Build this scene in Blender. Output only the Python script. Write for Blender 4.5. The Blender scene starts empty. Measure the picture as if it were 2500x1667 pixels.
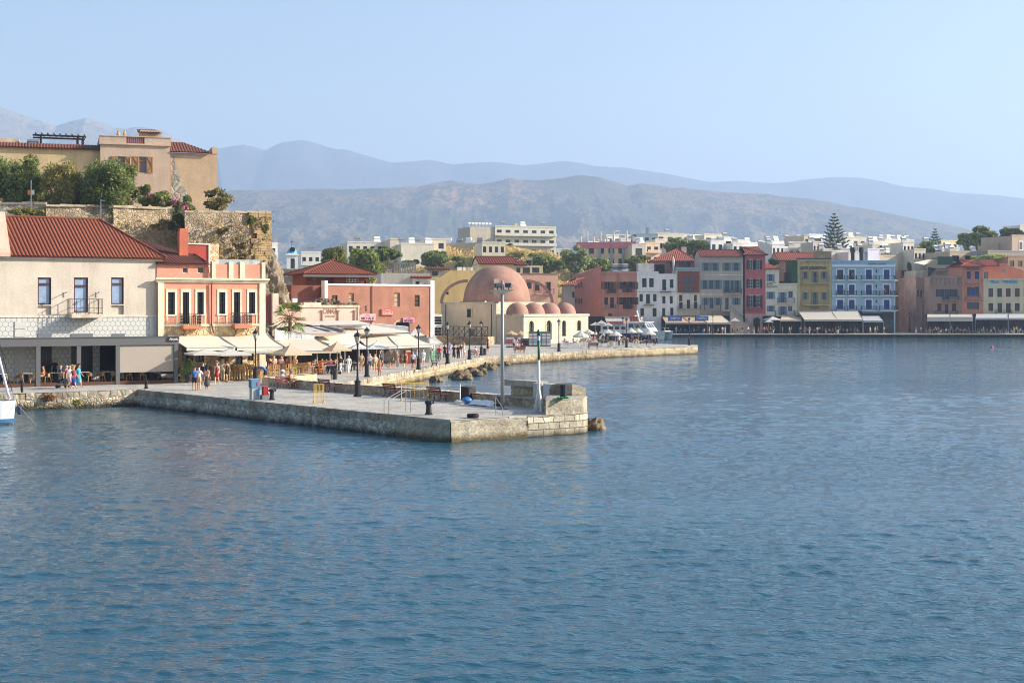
import bpy, bmesh, math, random
import numpy as np
from mathutils import Vector, Matrix
R = random.Random(11)
NR = np.random.default_rng(5)
SC = bpy.context.scene
COL = SC.collection
# eye height, lens and horizon of the photograph, used to lay the plan of the harbour out in metres
F, HY, CX, H = 3472.0, 749.0, 1250.0, 7.3
Q, QF = 1.2, 0.7            # height of near quay and of far quay above the water
rad = math.radians

def gp(px, py, z=Q):
    Y = F*(H-z)/(py-HY)
    return Vector(((px-CX)/F*Y, Y, z))
def ax(px, Y): return (px-CX)/F*Y
def az(py, Y): return H-(py-HY)/F*Y
def crop(ox, oy, s): return lambda x, y: (ox+x/s, oy+y/s)
FULL = lambda x, y: (x, y)
R1, R2, R3 = crop(0,240,3.36), crop(0,500,2.8), crop(340,540,3.4095)
R4, R5, R6 = crop(640,560,3.921), crop(1040,530,4.238), crop(1380,540,4.6125)
R7, R8 = crop(1820,500,4.355), crop(2160,500,4.356)
S1, S2, S3 = crop(0,880,4.9), crop(380,860,5.6), crop(760,820,5.6)
S4, S5 = crop(1060,820,5.345), crop(640,780,7.35)

# ------------------------------------------------------------------ objects
def tag(o, label, cat, group=None):
    o['label'] = label; o['category'] = cat
    if group: o['group'] = group
    return o
def thing(name, label, cat, loc=(0,0,0), rz=0.0, group=None, s=1.0):
    o = bpy.data.objects.new(name, None); COL.objects.link(o)
    o.location = loc; o.rotation_euler = (0,0,rz); o.scale = (s,s,s)
    o.empty_display_size = .2; o['kind']='thing'
    return tag(o, label, cat, group)
def dup(root, loc, rz=None, label=None, group=None, s=None):
    def cp(o, par):
        c = o.copy(); COL.objects.link(c)
        if par is not None: c.parent = par
        for ch in o.children: cp(ch, c)
        return c
    r = cp(root, None); r.location = loc
    if rz is not None: r.rotation_euler = (0,0,rz)
    if s is not None: r.scale = (s,s,s) if not isinstance(s, tuple) else s
    if label: r['label'] = label
    if group: r['group'] = group
    return r

class MB:
    """collects faces, then links them as one mesh object"""
    def __init__(s, M=None): s.v=[]; s.f=[]; s.m=[]; s.M=M
    def add(s, pts, faces, m=0):
        n=len(s.v)
        for p in pts:
            p = Vector(p)
            s.v.append(s.M@p if s.M is not None else p)
        for f in faces: s.f.append([i+n for i in f]); s.m.append(m)
    def face(s, pts, m=0): s.add(pts, [list(range(len(pts)))], m)
    def box(s, x0,x1,y0,y1,z0,z1, m=0):
        s.add([(x0,y0,z0),(x1,y0,z0),(x1,y1,z0),(x0,y1,z0),(x0,y0,z1),(x1,y0,z1),(x1,y1,z1),(x0,y1,z1)],
              [(0,3,2,1),(4,5,6,7),(0,1,5,4),(1,2,6,5),(2,3,7,6),(3,0,4,7)], m)
    def cbox(s, c, d, m=0):
        s.box(c[0]-d[0]/2,c[0]+d[0]/2,c[1]-d[1]/2,c[1]+d[1]/2,c[2]-d[2]/2,c[2]+d[2]/2,m)
    def prism(s, poly, z0, z1, m=0, cap=True):
        n=len(poly)
        pts=[(p[0],p[1],z0) for p in poly]+[(p[0],p[1],z1) for p in poly]
        fs=[(i,(i+1)%n,(i+1)%n+n,i+n) for i in range(n)]
        if cap: fs += [tuple(range(n,2*n)), tuple(reversed(range(n)))]
        s.add(pts, fs, m)
    def cyl(s, a, b, r0, r1=None, n=8, m=0, cap=True):
        a=Vector(a); b=Vector(b); r1 = r0 if r1 is None else r1
        d=(b-a)
        if d.length<1e-6: return
        q=d.to_track_quat('Z','Y')
        pts=[]
        for P,r in ((a,r0),(b,r1)):
            for i in range(n):
                t=2*math.pi*i/n
                pts.append(P+q@Vector((r*math.cos(t),r*math.sin(t),0)))
        fs=[(i,(i+1)%n,(i+1)%n+n,i+n) for i in range(n)]
        if cap: fs += [tuple(range(n,2*n)), tuple(reversed(range(n)))]
        s.add(pts, fs, m)
    def bar(s, a, b, w, h, m=0):
        a=Vector(a); b=Vector(b); d=b-a
        if d.length<1e-6: return
        q=d.to_track_quat('Z','Y'); pts=[]
        for P in (a,b):
            for x,y in ((-w,-h),(w,-h),(w,h),(-w,h)): pts.append(P+q@Vector((x/2,y/2,0)))
        s.add(pts,[(0,1,5,4),(1,2,6,5),(2,3,7,6),(3,0,4,7),(3,2,1,0),(4,5,6,7)],m)
    def tube(s, pts, r, n=6, m=0):
        for a,b in zip(pts[:-1],pts[1:]): s.cyl(a,b,r,r,n,m)
    def lathe(s, prof, c=(0,0,0), n=16, m=0, a0=0, a1=2*math.pi):
        full = abs(a1-a0-2*math.pi)<1e-6
        k = n if full else n+1
        pts=[]
        for r,z in prof:
            for i in range(k):
                t=a0+(a1-a0)*i/n
                pts.append((c[0]+r*math.cos(t),c[1]+r*math.sin(t),c[2]+z))
        fs=[]
        for j in range(len(prof)-1):
            for i in range(n):
                i2=(i+1)%k
                fs.append((j*k+i,j*k+i2,(j+1)*k+i2,(j+1)*k+i))
        s.add(pts,fs,m)
    def ball(s, c, r, n=10, m=0, rz=None):
        rz = r if rz is None else rz
        s.lathe([(max(r*math.sin(math.pi*i/(n//2+2)),1e-4),-rz*math.cos(math.pi*i/(n//2+2))) for i in range(n//2+3)],c,n,m)
    def corr(s, poly, pitch, amp, m=0, sub=4, thick=.06):
        """corrugated (tiled) roof slope: poly is planar and convex, first edge runs along the eave"""
        P=[Vector(p) for p in poly]
        e=(P[1]-P[0]).normalized(); n=Vector((0,0,0))
        for i in range(1,len(P)-1): n+= (P[i]-P[0]).cross(P[i+1]-P[0])
        n.normalize()
        if n.z<0: n=-n
        sd=n.cross(e)
        L=[((p-P[0]).dot(e),(p-P[0]).dot(sd)) for p in P]
        lo=min(l[0] for l in L); hi=max(l[0] for l in L)
        N=max(2,int((hi-lo)/pitch*sub)); pts=[]
        for i in range(N+1):
            t=lo+(hi-lo)*i/N; t2=min(max(t,lo+1e-4),hi-1e-4); ys=[]
            for a,b in zip(L,L[1:]+L[:1]):
                if abs(a[0]-b[0])<1e-9: continue
                k=(t2-a[0])/(b[0]-a[0])
                if -1e-9<=k<=1+1e-9: ys.append(a[1]+k*(b[1]-a[1]))
            if not ys: ys=[0,0]
            h=amp*abs(math.sin(math.pi*t/pitch))+thick
            for y in (min(ys),max(ys)): pts.append(P[0]+e*t+sd*y+n*h)
        s.add(pts,[(2*i,2*i+2,2*i+3,2*i+1) for i in range(N)],m)
        s.add(P,[list(range(len(P)))],m)
        # closing edge at the eave
        base=[P[0]+e*(lo+(hi-lo)*i/N)+sd*min(l[1] for l in L) for i in (0,N)]
        s.add([base[0],base[1],base[1]+n*thick,base[0]+n*thick],[(0,1,2,3)],m)
    def build(s, name, mats, parent=None, smooth=False, loc=None):
        me=bpy.data.meshes.new(name)
        me.from_pydata([tuple(v) for v in s.v],[],s.f)
        if not isinstance(mats,(list,tuple)): mats=[mats]
        for m in mats: me.materials.append(m)
        if len(mats)>1: me.polygons.foreach_set('material_index', s.m)
        if smooth: me.polygons.foreach_set('use_smooth',[True]*len(me.polygons))
        me.update()
        o=bpy.data.objects.new(name,me); COL.objects.link(o)
        if parent is not None: o.parent=parent
        if loc is not None: o.location=loc
        return o

def struct(o, kind='structure'): o['kind']=kind; return o

# ------------------------------------------------------------------ materials
def lin(c):
    return tuple(((x/255)/12.92 if x/255<=.04045 else ((x/255+.055)/1.055)**2.4) for x in c)
class NT:
    def __init__(s, name):
        s.m=bpy.data.materials.new(name); s.m.use_nodes=True; s.t=s.m.node_tree
        s.b=s.t.nodes['Principled BSDF']
        s.tc=None
    def n(s, typ, **kw):
        nd=s.t.nodes.new(typ)
        for k,v in kw.items():
            if k in nd.inputs: nd.inputs[k].default_value=v
            else: setattr(nd,k,v)
        return nd
    def l(s,a,b): s.t.links.new(a,b)
    def co(s, scale=(1,1,1), rot=(0,0,0)):
        if s.tc is None: s.tc=s.n('ShaderNodeTexCoord')
        mp=s.n('ShaderNodeMapping'); mp.inputs['Scale'].default_value=scale; mp.inputs['Rotation'].default_value=rot
        s.l(s.tc.outputs['Object'],mp.inputs['Vector']); return mp.outputs['Vector']
    def noise(s, scale, detail=4, co=None, rough=.55, dist=0):
        nd=s.n('ShaderNodeTexNoise'); nd.inputs['Scale'].default_value=scale; nd.inputs['Detail'].default_value=detail
        nd.inputs['Roughness'].default_value=rough; nd.inputs['Distortion'].default_value=dist
        s.l(co if co is not None else s.co(),nd.inputs['Vector']); return nd.outputs['Fac']
    def ramp(s, fac, stops):
        r=s.n('ShaderNodeValToRGB'); e=r.color_ramp.elements
        while len(e)<len(stops): e.new(.5)
        for i,(p,c) in enumerate(stops):
            e[i].position=p; e[i].color=(c if len(c)==4 else (*c,1)) if isinstance(c,tuple) else (c,c,c,1)
        s.l(fac,r.inputs['Fac']); return r.outputs['Color']
    def mix(s, fac, a, b, mode='MIX'):
        nd=s.n('ShaderNodeMix',data_type='RGBA',blend_type=mode)
        for i,v in ((0,fac),(6,a),(7,b)):
            if hasattr(v,'is_output'): s.l(v,nd.inputs[i])
            else: nd.inputs[i].default_value = v if i==0 else ((*v,1) if len(v)==3 else v)
        return nd.outputs[2]
    def math(s, op, a, b=0.0, c=None):
        nd=s.n('ShaderNodeMath',operation=op)
        for i,v in enumerate((a,b)+(() if c is None else (c,))):
            if hasattr(v,'is_output'): s.l(v,nd.inputs[i])
            else: nd.inputs[i].default_value=v
        return nd.outputs[0]
    def bump(s, h, strength=.5, dist=.02, normal=None):
        nd=s.n('ShaderNodeBump'); nd.inputs['Strength'].default_value=strength; nd.inputs['Distance'].default_value=dist
        s.l(h,nd.inputs['Height'])
        if normal is not None: s.l(normal,nd.inputs['Normal'])
        return nd.outputs['Normal']
    def out(s, col=None, rough=.8, normal=None, metal=0, spec=.3):
        if col is not None:
            if hasattr(col,'is_output'): s.l(col,s.b.inputs['Base Color'])
            else: s.b.inputs['Base Color'].default_value=(*col,1)
        s.b.inputs['Roughness'].default_value=rough; s.b.inputs['Metallic'].default_value=metal
        s.b.inputs['Specular IOR Level'].default_value=spec
        if normal is not None: s.l(normal,s.b.inputs['Normal'])
        return s.m
def sc(c,k): return tuple(min(1,x*k) for x in c)
_cache={}
def memo(fn):
    def w(*a,**k):
        key=(fn.__name__,a,tuple(sorted(k.items())))
        if key not in _cache: _cache[key]=fn(*a,**k)
        return _cache[key]
    return w
@memo
def plain(c, rough=.6, metal=0.0, var=.12, scale=6.0, spec=.4):
    n=NT('surface'); c=lin(c)
    f=n.noise(scale,3)
    return n.out(n.mix(f,sc(c,1-var),sc(c,1+var)),rough,None,metal,spec)
@memo
def plaster(c, var=.16, stain=.35, dirt=(92,80,66), seed=0.0):
    var=var*1.5+.02; stain=min(.8,stain+.03); g_=sum(c)/3; c=tuple(v*.88+g_*.12 for v in c)
    """painted render: blotches, rain streaks, fine grain"""
    n=NT('plaster'); c=lin(c)
    big=n.noise(.45,5,n.co((1,1,1)),.6)
    fine=n.noise(9,3)
    streak=n.noise(1.3,4,n.co((.75,.75,.13)),.65)
    a=n.mix(n.ramp(big,[(.3,0.0),(.7,1.0)]),sc(c,1-var),sc(c,1+var*.7))
    a=n.mix(n.math('MULTIPLY',n.ramp(streak,[(.47,0.0),(.72,1.0)]),stain),a,lin(dirt))
    a=n.mix(.12,a,n.ramp(fine,[(.35,0.0),(.65,1.0)]),'OVERLAY')
    return n.out(a,.9,n.bump(fine,.25,.02),0,.15)
@memo
def rubble(c, scale=3.0, mortar=(120,110,96), var=.35, wet=None, rough=.9, flat=1.0, dark=(80,72,60)):
    """irregular stonework: voronoi stones, mortar joints; wet=(z0,z1) darkens a stain line above the water"""
    n=NT('rubble'); c=lin(c)
    warp=n.noise(1.8,2)
    co=n.co((1,1,flat))
    vm=n.n('ShaderNodeVectorMath',operation='ADD')
    n.l(co,vm.inputs[0])
    w2=n.n('ShaderNodeVectorMath',operation='SCALE'); w2.inputs['Scale'].default_value=.25
    nv=n.n('ShaderNodeTexNoise'); nv.inputs['Scale'].default_value=1.5; n.l(n.co(),nv.inputs['Vector'])
    n.l(nv.outputs['Color'],w2.inputs[0]); n.l(w2.outputs[0],vm.inputs[1])
    ve=n.n('ShaderNodeTexVoronoi',feature='DISTANCE_TO_EDGE'); ve.inputs['Scale'].default_value=scale; n.l(vm.outputs[0],ve.inputs['Vector'])
    vc=n.n('ShaderNodeTexVoronoi',feature='F1'); vc.inputs['Scale'].default_value=scale; n.l(vm.outputs[0],vc.inputs['Vector'])
    sep=n.n('ShaderNodeSeparateColor'); n.l(vc.outputs['Color'],sep.inputs['Color'])
    col=n.ramp(sep.outputs['Red'],[(0,sc(c,1-var)),(.5,c),(1,sc(c,1+var*.9))])
    col=n.mix(n.math('MULTIPLY',n.ramp(sep.outputs['Green'],[(.6,0.0),(.9,1.0)]),.45),col,lin((168,128,92)))
    big=n.noise(.5,5)
    col=n.mix(n.math('MULTIPLY',n.ramp(big,[(.5,0.0),(.72,1.0)]),.55),col,lin(dark))
    gr=n.noise(14,4)
    col=n.mix(.25,col,n.ramp(gr,[(.3,0.0),(.7,1.0)]),'OVERLAY')
    edge=n.ramp(ve.outputs['Distance'],[(.0,1.0),(.09,0.0)])
    col=n.mix(n.math('MULTIPLY',edge,.6),col,lin(mortar))
    if wet:
        sx=n.n('ShaderNodeSeparateXYZ'); n.l(n.co(),sx.inputs[0])
        zz=n.math('ADD',sx.outputs['Z'],n.math('MULTIPLY',n.math('SUBTRACT',n.noise(1.2,3),.5),.5))
        mr=n.n('ShaderNodeMapRange'); mr.inputs['From Min'].default_value=wet[0]; mr.inputs['From Max'].default_value=wet[1]
        mr.inputs['To Min'].default_value=1; mr.inputs['To Max'].default_value=0; n.l(zz,mr.inputs['Value'])
        col=n.mix(n.math('MULTIPLY',mr.outputs[0],.93),col,lin((44,38,24)))
    h=n.math('ADD',n.math('MULTIPLY',n.ramp(ve.outputs['Distance'],[(0,0.0),(.16,1.0)]),1.0),n.math('MULTIPLY',gr,.35))
    return n.out(col,rough,n.bump(h,.8,.06),0,.2)
@memo
def ashlar(c, w=.9, h=.42, var=.2, mortar=(128,112,90), wet=None, msize=.02, stain=.5):
    """squared stone blocks laid in courses"""
    n=NT('ashlar'); c=lin(c)
    sx=n.n('ShaderNodeSeparateXYZ'); n.l(n.co(),sx.inputs[0])
    cb=n.n('ShaderNodeCombineXYZ'); n.l(n.math('ADD',sx.outputs['X'],sx.outputs['Y']),cb.inputs[0]); n.l(sx.outputs['Z'],cb.inputs[1])
    b=n.n('ShaderNodeTexBrick'); b.inputs['Scale'].default_value=1; b.inputs['Brick Width'].default_value=w; b.inputs['Row Height'].default_value=h
    b.inputs['Mortar Size'].default_value=msize; b.inputs['Mortar Smooth'].default_value=.4
    b.inputs['Color1'].default_value=(*sc(c,1-var),1); b.inputs['Color2'].default_value=(*sc(c,1+var),1); b.inputs['Mortar'].default_value=(*lin(mortar),1)
    n.l(cb.outputs[0],b.inputs['Vector'])
    big=n.noise(.7,5); gr=n.noise(12,4)
    col=n.mix(n.math('MULTIPLY',n.ramp(big,[(.5,0.0),(.75,1.0)]),stain),b.outputs['Color'],lin((104,92,72)))
    col=n.mix(.3,col,n.ramp(gr,[(.3,0.0),(.7,1.0)]),'OVERLAY')
    if wet:
        zz=n.math('ADD',sx.outputs['Z'],n.math('MULTIPLY',n.math('SUBTRACT',n.noise(1.2,3),.5),.5))
        mr=n.n('ShaderNodeMapRange'); mr.inputs['From Min'].default_value=wet[0]; mr.inputs['From Max'].default_value=wet[1]
        mr.inputs['To Min'].default_value=1; mr.inputs['To Max'].default_value=0; n.l(zz,mr.inputs['Value'])
        col=n.mix(n.math('MULTIPLY',mr.outputs[0],.93),col,lin((58,48,28)))
    hh=n.math('ADD',n.math('MULTIPLY',b.outputs['Fac'],-1.0),n.math('MULTIPLY',gr,.5))
    return n.out(col,.9,n.bump(hh,.7,.04),0,.2)
@memo
def tile(c=(116,70,54), var=.4):
    n=NT('roof_tile'); c=lin(c)
    f=n.noise(7,4,n.co((1,1,1)),.7); g=n.noise(.6,4)
    col=n.ramp(f,[(.3,sc(c,1-var)),(.5,c),(.72,sc(c,1+var*.8))])
    col=n.mix(n.math('MULTIPLY',n.ramp(g,[(.5,0.0),(.75,1.0)]),.4),col,lin((120,84,62)))
    return n.out(col,.85,n.bump(f,.4,.03),0,.2)
@memo
def cloth(c=(232,220,200), var=.06, trans=.15):
    n=NT('canvas'); c=lin(c)
    f=n.noise(1.2,4); w=n.noise(40,2)
    col=n.mix(f,sc(c,1-var*1.5),sc(c,1+var*.5))
    n.out(col,.9,n.bump(n.math('ADD',f,n.math('MULTIPLY',w,.1)),.15,.05),0,.1)
    tr=n.n('ShaderNodeBsdfTranslucent'); n.l(col,tr.inputs['Color'])
    mx=n.n('ShaderNodeMixShader'); mx.inputs[0].default_value=trans
    n.l(n.b.outputs[0],mx.inputs[1]); n.l(tr.outputs[0],mx.inputs[2])
    n.l(mx.outputs[0],n.t.nodes['Material Output'].inputs['Surface'])
    return n.m
@memo
def leaf(c1, c2, trans=.3, scale=.8):
    n=NT('leaves'); c1=sc(lin(c1),1.2); c2=sc(lin(c2),1.3)
    g=n.n('ShaderNodeNewGeometry')
    f=n.math('ADD',n.math('MULTIPLY',g.outputs['Random Per Island'],.55),n.math('MULTIPLY',n.noise(scale,3),.6))
    col=n.mix(f,c1,c2)
    n.out(col,.7,None,0,.25)
    tr=n.n('ShaderNodeBsdfTranslucent'); n.l(col,tr.inputs['Color'])
    mx=n.n('ShaderNodeMixShader'); mx.inputs[0].default_value=trans
    n.l(n.b.outputs[0],mx.inputs[1]); n.l(tr.outputs[0],mx.inputs[2])
    n.l(mx.outputs[0],n.t.nodes['Material Output'].inputs['Surface'])
    return n.m
@memo
def glass(c=(38,48,58), rough=.06):
    n=NT('window_glass'); f=n.noise(1.5,2)
    return n.out(n.mix(f,sc(lin(c),.6),sc(lin(c),1.3)),rough,n.bump(f,.04,.03),0,.7)
@memo
def clear(c=(210,225,225), a=.35):
    n=NT('clear_glass')
    n.out(lin(c),.05,None,0,.5); n.b.inputs['Alpha'].default_value=a
    return n.m
@memo
def hexmat():
    """white panels with a honeycomb of grey lines"""
    n=NT('honeycomb_panel')
    sx=n.n('ShaderNodeSeparateXYZ'); n.l(n.co(),sx.inputs[0])
    x=n.math('DIVIDE',n.math('ADD',sx.outputs['X'],sx.outputs['Y']),.42); z=n.math('DIVIDE',sx.outputs['Z'],.42*1.7320508)
    def d(ox,oz):
        fx=n.math('ABSOLUTE',n.math('SUBTRACT',n.math('FRACT',n.math('ADD',x,ox)),.5))
        fz=n.math('MULTIPLY',n.math('ABSOLUTE',n.math('SUBTRACT',n.math('FRACT',n.math('ADD',z,oz)),.5)),1.7320508)
        return n.math('MAXIMUM',fx,n.math('ADD',n.math('MULTIPLY',fx,.5),n.math('MULTIPLY',fz,.8660254)))
    m=n.math('MINIMUM',d(0,0),d(.5,.5))
    col=n.ramp(m,[(.0,lin((205,203,194))),(.44,lin((205,203,194))),(.46,lin((146,148,146))),(.5,lin((146,148,146)))])
    return n.out(col,.6,None,0,.3)

BLACK=plain((28,28,30),.45,.0); DARK=plain((34,30,27),.8); WOOD=plain((176,132,84),.6,0,.2,9.0); DWOOD=plain((92,58,38),.6,0,.2,9.0)
WHITE=plain((232,230,224),.6,0,.05); CREAM=cloth((226,214,192)); GREY=plain((104,106,108),.5); STEEL=plain((170,172,172),.3,.7)
GL=glass(); GLB=glass((66,78,90),.12); GLD=glass((18,20,24),.1)

# ------------------------------------------------------------------ foliage
def leafmesh(name, P, size, mat, parent, up=.0, thin=.6):
    N=len(P); P=np.asarray(P,dtype=np.float64)
    a=NR.normal(size=(N,3)); a/=np.linalg.norm(a,axis=1)[:,None]
    b=NR.normal(size=(N,3)); b[:,2]+=up; b-=a*(a*b).sum(1)[:,None]; b/=np.linalg.norm(b,axis=1)[:,None]
    s=size*NR.uniform(.6,1.4,(N,1))
    A=a*s*thin*.5; B=b*s*.5
    V=np.stack([P-A*.5-B,P+A-B*.1,P+A*.3+B,P-A+B*.1],1).reshape(-1,3)
    me=bpy.data.meshes.new(name); me.vertices.add(4*N); me.vertices.foreach_set('co',V.ravel())
    me.loops.add(4*N); me.loops.foreach_set('vertex_index',np.arange(4*N,dtype=np.int32))
    me.polygons.add(N); me.polygons.foreach_set('loop_start',np.arange(0,4*N,4,dtype=np.int32))
    me.update(calc_edges=True); me.validate()
    me.materials.append(mat)
    o=bpy.data.objects.new(name,me); COL.objects.link(o); o.parent=parent
    return o
def blobs(rx, ry, rz, n, k=.42):
    out=[]
    for i in range(n):
        v=NR.normal(size=3); v/=np.linalg.norm(v); r=NR.uniform(.2,.98)**.8
        q=NR.uniform(.7,1.3)*k*(1.2-.62*r)
        out.append((v[0]*rx*r,v[1]*ry*r,v[2]*rz*r,rx*q,ry*q,rz*q))
    return out
def scatter(bl, n, droop=0):
    bl=np.array(bl); w=bl[:,3]*bl[:,5]; idx=NR.choice(len(bl),n,p=w/w.sum())
    v=NR.normal(size=(n,3)); v/=np.linalg.norm(v,axis=1)[:,None]
    r=NR.uniform(.35,1.0,(n,1))**.55*NR.choice([1,1,1,1.18],(n,1))
    p=bl[idx,:3]+v*r*bl[idx,3:]
    if droop: p[:,2]-=droop*np.abs(NR.normal(size=n))*.5
    return p
def tree(label, base, zc, rx, rz, mat, n=5000, size=.5, name='tree', cat='tree', nb=16, trunk=True, group=None, ry=None, droop=0, up=0, thin=.6, k=.42):
    """trunk with limbs and a crown of leaves; base is the foot, zc the height of the crown's middle above it"""
    t=thing(name,label,cat,base,0,group)
    ry=rx*.85 if ry is None else ry
    bl=blobs(rx,ry,rz,nb,k)
    P=scatter(bl,n,droop)+np.array([0,0,zc])
    leafmesh('crown' if trunk else 'foliage',P,size,mat,t,up,thin)
    if trunk:
        m=MB(); r0=max(.12,rx*.06)
        m.cyl((0,0,-.3),(rx*.04,0,zc*.45),r0,r0*.75,7); m.cyl((rx*.04,0,zc*.45),(0,0,zc),r0*.75,r0*.4,7)
        for b in bl[:6]: m.cyl((rx*.04,0,zc*.5),(b[0],b[1],zc+b[2]),r0*.45,r0*.15,5)
        m.build('trunk',plain((84,68,52),.9,0,.25),t)
    return t
# ------------------------------------------------------------------ camera, sky, sun
cam=bpy.data.cameras.new('camera'); co=bpy.data.objects.new('camera',cam); COL.objects.link(co)
cam.sensor_width=36; cam.lens=36*F/2500; cam.shift_y=-(833.5-HY)/2500; cam.clip_end=30000; cam.clip_start=.5
co.location=(0,0,H); co.rotation_euler=(rad(90),0,0); SC.camera=co
EL,AZ=rad(25),rad(4)         # sun low on the right, just beyond the line of the picture
SUN=Vector((math.cos(EL)*math.cos(AZ),math.cos(EL)*math.sin(AZ),math.sin(EL)))
W=bpy.data.worlds.new('World'); SC.world=W; W.use_nodes=True
wt=W.node_tree; bg=wt.nodes['Background']
sky=wt.nodes.new('ShaderNodeTexSky'); sky.sky_type='NISHITA'; sky.sun_disc=False
sky.sun_elevation=EL; sky.sun_rotation=math.pi/2-AZ; sky.air_density=1.0; sky.dust_density=2.3; sky.ozone_density=1.5; sky.altitude=10
wt.links.new(sky.outputs[0],bg.inputs['Color']); bg.inputs['Strength'].default_value=.10
sl=bpy.data.lights.new('sun','SUN'); sl.energy=5.0; sl.angle=rad(.53); sl.color=(1.0,.93,.84)
so=bpy.data.objects.new('sun',sl); COL.objects.link(so); so.rotation_euler=(-SUN).to_track_quat('-Z','Y').to_euler(); so.location=(60,60,80)
SC.view_settings.view_transform='Standard'; SC.view_settings.look='None'; SC.view_settings.exposure=1.15; SC.view_settings.gamma=1
SC.render.engine='CYCLES'; cy=SC.cycles
cy.use_denoising=True; cy.pixel_filter_type='BLACKMAN_HARRIS'; cy.filter_width=1.05
try: cy.denoiser='OPENIMAGEDENOISE'
except Exception: pass
cy.max_bounces=5; cy.diffuse_bounces=2; cy.glossy_bounces=3; cy.transmission_bounces=3; cy.volume_bounces=1; cy.transparent_max_bounces=8
cy.caustics_reflective=False; cy.caustics_refractive=False; cy.sample_clamp_indirect=6
cy.use_adaptive_sampling=True; cy.adaptive_threshold=.012

# ------------------------------------------------------------------ noise for terrain
def vnoise(x,y,seed):
    g=np.random.default_rng(seed).random((256,256))
    xi=np.floor(x).astype(int); yi=np.floor(y).astype(int); fx=x-xi; fy=y-yi
    fx=fx*fx*(3-2*fx); fy=fy*fy*(3-2*fy)
    a=g[xi%256,yi%256]; b=g[(xi+1)%256,yi%256]; c=g[xi%256,(yi+1)%256]; d=g[(xi+1)%256,(yi+1)%256]
    return (a*(1-fx)+b*fx)*(1-fy)+(c*(1-fx)+d*fx)*fy
def fbm(x,y,o=5,seed=1,ridge=False):
    s=np.zeros_like(x); a=.5
    for i in range(o):
        v=vnoise(x*2**i+17.3*i,y*2**i+9.1*i,seed+i)
        s+=a*((1-np.abs(2*v-1))**1.5 if ridge else v); a*=.5
    return s
def gridmesh(name,X,Y,Z,mat,smooth=True,parent=None):
    ny,nx=X.shape
    V=np.stack([X,Y,Z],-1).reshape(-1,3)
    i=np.arange((ny-1)*(nx-1)); r=i//(nx-1); c=i%(nx-1); a=r*nx+c
    L=np.stack([a,a+1,a+nx+1,a+nx],1).astype(np.int32)
    me=bpy.data.meshes.new(name); me.vertices.add(len(V)); me.vertices.foreach_set('co',V.ravel())
    me.loops.add(L.size); me.loops.foreach_set('vertex_index',L.ravel()); me.polygons.add(len(L))
    me.polygons.foreach_set('loop_start',np.arange(0,L.size,4,dtype=np.int32)); me.update(calc_edges=True)
    if smooth: me.polygons.foreach_set('use_smooth',[True]*len(L))
    me.materials.append(mat); o=bpy.data.objects.new(name,me); COL.objects.link(o)
    if parent is not None: o.parent=parent
    return o

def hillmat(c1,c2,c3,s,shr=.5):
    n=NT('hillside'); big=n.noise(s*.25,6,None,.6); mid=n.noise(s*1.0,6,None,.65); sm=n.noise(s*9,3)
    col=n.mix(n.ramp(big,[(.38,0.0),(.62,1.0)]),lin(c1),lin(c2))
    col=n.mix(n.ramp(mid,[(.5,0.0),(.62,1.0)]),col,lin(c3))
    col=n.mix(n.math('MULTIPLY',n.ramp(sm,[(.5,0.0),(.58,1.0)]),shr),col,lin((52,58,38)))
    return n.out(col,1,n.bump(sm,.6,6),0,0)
def ridge(pts,D,wf,wb,mat,seed,spur,fs,nx=420,ny=70,cr=2.0):
    """mountain range: its crest runs at distance D, its foot wf metres nearer"""
    px=np.array([p[0]*1.063 for p in pts]); py=np.array([p[1]*1.063 for p in pts])
    x0,x1=ax(px[0],D),ax(px[-1],D)
    xs=np.linspace(x0,x1,nx); ys=np.concatenate([np.linspace(D-wf,D,int(ny*.75)),np.linspace(D,D+wb,int(ny*.25)+1)[1:]])
    X,Y=np.meshgrid(xs,ys)
    hr=H+(HY-np.interp(CX+F*X/D,px,py))*D/F
    v=np.where(Y<D,(Y-(D-wf))/wf,1-(Y-D)/wb)
    g=np.clip(v,0,1)**1.15
    n1=.55*fbm(X/fs,Y/(fs*1.8),6,seed,True)+.45*fbm(X/(fs*3.2)+3,Y/(fs*5),4,seed+4,True); n2=fbm(X/(fs*.25),Y/(fs*.25),5,seed+9)
    Z=hr*g*(1-spur*(1-n1)*np.clip((1-v)*3.2,0,1)*np.clip(v*4,0,1))+ (n2-.5)*hr*.13*np.clip(v*3,0,1)*np.clip((1-v)*6+.18,0,1)
    Z=np.maximum(Z,(Z*0)-2)
    return struct(gridmesh('hills',X,Y,Z,mat))
A=[(300,450),(420,446),(560,437),(700,435),(800,434),(890,432),(960,427),(1000,419),(1040,415),(1070,420),(1100,423),(1140,416),(1170,409),(1200,414),(1230,416),(1290,408),(1340,404),(1375,406),(1400,415),(1440,428),(1470,421),(1500,424),(1540,432),(1570,431),(1640,440),(1700,444),(1760,447),(1800,451),(1850,456),(1900,463),(1950,473),(2000,481),(2050,491),(2100,502),(2150,511),(2210,523),(2260,536),(2320,552),(2420,566),(2700,590)]
B=[(100,400),(300,372),(440,352),(500,342),(535,335),(560,332),(585,338),(610,346),(630,335),(650,327),(690,323),(715,326),(740,333),(770,342),(800,346),(850,360),(900,374),(950,371),(990,368),(1040,378),(1090,372),(1130,371),(1200,380),(1250,374),(1290,369),(1330,373),(1360,379),(1440,385),(1530,399),(1600,413),(1660,424),(1760,440),(1900,470),(2200,520)]
Dd=[(1500,440),(1560,428),(1620,418),(1700,416),(1760,420),(1810,418),(1840,414),(1900,408),(1940,405),(1980,407),(2030,415),(2080,428),(2140,433),(2180,440),(2230,444),(2260,446),(2300,450),(2352,456),(2450,470),(2750,500)]
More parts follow.
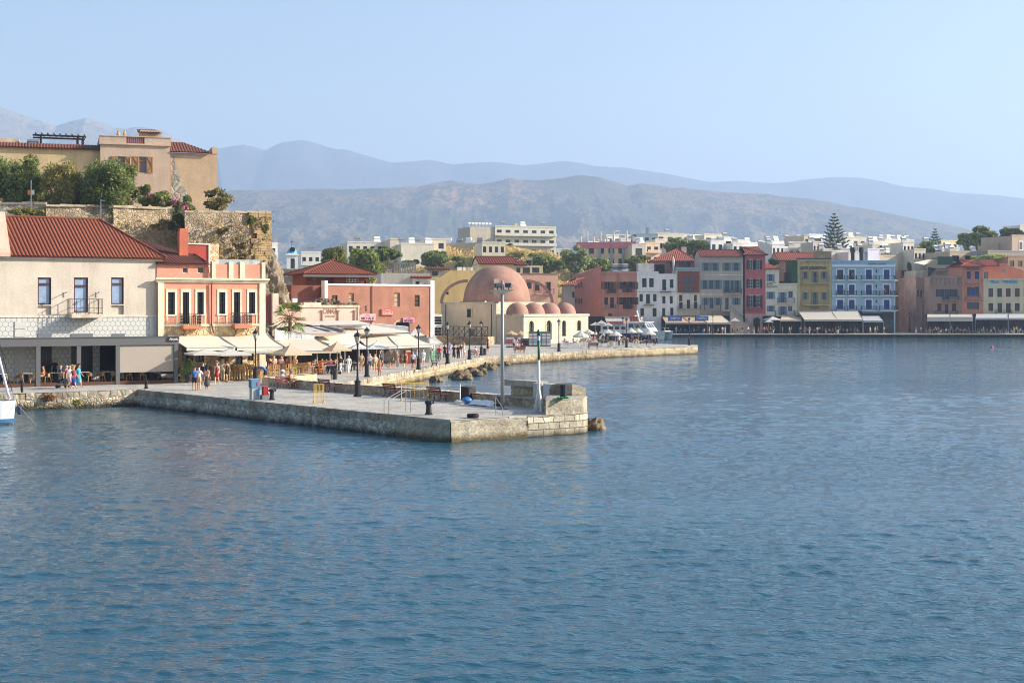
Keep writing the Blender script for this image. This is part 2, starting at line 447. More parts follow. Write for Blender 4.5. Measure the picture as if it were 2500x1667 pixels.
C=[(-420,210),(-150,225),(0,247),(50,263),(90,277),(130,288),(170,277),(200,271),(230,281),(260,291),(290,297),(310,292),(350,297),(380,306),(430,330),(480,352),(500,362)]
ridge(A,5000,2800,1400,hillmat((78,74,50),(142,108,76),(42,50,34),.008,1.0),21,.95,300,1000,300)
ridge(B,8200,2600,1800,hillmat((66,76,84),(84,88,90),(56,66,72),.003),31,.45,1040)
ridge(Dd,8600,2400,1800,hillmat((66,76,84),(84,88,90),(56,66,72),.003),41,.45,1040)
ridge(C,6700,2200,1000,hillmat((130,120,104),(140,126,104),(100,100,84),.003),51,.5,1120)

# ground sheet of the town, rising gently inland to the foot of the hills
ys=np.concatenate([np.linspace(341.5,600,40),np.linspace(620,12000,60)]); xs=np.concatenate([np.linspace(-6200,-160,20),np.linspace(-150,260,50),np.linspace(280,6200,20)])
X,Y=np.meshgrid(xs,ys); t=np.clip((Y-385)/260,0,1); t=t*t*(3-2*t)
Z=.62+t*9+(fbm(X/60,Y/60,4,3)-.5)*3*t
n=NT('town_ground'); struct(gridmesh('ground',X,Y,Z,n.out(n.mix(n.noise(.06,5),lin((150,136,108)),lin((112,112,84))),1,None,0,0)))

# haze: one even box of air round everything
hz=MB(); hz.box(-9600,9600,-300,12500,-4,1024)
hm=bpy.data.materials.new('haze'); hm.use_nodes=True; ht=hm.node_tree; ht.nodes.remove(ht.nodes['Principled BSDF'])
pv=ht.nodes.new('ShaderNodeVolumePrincipled'); pv.inputs['Color'].default_value=(.475,.625,.86,1); pv.inputs['Density'].default_value=.000185; pv.inputs['Anisotropy'].default_value=.2
ht.links.new(pv.outputs[0],ht.nodes['Material Output'].inputs['Volume'])
struct(hz.build('haze',hm),'stuff')

# ------------------------------------------------------------------ water: a sheet of real waves, finer where it is looked at from close by
n=NT('sea_water')
h3=n.noise(2.6,4,n.co((.75,1.2,1),(0,0,.3)),.62); h4=n.noise(8,3,n.co((.8,1.1,1),(0,0,.3)),.6)
hh=n.math('ADD',n.math('MULTIPLY',h3,.095),n.math('MULTIPLY',h4,.022))
col=n.mix(n.noise(.03,3),lin((20,64,84)),lin((36,86,100)))
wm=n.out(col,.06,None,0,.5); n.b.inputs['IOR'].default_value=1.333
bp=n.n('ShaderNodeBump'); bp.inputs['Distance'].default_value=1.0; n.l(n.ramp(n.noise(.03,4,n.co((.5,1.4,1))),[(.38,.45),(.62,1.0)]),bp.inputs['Strength']); n.l(hh,bp.inputs['Height']); n.l(bp.outputs[0],n.b.inputs['Normal'])
ys=np.exp(np.linspace(math.log(15),math.log(342),1150)); ts=np.linspace(-.62,.62,1150)
T_,Y=np.meshgrid(ts,ys); X=T_*Y; Z=np.zeros_like(X); dl=np.maximum(Y*.0027,Y*.00108)
rw=np.random.default_rng(8)
for k in range(54):
    lam=.36*(6/.36)**(k/53); th=rw.normal(0,.62)-1.45; ph=rw.uniform(0,6.28); q=2*math.pi/lam
    am=.0060*min(lam,1.0)*rw.uniform(.6,1.3)*(1 if lam<1.3 else (1.3/lam)**1.15)
    f=np.clip(lam/dl/2.6-.6,0,1); s_=np.sin(q*(X*math.cos(th)+Y*math.sin(th))+ph+1.6*vnoise(X/(lam*5)+k,Y/(lam*5)-k,k))
    Z+=am*f*(s_+.35*(s_*s_-.5))
Z*=.3+1.25*fbm(X/45+7,Y/22,4,91)
o=gridmesh('water',X,Y,Z,wm); struct(o)
m=MB(); m.face([(-500,-260,-.45),(700,-260,-.45),(700,342.3,-.45),(-500,342.3,-.45)]); struct(m.build('water',wm))

# ------------------------------------------------------------------ quays
def seawall(name,label,p0,p1,ztop,mat,cmat,group=None,rough=.07,cop=.42,curve=None,zb=-.9,res=.25,batter=.06,coplen=(.45,.95),cap=.5):
    """stone wall along the water from p0 to p1 (water on the near side), with coping blocks"""
    p0=Vector((*p0,0)); p1=Vector((*p1,0)); d=p1-p0; L=d.length; a=math.atan2(d.y,d.x)
    t=thing(name,label,'sea wall',p0,a,group)
    nx=max(4,int(L/res)); zs=np.linspace(zb,ztop-cop,max(4,int((ztop-cop-zb)/.2)))
    X,Z=np.meshgrid(np.linspace(0,L,nx),zs)
    off=(fbm(X*1.7+p0.x,Z*1.9+p0.y,4,7)-.5)*rough*4+ (1-(Z-zb)/(ztop-zb))*-batter
    gridmesh('wall_face',X,off,Z,mat,False,t)
    m=MB(); x=0
    while x<L-.05:
        w=min(R.uniform(*coplen),L-x); 
        if L-x-w<.3: w=L-x
        dz=R.uniform(-.035,.012); o=R.uniform(-.07,.0)
        g=.012; pts=[(x+g,o,ztop-cop),(x+w-g,o,ztop-cop),(x+w-g,cap,ztop-cop),(x+g,cap,ztop-cop)]
        c=R.uniform(.03,.07)
        top=[(x+g+c,o+c,ztop+dz),(x+w-g-c,o+c,ztop+dz),(x+w-g-c,cap,ztop-.012),(x+g+c,cap,ztop-.012)]
        mid=[(x+g,o,ztop+dz-c),(x+w-g,o,ztop+dz-c)]
        m.add(pts+top+mid,[(0,1,9,8),(8,9,5,4),(0,8,4,7,3),(1,2,6,5,9),(4,5,6,7)])
        x+=w
    if cmat is not None: m.build('coping',cmat,t)
    return t
def pavemat():
    n=NT('paving'); sx=n.n('ShaderNodeSeparateXYZ'); n.l(n.co((1,1,1),(0,0,.5)),sx.inputs[0]); cb=n.n('ShaderNodeCombineXYZ'); n.l(sx.outputs['X'],cb.inputs[0]); n.l(sx.outputs['Y'],cb.inputs[1])
    b=n.n('ShaderNodeTexBrick'); b.inputs['Scale'].default_value=1; b.inputs['Brick Width'].default_value=.9; b.inputs['Row Height'].default_value=.5; b.inputs['Mortar Size'].default_value=.012
    c=lin((178,172,160)); b.inputs['Color1'].default_value=(*sc(c,.88),1); b.inputs['Color2'].default_value=(*sc(c,1.1),1); b.inputs['Mortar'].default_value=(*sc(c,.55),1)
    n.l(cb.outputs[0],b.inputs['Vector'])
    col=n.mix(n.math('MULTIPLY',n.ramp(n.noise(.35,6,None,.65),[(.45,0.0),(.72,1.0)]),.5),b.outputs['Color'],lin((122,118,110)))
    col=n.mix(.3,col,n.ramp(n.noise(6,5),[(.3,0.0),(.7,1.0)]),'OVERLAY')
    return n.out(col,.85,n.bump(n.noise(7,4),.35,.02),0,.2)
PAVE=pavemat()
K0=(-27.7,105.2); K1=(-3.3,76.7); K2=(3.7,81.65)
tip=[(4.15,82.1),(4.4,82.8),(4.3,83.7)]
KR=(.1,89.7); KI=(-15.0,106.7)
edge=[KI,(-13.4,116.0),(-3.3,175.0),(14.8,205.6),(28.7,220.6)]
poly=[(-70,76.6),(-35.1,100.1),K0,K1,K2]+tip+[KR]+edge+[(29.8,228.6),(20.5,239),(16.5,262),(14,300),(14,341.5),(-160,341.5),(-160,76.6)]
# pavement: one sheet with its inner edge tucked behind the coping blocks
m=MB(); m.face([(x,y,Q-.012) for x,y in poly]); m.build('pavement',PAVE)['kind']='structure'
m=MB(); m.face([(x,y,QF-.012) for x,y in [(13,342.3),(260,347.2),(260,375),(13,375)]]); struct(m.build('pavement',PAVE))
RUB=rubble((196,182,154),3.6,(112,102,86),.3,(.1,.55)); RUBS=rubble((196,190,174),3.2,(120,114,102),.28,(.0,.42)); COP=ashlar((186,178,160),3,3,.1,(140,130,112))
COPR=rubble((174,164,144),1.1,(140,130,112),.26)
CONC=NT('weathered_concrete'); _n=CONC
_c=_n.mix(_n.ramp(_n.noise(.9,6,_n.co((.5,.5,2.2)),.65),[(.35,0.0),(.7,1.0)]),lin((150,140,120)),lin((196,184,160)))
_s=_n.n('ShaderNodeSeparateXYZ'); _n.l(_n.co(),_s.inputs[0]); _m=_n.n('ShaderNodeMapRange'); _m.inputs['From Min'].default_value=.1; _m.inputs['From Max'].default_value=.45; _m.inputs['To Min'].default_value=1; _m.inputs['To Max'].default_value=0
_n.l(_n.math('ADD',_s.outputs['Z'],_n.math('MULTIPLY',_n.math('SUBTRACT',_n.noise(1.4,4),.5),.5)),_m.inputs['Value'])
_c=_n.mix(_n.math('MULTIPLY',_m.outputs[0],.9),_c,lin((84,68,34)))
_c=_n.mix(.35,_c,_n.ramp(_n.noise(7,6),[(.3,0.0),(.7,1.0)]),'OVERLAY')
CONC=_n.out(_c,.92,_n.bump(_n.noise(5,6,_n.co((1,1,2)),.7),.8,.06),0,.2)
CONCTOP=plaster((168,160,144),.25,.5,(96,88,74))
seawall('sea_wall','rubble stone wall below the grey café pavilion with tufts of weed, beside the yacht',(-70,76.6),K0,Q,RUB,COPR)
seawall('sea_wall','long shaded stone wall along the pier side facing the camera, with squared coping',K0,(-6.6,80.55),Q,RUBS,COPR,rough=.08)
seawall('sea_wall','smooth concrete patch of the pier side wall next to its corner',(-6.6,80.55),K1,Q,CONC,CONCTOP,rough=.04,cop=.12,coplen=(3,4),cap=1.0)
pe=seawall('sea_wall','sunlit concrete end wall of the pier with sea stained foot',K1,(.85,79.63),Q,CONC,CONCTOP,rough=.06,cop=.10,coplen=(3,4),cap=1.0)
ASH=ashlar((190,180,158),.74,.38,.26,(112,96,72),(.0,.4),.028)
seawall('sea_wall','pale squared block masonry at the outer tip of the pier, below the beacon',(.85,79.63),K2,Q,ASH,CONCTOP,rough=.05,cop=.05,coplen=(3,4),cap=.9)
for a,b in zip([K2]+tip[:-1],tip): pass
t=thing('sea_wall','rounded block corner at the outermost tip of the pier','sea wall',(K2[0],K2[1],0),0)
m=MB(); P=[K2]+tip+[KR]
for a,b in zip(P[:-1],P[1:]):
    m.face([(a[0]-K2[0],a[1]-K2[1],-.9),(b[0]-K2[0],b[1]-K2[1],-.9),(b[0]-K2[0],b[1]-K2[1],Q),(a[0]-K2[0],a[1]-K2[1],Q)])
m.build('wall_face',ASH,t)
seawall('sea_wall','rear water wall of the pier behind the bench parapet',KR,KI,Q,RUB,COPR)
YEL=rubble((172,154,120),2.2,(120,104,78),.34,(.05,.6),dark=(104,88,60))
seawall('sea_wall','old ochre stone wall where the pier meets the promenade',KI,edge[1],Q,YEL,COPR)
seawall('sea_wall','long ochre promenade sea wall behind the rocks, running back to the domed mosque',edge[1],edge[2],Q,ashlar((176,158,124),1.1,.45,.22,(122,104,70),(.0,.5)),COPR,rough=.1)
seawall('sea_wall','ochre sea wall in front of the domed mosque and carriages',edge[2],edge[3],Q,YEL,COPR,rough=.1)
seawall('sea_wall','end of the ochre carriage quay reaching out to a blunt tip',edge[3],edge[4],Q,ashlar((180,164,132),1.6,.6,.18,(122,104,70),(.0,.5)),CONCTOP,rough=.1,cop=.15,coplen=(2,4))
seawall('sea_wall','blunt square tip of the carriage quay',edge[4],(29.8,228.6),Q,YEL,CONCTOP,cop=.15,coplen=(2,4))
seawall('sea_wall','low dark quay wall along the far row of houses',(13,342.3),(260,347.2),QF,plaster((118,106,88),.3,.6,(60,52,40)),CONCTOP,cop=.14,coplen=(4,7),res=1.2)
# ------------------------------------------------------------------ building kit (local frame: x along the facade, y into the house, z up)
class Bld:
    def __init__(s, name, label, cat, px, d, ang, cr=FULL, z=Q, group=None):
        px = cr(px,0)[0]
        s.X,s.Y,s.a,s.z0,s.cr=(px-CX)/F*d,d,rad(ang),z,cr
        s.ux,s.uy=math.cos(s.a),math.sin(s.a)
        s.root=thing(name,label,cat,(s.X,s.Y,z),s.a,group)
    def uz(s, x, y, w=0, cr=None):
        px,py=(cr or s.cr)(x,y); x0=s.X+w*s.uy; y0=s.Y-w*s.ux; k=(px-CX)/F
        u=(k*y0-x0)/(s.ux-k*s.uy); t=y0+u*s.uy
        return u, H-(py-HY)/F*t-s.z0
    def rc(s, x0,y0,x1,y1, w=0, cr=None):
        xm=(x0+x1)/2
        return s.uz(x0,y0,w,cr)[0], s.uz(x1,y0,w,cr)[0], s.uz(xm,y1,w,cr)[1], s.uz(xm,y0,w,cr)[1]
    def part(s, name, mb, mats, smooth=False, parent=None): return mb.build(name,mats,parent or s.root,smooth)
    def world(s,u,y,z=0):
        return Vector((s.X+u*s.ux-y*s.uy, s.Y+u*s.uy+y*s.ux, s.z0+z))

def wall(b, u0,u1,z0,z1,dep,ops,mat,name='wall',y0=0.0,rv=.22,top=True):
    """front wall with real openings and reveals, plus side, back and roof faces"""
    m=MB(); c=lambda v,a,e: min(max(v,a),e)
    us=sorted({u0,u1}|{c(v,u0,u1) for o in ops for v in o[:2]}); zs=sorted({z0,z1}|{c(v,z0,z1) for o in ops for v in o[2:4]})
    for i in range(len(us)-1):
        for j in range(len(zs)-1):
            uc,zc=(us[i]+us[i+1])/2,(zs[j]+zs[j+1])/2
            if any(o[0]<uc<o[1] and o[2]<zc<o[3] for o in ops): continue
            m.face([(us[i],y0,zs[j]),(us[i+1],y0,zs[j]),(us[i+1],y0,zs[j+1]),(us[i],y0,zs[j+1])])
    for o in ops:
        a,e,f,g=c(o[0],u0,u1),c(o[1],u0,u1),c(o[2],z0,z1),c(o[3],z0,z1); r=y0+rv
        m.face([(a,y0,f),(a,y0,g),(a,r,g),(a,r,f)]); m.face([(e,y0,f),(e,r,f),(e,r,g),(e,y0,g)])
        m.face([(a,y0,f),(a,r,f),(e,r,f),(e,y0,f)]); m.face([(a,y0,g),(e,y0,g),(e,r,g),(a,r,g)])
    d=y0+dep
    m.face([(u0,y0,z0),(u0,y0,z1),(u0,d,z1),(u0,d,z0)]); m.face([(u1,y0,z0),(u1,d,z0),(u1,d,z1),(u1,y0,z1)])
    m.face([(u0,d,z0),(u0,d,z1),(u1,d,z1),(u1,d,z0)])
    if top: m.face([(u0,y0,z1),(u1,y0,z1),(u1,d,z1),(u0,d,z1)])
    return b.part(name,m,mat)

def window(b, o, fm, gm=None, nx=2, ny=2, sh=None, shw=.42, sur=None, sw=.13, sill=None, door=False, fw=.07, y0=0.0, rv=.22, name=None, proud=.04, cap=None):
    u0,u1,z0,z1=o; y=y0+rv-.12
    m=MB(); g=.003
    m.box(u0+g,u0+fw,y,y+.06,z0+g,z1-g); m.box(u1-fw,u1-g,y,y+.06,z0+g,z1-g)
    m.box(u0+fw,u1-fw,y+.002,y+.058,z1-fw,z1-g); m.box(u0+fw,u1-fw,y+.002,y+.058,z0+g,z0+fw)
    for i in range(1,nx):
        u=u0+(u1-u0)*i/nx; m.box(u-fw*.4,u+fw*.4,y+.006,y+.052,z0+fw,z1-fw)
    for j in range(1,ny):
        z=z0+(z1-z0)*j/ny; m.box(u0+fw,u1-fw,y+.012,y+.046,z-fw*.3,z+fw*.3)
    w=b.part(name or ('door' if door else 'window'),m,fm)
    p=MB(); p.face([(u0,y+.08,z0),(u1,y+.08,z0),(u1,y+.08,z1),(u0,y+.08,z1)]); p.build('pane',gm or GL,w)
    if sh is not None:
        for sg in (0,1):
            q=MB(); a=u0-shw if sg==0 else u1
            q.box(a,a+shw,y0-.06,y0-.012,z0,z1)
            n=max(3,int((z1-z0)/.28))
            for k in range(n): q.box(a+.05,a+shw-.05,y0-.075,y0-.06,z0+(z1-z0)*(k+.15)/n,z0+(z1-z0)*(k+.75)/n)
            q.build('shutter',sh,w)
    if sur is not None:
        q=MB(); pr=y0-proud
        q.box(u0-sw,u0,pr,y0+.02,z0,z1+sw); q.box(u1,u1+sw,pr,y0+.02,z0,z1+sw); q.box(u0,u1,pr+.003,y0+.02,z1,z1+sw-.003)
        if not door: q.box(u0-sw-.04,u1+sw+.04,pr-.05,y0+.02,z0-sw*.7,z0-.002)
        q.build('surround',sur,w)
    if cap is not None:
        q=MB(); q.box(u0-.12,u1+.12,y0-.08,y0+.01,z1+.08,z1+.2); q.build('lintel',cap,w)
    if sill is not None:
        q=MB(); q.box(u0-.1,u1+.1,y0-.1,y0+.06,z0-.1,z0-.003); q.build('sill',sill,w)
    return w

def balcony(b, u0,u1,z,pr,slab,rail,h=1.0,gap=.14,th=.16,y0=0.0,ornate=False,mid=None,bracket=None,bw=.022,name='balcony'):
    m=MB(); m.box(u0,u1,y0-pr,y0-.004,z-th,z); o=b.part(name,m,slab)
    r=MB(); A=[(u0+.04,y0-.02),(u0+.04,y0-pr+.04),(u1-.04,y0-pr+.04),(u1-.04,y0-.02)]
    for (xa,ya),(xb,yb) in zip(A[:-1],A[1:]):
        r.bar((xa,ya,z+h),(xb,yb,z+h),.05,.04); r.bar((xa,ya,z+.1),(xb,yb,z+.1),.03,.03)
        if mid: r.bar((xa,ya,z+mid),(xb,yb,z+mid),.03,.03)
        L=math.hypot(xb-xa,yb-ya); n=max(2,int(L/gap))
        for i in range(n+1):
            t=i/n; x,y=xa+(xb-xa)*t,ya+(yb-ya)*t
            r.bar((x,y,z),(x,y,z+h),bw,bw)
            if ornate and i<n:
                x2,y2=xa+(xb-xa)*(t+.5/n),ya+(yb-ya)*(t+.5/n)
                for k in range(3):
                    zc=z+.25+k*.24
                    pts=[(x2+(xb-xa)/L*.055*math.cos(q*math.pi/3),y2+(yb-ya)/L*.055*math.cos(q*math.pi/3),zc+.1*math.sin(q*math.pi/3)) for q in range(7)]
                    r.tube(pts,.011,4)
    r.build('railing',rail,o)
    if bracket is not None:
        q=MB()
        for u in (u0+.25,u1-.25): 
            q.tube([(u,y0-.02,z-th-.75),(u,y0-.18,z-th-.45),(u,y0-.5,z-th-.2),(u,y0-pr+.1,z-th-.02)],.025,5); q.tube([(u,y0-.02,z-th-.02),(u,y0-.3,z-th-.32),(u,y0-.03,z-th-.55)],.018,5)
        q.build('bracket',bracket,o)
    return o

def hiproof(b,u0,u1,y0,y1,z,h,hipl,hipr,mat,over=.3,pitch=.32,amp=.07,cap=None,name='roof',parent=None,fas=None):
    """tiled roof with its ridge along x; hipl / hipr = how far the ridge is drawn in at either end (0 = gable)"""
    m=MB(); yc=(y0+y1)/2; ol=over if hipl else .12; orr=over if hipr else .12
    a0,a1,c0,c1=u0-ol,u1+orr,y0-over,y1+over; r0,r1=u0+hipl-(0 if hipl else ol),u1-hipr+(0 if hipr else orr)
    k=h/((y1-y0)/2); ze=z-over*k*.6; zr=z+h
    E=[(a0,c0,ze),(a1,c0,ze),(a1,c1,ze),(a0,c1,ze)]; Rg=[(r0,yc,zr),(r1,yc,zr)]
    m.corr([E[0],E[1],Rg[1],Rg[0]],pitch,amp); m.corr([E[2],E[3],Rg[0],Rg[1]],pitch,amp)
    if hipl: m.corr([E[3],E[0],Rg[0]],pitch,amp)
    if hipr: m.corr([E[1],E[2],Rg[1]],pitch,amp)
    up=Vector((0,0,amp+.07))
    m.cyl(Vector(Rg[0])+up,Vector(Rg[1])+up,.13,n=6)
    for s_,e,r in ((hipl,(0,3),0),(hipr,(1,2),1)):
        if s_:
            for q in e: m.cyl(Vector(E[q])+up,Vector(Rg[r])+up,.11,n=6)
    m.face(E)
    o=b.part(name,m,mat,parent=parent)
    if not hipl or not hipr:
        g=MB()
        if not hipl: g.face([(u0,y0,z-.02),(u0,y1,z-.02),(u0,yc,zr-.02)])
        if not hipr: g.face([(u1,y0,z-.02),(u1,yc,zr-.02),(u1,y1,z-.02)])
        b.part('gable',g,fas or mat,parent=parent)
    return o

def text(s, size, mat, parent, loc, rot=(rad(90),0,0), name='lettering', ext=.012, align='CENTER', shear=0.0, sx=1.0, bold=0.0, w=None):
    c=bpy.data.curves.new(name,'FONT'); c.body=s; c.size=size; c.extrude=ext; c.align_x=align; c.align_y='CENTER'; c.shear=shear; c.offset=bold
    t=bpy.data.objects.new(name+'_curve',c); COL.objects.link(t)
    dg=bpy.context.evaluated_depsgraph_get(); me=bpy.data.meshes.new_from_object(t.evaluated_get(dg))
    bpy.data.objects.remove(t); bpy.data.curves.remove(c)
    if w: sx=w/max(.01,max(v.co.x for v in me.vertices)-min(v.co.x for v in me.vertices))
    me.materials.clear(); me.materials.append(mat)
    o=bpy.data.objects.new(name,me); COL.objects.link(o); o.parent=parent; o.location=loc; o.rotation_euler=rot; o.scale=(sx,1,1)
    return o

# ------------------------------------------------------------------ beige house behind the café pavilion
ANG=31
LB=Bld('beige_house','large beige house with red tiled roof, behind the grey café pavilion','house',1100,118.0,ANG,R2)
BEI=plaster((214,198,176),.06,.15)
ul=LB.uz(-140,0)[0]; ze=LB.uz(1000,372)[1]; z_band=LB.uz(800,757)[1]
ops=[LB.rc(258,497,350,683),LB.rc(505,497,602,735),LB.rc(760,497,846,680),LB.rc(-95,497,-5,683)]
niche=[LB.rc(258,690,350,752),LB.rc(760,687,846,750)]
wall(LB,ul,0,z_band,ze,13,ops+niche,BEI)
for o in niche: m=MB(); m.face([(o[0],.2,o[2]),(o[1],.2,o[2]),(o[1],.2,o[3]),(o[0],.2,o[3])]); LB.part('window_apron',m,BEI)
BRN=plain((82,40,34),.5)
for i,o in enumerate(ops):
    w=window(LB,o,BRN,glass((150,172,200),.08),1,1,door=(i==1),fw=.1)
    q=MB(); zt=o[3]-(o[3]-o[2])*.24; q.box(o[0],o[1],.07,.15,zt-.07,zt+.07); q.build('transom',BRN,w)
m=MB(); m.box(ul,.02,-.06,0,z_band-.12,z_band); m.box(ul,.1,-.14,.0,ze-.16,ze); LB.part('string_course',m,plaster((226,214,194),.05,.1))
HEX=hexmat()
zb0=LB.uz(800,910)[1]
m=MB(); m.face([(ul,0,0),(0,0,0),(0,0,z_band-.12),(ul,0,z_band-.12)]); m.face([(0,0,0),(0,13,0),(0,13,z_band-.12),(0,0,z_band-.12)]); LB.part('honeycomb_cladding',m,HEX)
m=MB()
for x in (137,1055): 
    u=LB.uz(x,800)[0]; m=MB()
    for k in range(9):
        z=k*.62; 
        if z+.6<z_band: m.box(u-.42,u+.42,-.05,-.003,z+.02,z+.6)
    LB.part('pilaster',m,plaster((206,202,192),.06,.2))
u0,u1,zb,_=LB.rc(455,660,686,748); balcony(LB,u0+.1,u1-.1,zb,1.25,plaster((214,196,170)),plain((52,48,46),.5),h=LB.uz(570,657,1.25)[1]-zb+.15,gap=.32,mid=.5,bw=.03,th=.28)
# red roof: front slope and right hip
u_l=LB.uz(60,360)[0]; zr=LB.uz(400,100,-6)[1]; ur=LB.uz(680,100,-6)[0]; ulr=LB.uz(30,90,-6)[0]
m=MB(); m.corr([(u_l,-.35,ze),(.35,-.35,ze),(ur,6.2,zr),(ulr,6.2,zr)],.30,.09); m.corr([(.35,-.35,ze),(.35,12.6,ze),(ur,6.2,zr)],.30,.09); m.corr([(.35,12.6,ze),(u_l,12.6,ze),(ulr,6.2,zr),(ur,6.2,zr)],.3,.09)
m.cyl((ulr,6.2,zr+.12),(ur,6.2,zr+.12),.14,n=6); m.cyl((.35,-.35,ze+.12),(ur,6.2,zr+.12),.14,n=6); LB.part('roof',m,tile((126,70,50),.35))
m=MB(); P=[(u_l-1.3,-.4,ze),(u_l+.05,-.4,ze),(ulr+.1,6.3,zr+.2),(ulr-1.0,6.3,zr+.2)]; m.add(P+[(p[0],p[1],p[2]+.3) for p in P],[(0,1,5,4),(1,2,6,5),(2,3,7,6),(3,0,4,7),(4,5,6,7)]); LB.part('verge',m,plaster((226,176,150),.06,.1))
m=MB(); m.box(u_l-6,u_l-1.3,1.2,6,ze,zr-1.4); LB.part('attic',m,plaster((236,228,218),.05)); 
m=MB(); P=[(u_l-7,-.3,ze+.9),(u_l-1.5,-.3,ze+.9),(u_l-.4-1.6,4.5,zr-.7),(u_l-7,4.5,zr-.7)]
for k in range(5):
    t0,t1=k/5+.02,k/5+.15; L=lambda a,c,t:tuple(a[i]+(c[i]-a[i])*t for i in range(3))
    m.face([L(P[0],P[3],t0),L(P[1],P[2],t0),L(P[1],P[2],t1),L(P[0],P[3],t1)])
for u in (u_l-6.5,u_l-1.7): m.bar((u,-.2,ze+.85),(u,4.4,zr-.75),.08,.08); m.bar((u,-.2,ze),(u,-.2,ze+.9),.08,.08)
LB.part('terrace_shade',m,plain((225,232,236),.5))
m=MB()
for x in (440,662):
    m=MB(); u,z=LB.uz(x,605); m.box(u-.06,u+.06,-.05,0,z-.3,z+.1); m.bar((u,-.02,z),(u+.05,-.75,z+.1),.05,.05); m.cbox((u+.05,-.8,z+.08),(.22,.3,.14)); LB.part('wall_floodlight',m,plain((190,184,176),.5))

# ------------------------------------------------------------------ café pavilion
PV=Bld('cafe_pavilion','grey steel framed café pavilion with rolled down blind, in front of the beige house','pavilion',1222,114.3,29.5,R2)
FRM=plain((98,98,98),.5,0,.05)
pl=PV.uz(-120,1000)[0]; zt=PV.uz(700,907)[1]; zb2=PV.uz(700,962)[1]
m=MB(); m.box(pl,0,-.02,.25,zb2,zt); m.box(pl,0,.25,5,zt-.12,zt-.02); m.box(pl,.06,-.08,.3,zt,zt+.06)
for x in (262,540,806,1205): 
    u=PV.uz(x,1000)[0]; m.box(u-.16,u+.16,0,.3,0,zb2)
for k in range(12):
  if pl+k*2.4+.12<0: m.box(pl+k*2.4,pl+k*2.4+.12,.25,5,zb2,zt-.12)
PV.part('frame',m,FRM)
m=MB(); m.box(pl,-.05,.05,5,0,.24); PV.part('deck',m,DWOOD)
o=PV.rc(818,962,1188,1138); m=MB(); m.box(o[0],o[1],.1,.14,o[2],o[3]); m.box(o[0],o[1],.08,.16,o[2]-.06,o[2]); PV.part('roller_blind',m,plain((168,156,142),.8,0,.05))
m=MB(); m.box(o[1]+.02,-.2,.12,.15,o[2],o[3]); PV.part('side_screen',m,plain((150,152,150),.5))
sg=MB(); o=PV.rc(1148,905,1222,930); sg.box(o[0],o[1],-.12,-.02,o[2],o[3]); s_=PV.part('sign_board',sg,plain((62,34,38),.5)); text('Aimyvita',.34,WHITE,s_,((o[0]+o[1])/2,-.13,(o[2]+o[3])/2),w=(o[1]-o[0])*.82)
# dark doorways of the house seen through the pavilion
m=MB()
for x0,x1 in ((280,352),(487,532),(549,632),(683,800),(850,1180)):
    m=MB(); a=LB.uz(x0,1000)[0]; c=LB.uz(x1,1000)[0]; m.box(a,c,-.05,-.01,.1,3.0); LB.part('doorway',m,plain((30,26,26),.35))

m=MB()
for x0,x1 in ((258,352),(485,634),(765,853)):
    m=MB(); o=LB.rc(x0,880,x1,908); m.box(o[0],o[1],-.05,-.01,o[2]-.3,o[3]); LB.part('fanlight',m,plain((112,118,126),.3))

# ------------------------------------------------------------------ orange house
OB=Bld('orange_house','orange two storey house with cream stone trim and two wrought iron balconies','house',155,117.5,ANG,R3)
ORG=plaster((236,152,122),.07,.12,(170,110,84)); TRM=plaster((240,222,186),.12,.35,(150,132,100)); SHD=plain((40,42,46),.5)
uR=OB.uz(1048,600)[0]; zc=OB.uz(600,487)[1]; zb=OB.uz(600,862)[1]
wn=[OB.rc(238,590,296,777),OB.rc(360,590,414,858),OB.rc(482,590,536,775),OB.rc(664,590,716,772),OB.rc(786,590,838,850),OB.rc(912,590,964,768)]
wall(OB,0,uR,zb,zc,11,wn,ORG)
sp=[OB.rc(240,797,300,858),OB.rc(484,797,540,858),OB.rc(666,795,720,856),OB.rc(914,795,968,856)]
lo=[OB.rc(470,1100,540,1170),OB.rc(355,1040,450,1190),OB.rc(660,1100,710,1160),OB.rc(800,1060,860,1190),OB.rc(900,1100,955,1160)]
lo=[(o[0],o[1],max(o[2],.05),o[3]) for o in lo]
wall(OB,0,uR,0,zb,11,lo,rubble((214,186,140),2.6,(196,172,132),.2),'ground_floor')
for o in lo: window(OB,o,SHD,GLD,2,2)
for i,o in enumerate(wn):
    w=window(OB,o,plain((70,76,80),.5),glass((30,40,42),.1),2,4,sur=TRM,sw=.17,door=i in(1,4),fw=.06)
    # arched head of the stone surround and a half open dark shutter leaf
    q=MB(); q.box(o[0]-.17,o[1]+.17,-.06,0,o[3]+.17,o[3]+.25); q.build('arched_head',TRM,w)
    q=MB(); q.box(o[1]-.16,o[1]-.11,-.02,.16,o[2],o[3]); q.box(o[0]+.003,o[0]+.05,.0,.16,o[2],o[3]); q.build('shutter',SHD,w)
m=MB()
for o in sp:
    m.box(o[0]-.15,o[0]-.02,-.04,0,o[2],o[3]+.12); m.box(o[1]+.02,o[1]+.15,-.04,0,o[2],o[3]+.12)
m.box(0,.5,-.09,0,0,zc); m.box(uR-.55,uR,-.09,0,0,zc); m.box(.5,uR-.55,-.07,0,zb-.12,zb+.08)
OB.part('stone_trim',m,TRM)
m=MB(); m.box(-.25,uR+.3,-.32,.05,zc-.02,zc+.12); m.box(-.2,uR+.22,-.22,.05,zc-.14,zc-.02); m.box(-.12,uR+.12,-.13,.05,zc-.26,zc-.14); OB.part('cornice',m,TRM)
zp=OB.uz(820,360)[1]; um=OB.uz(600,400)[0]
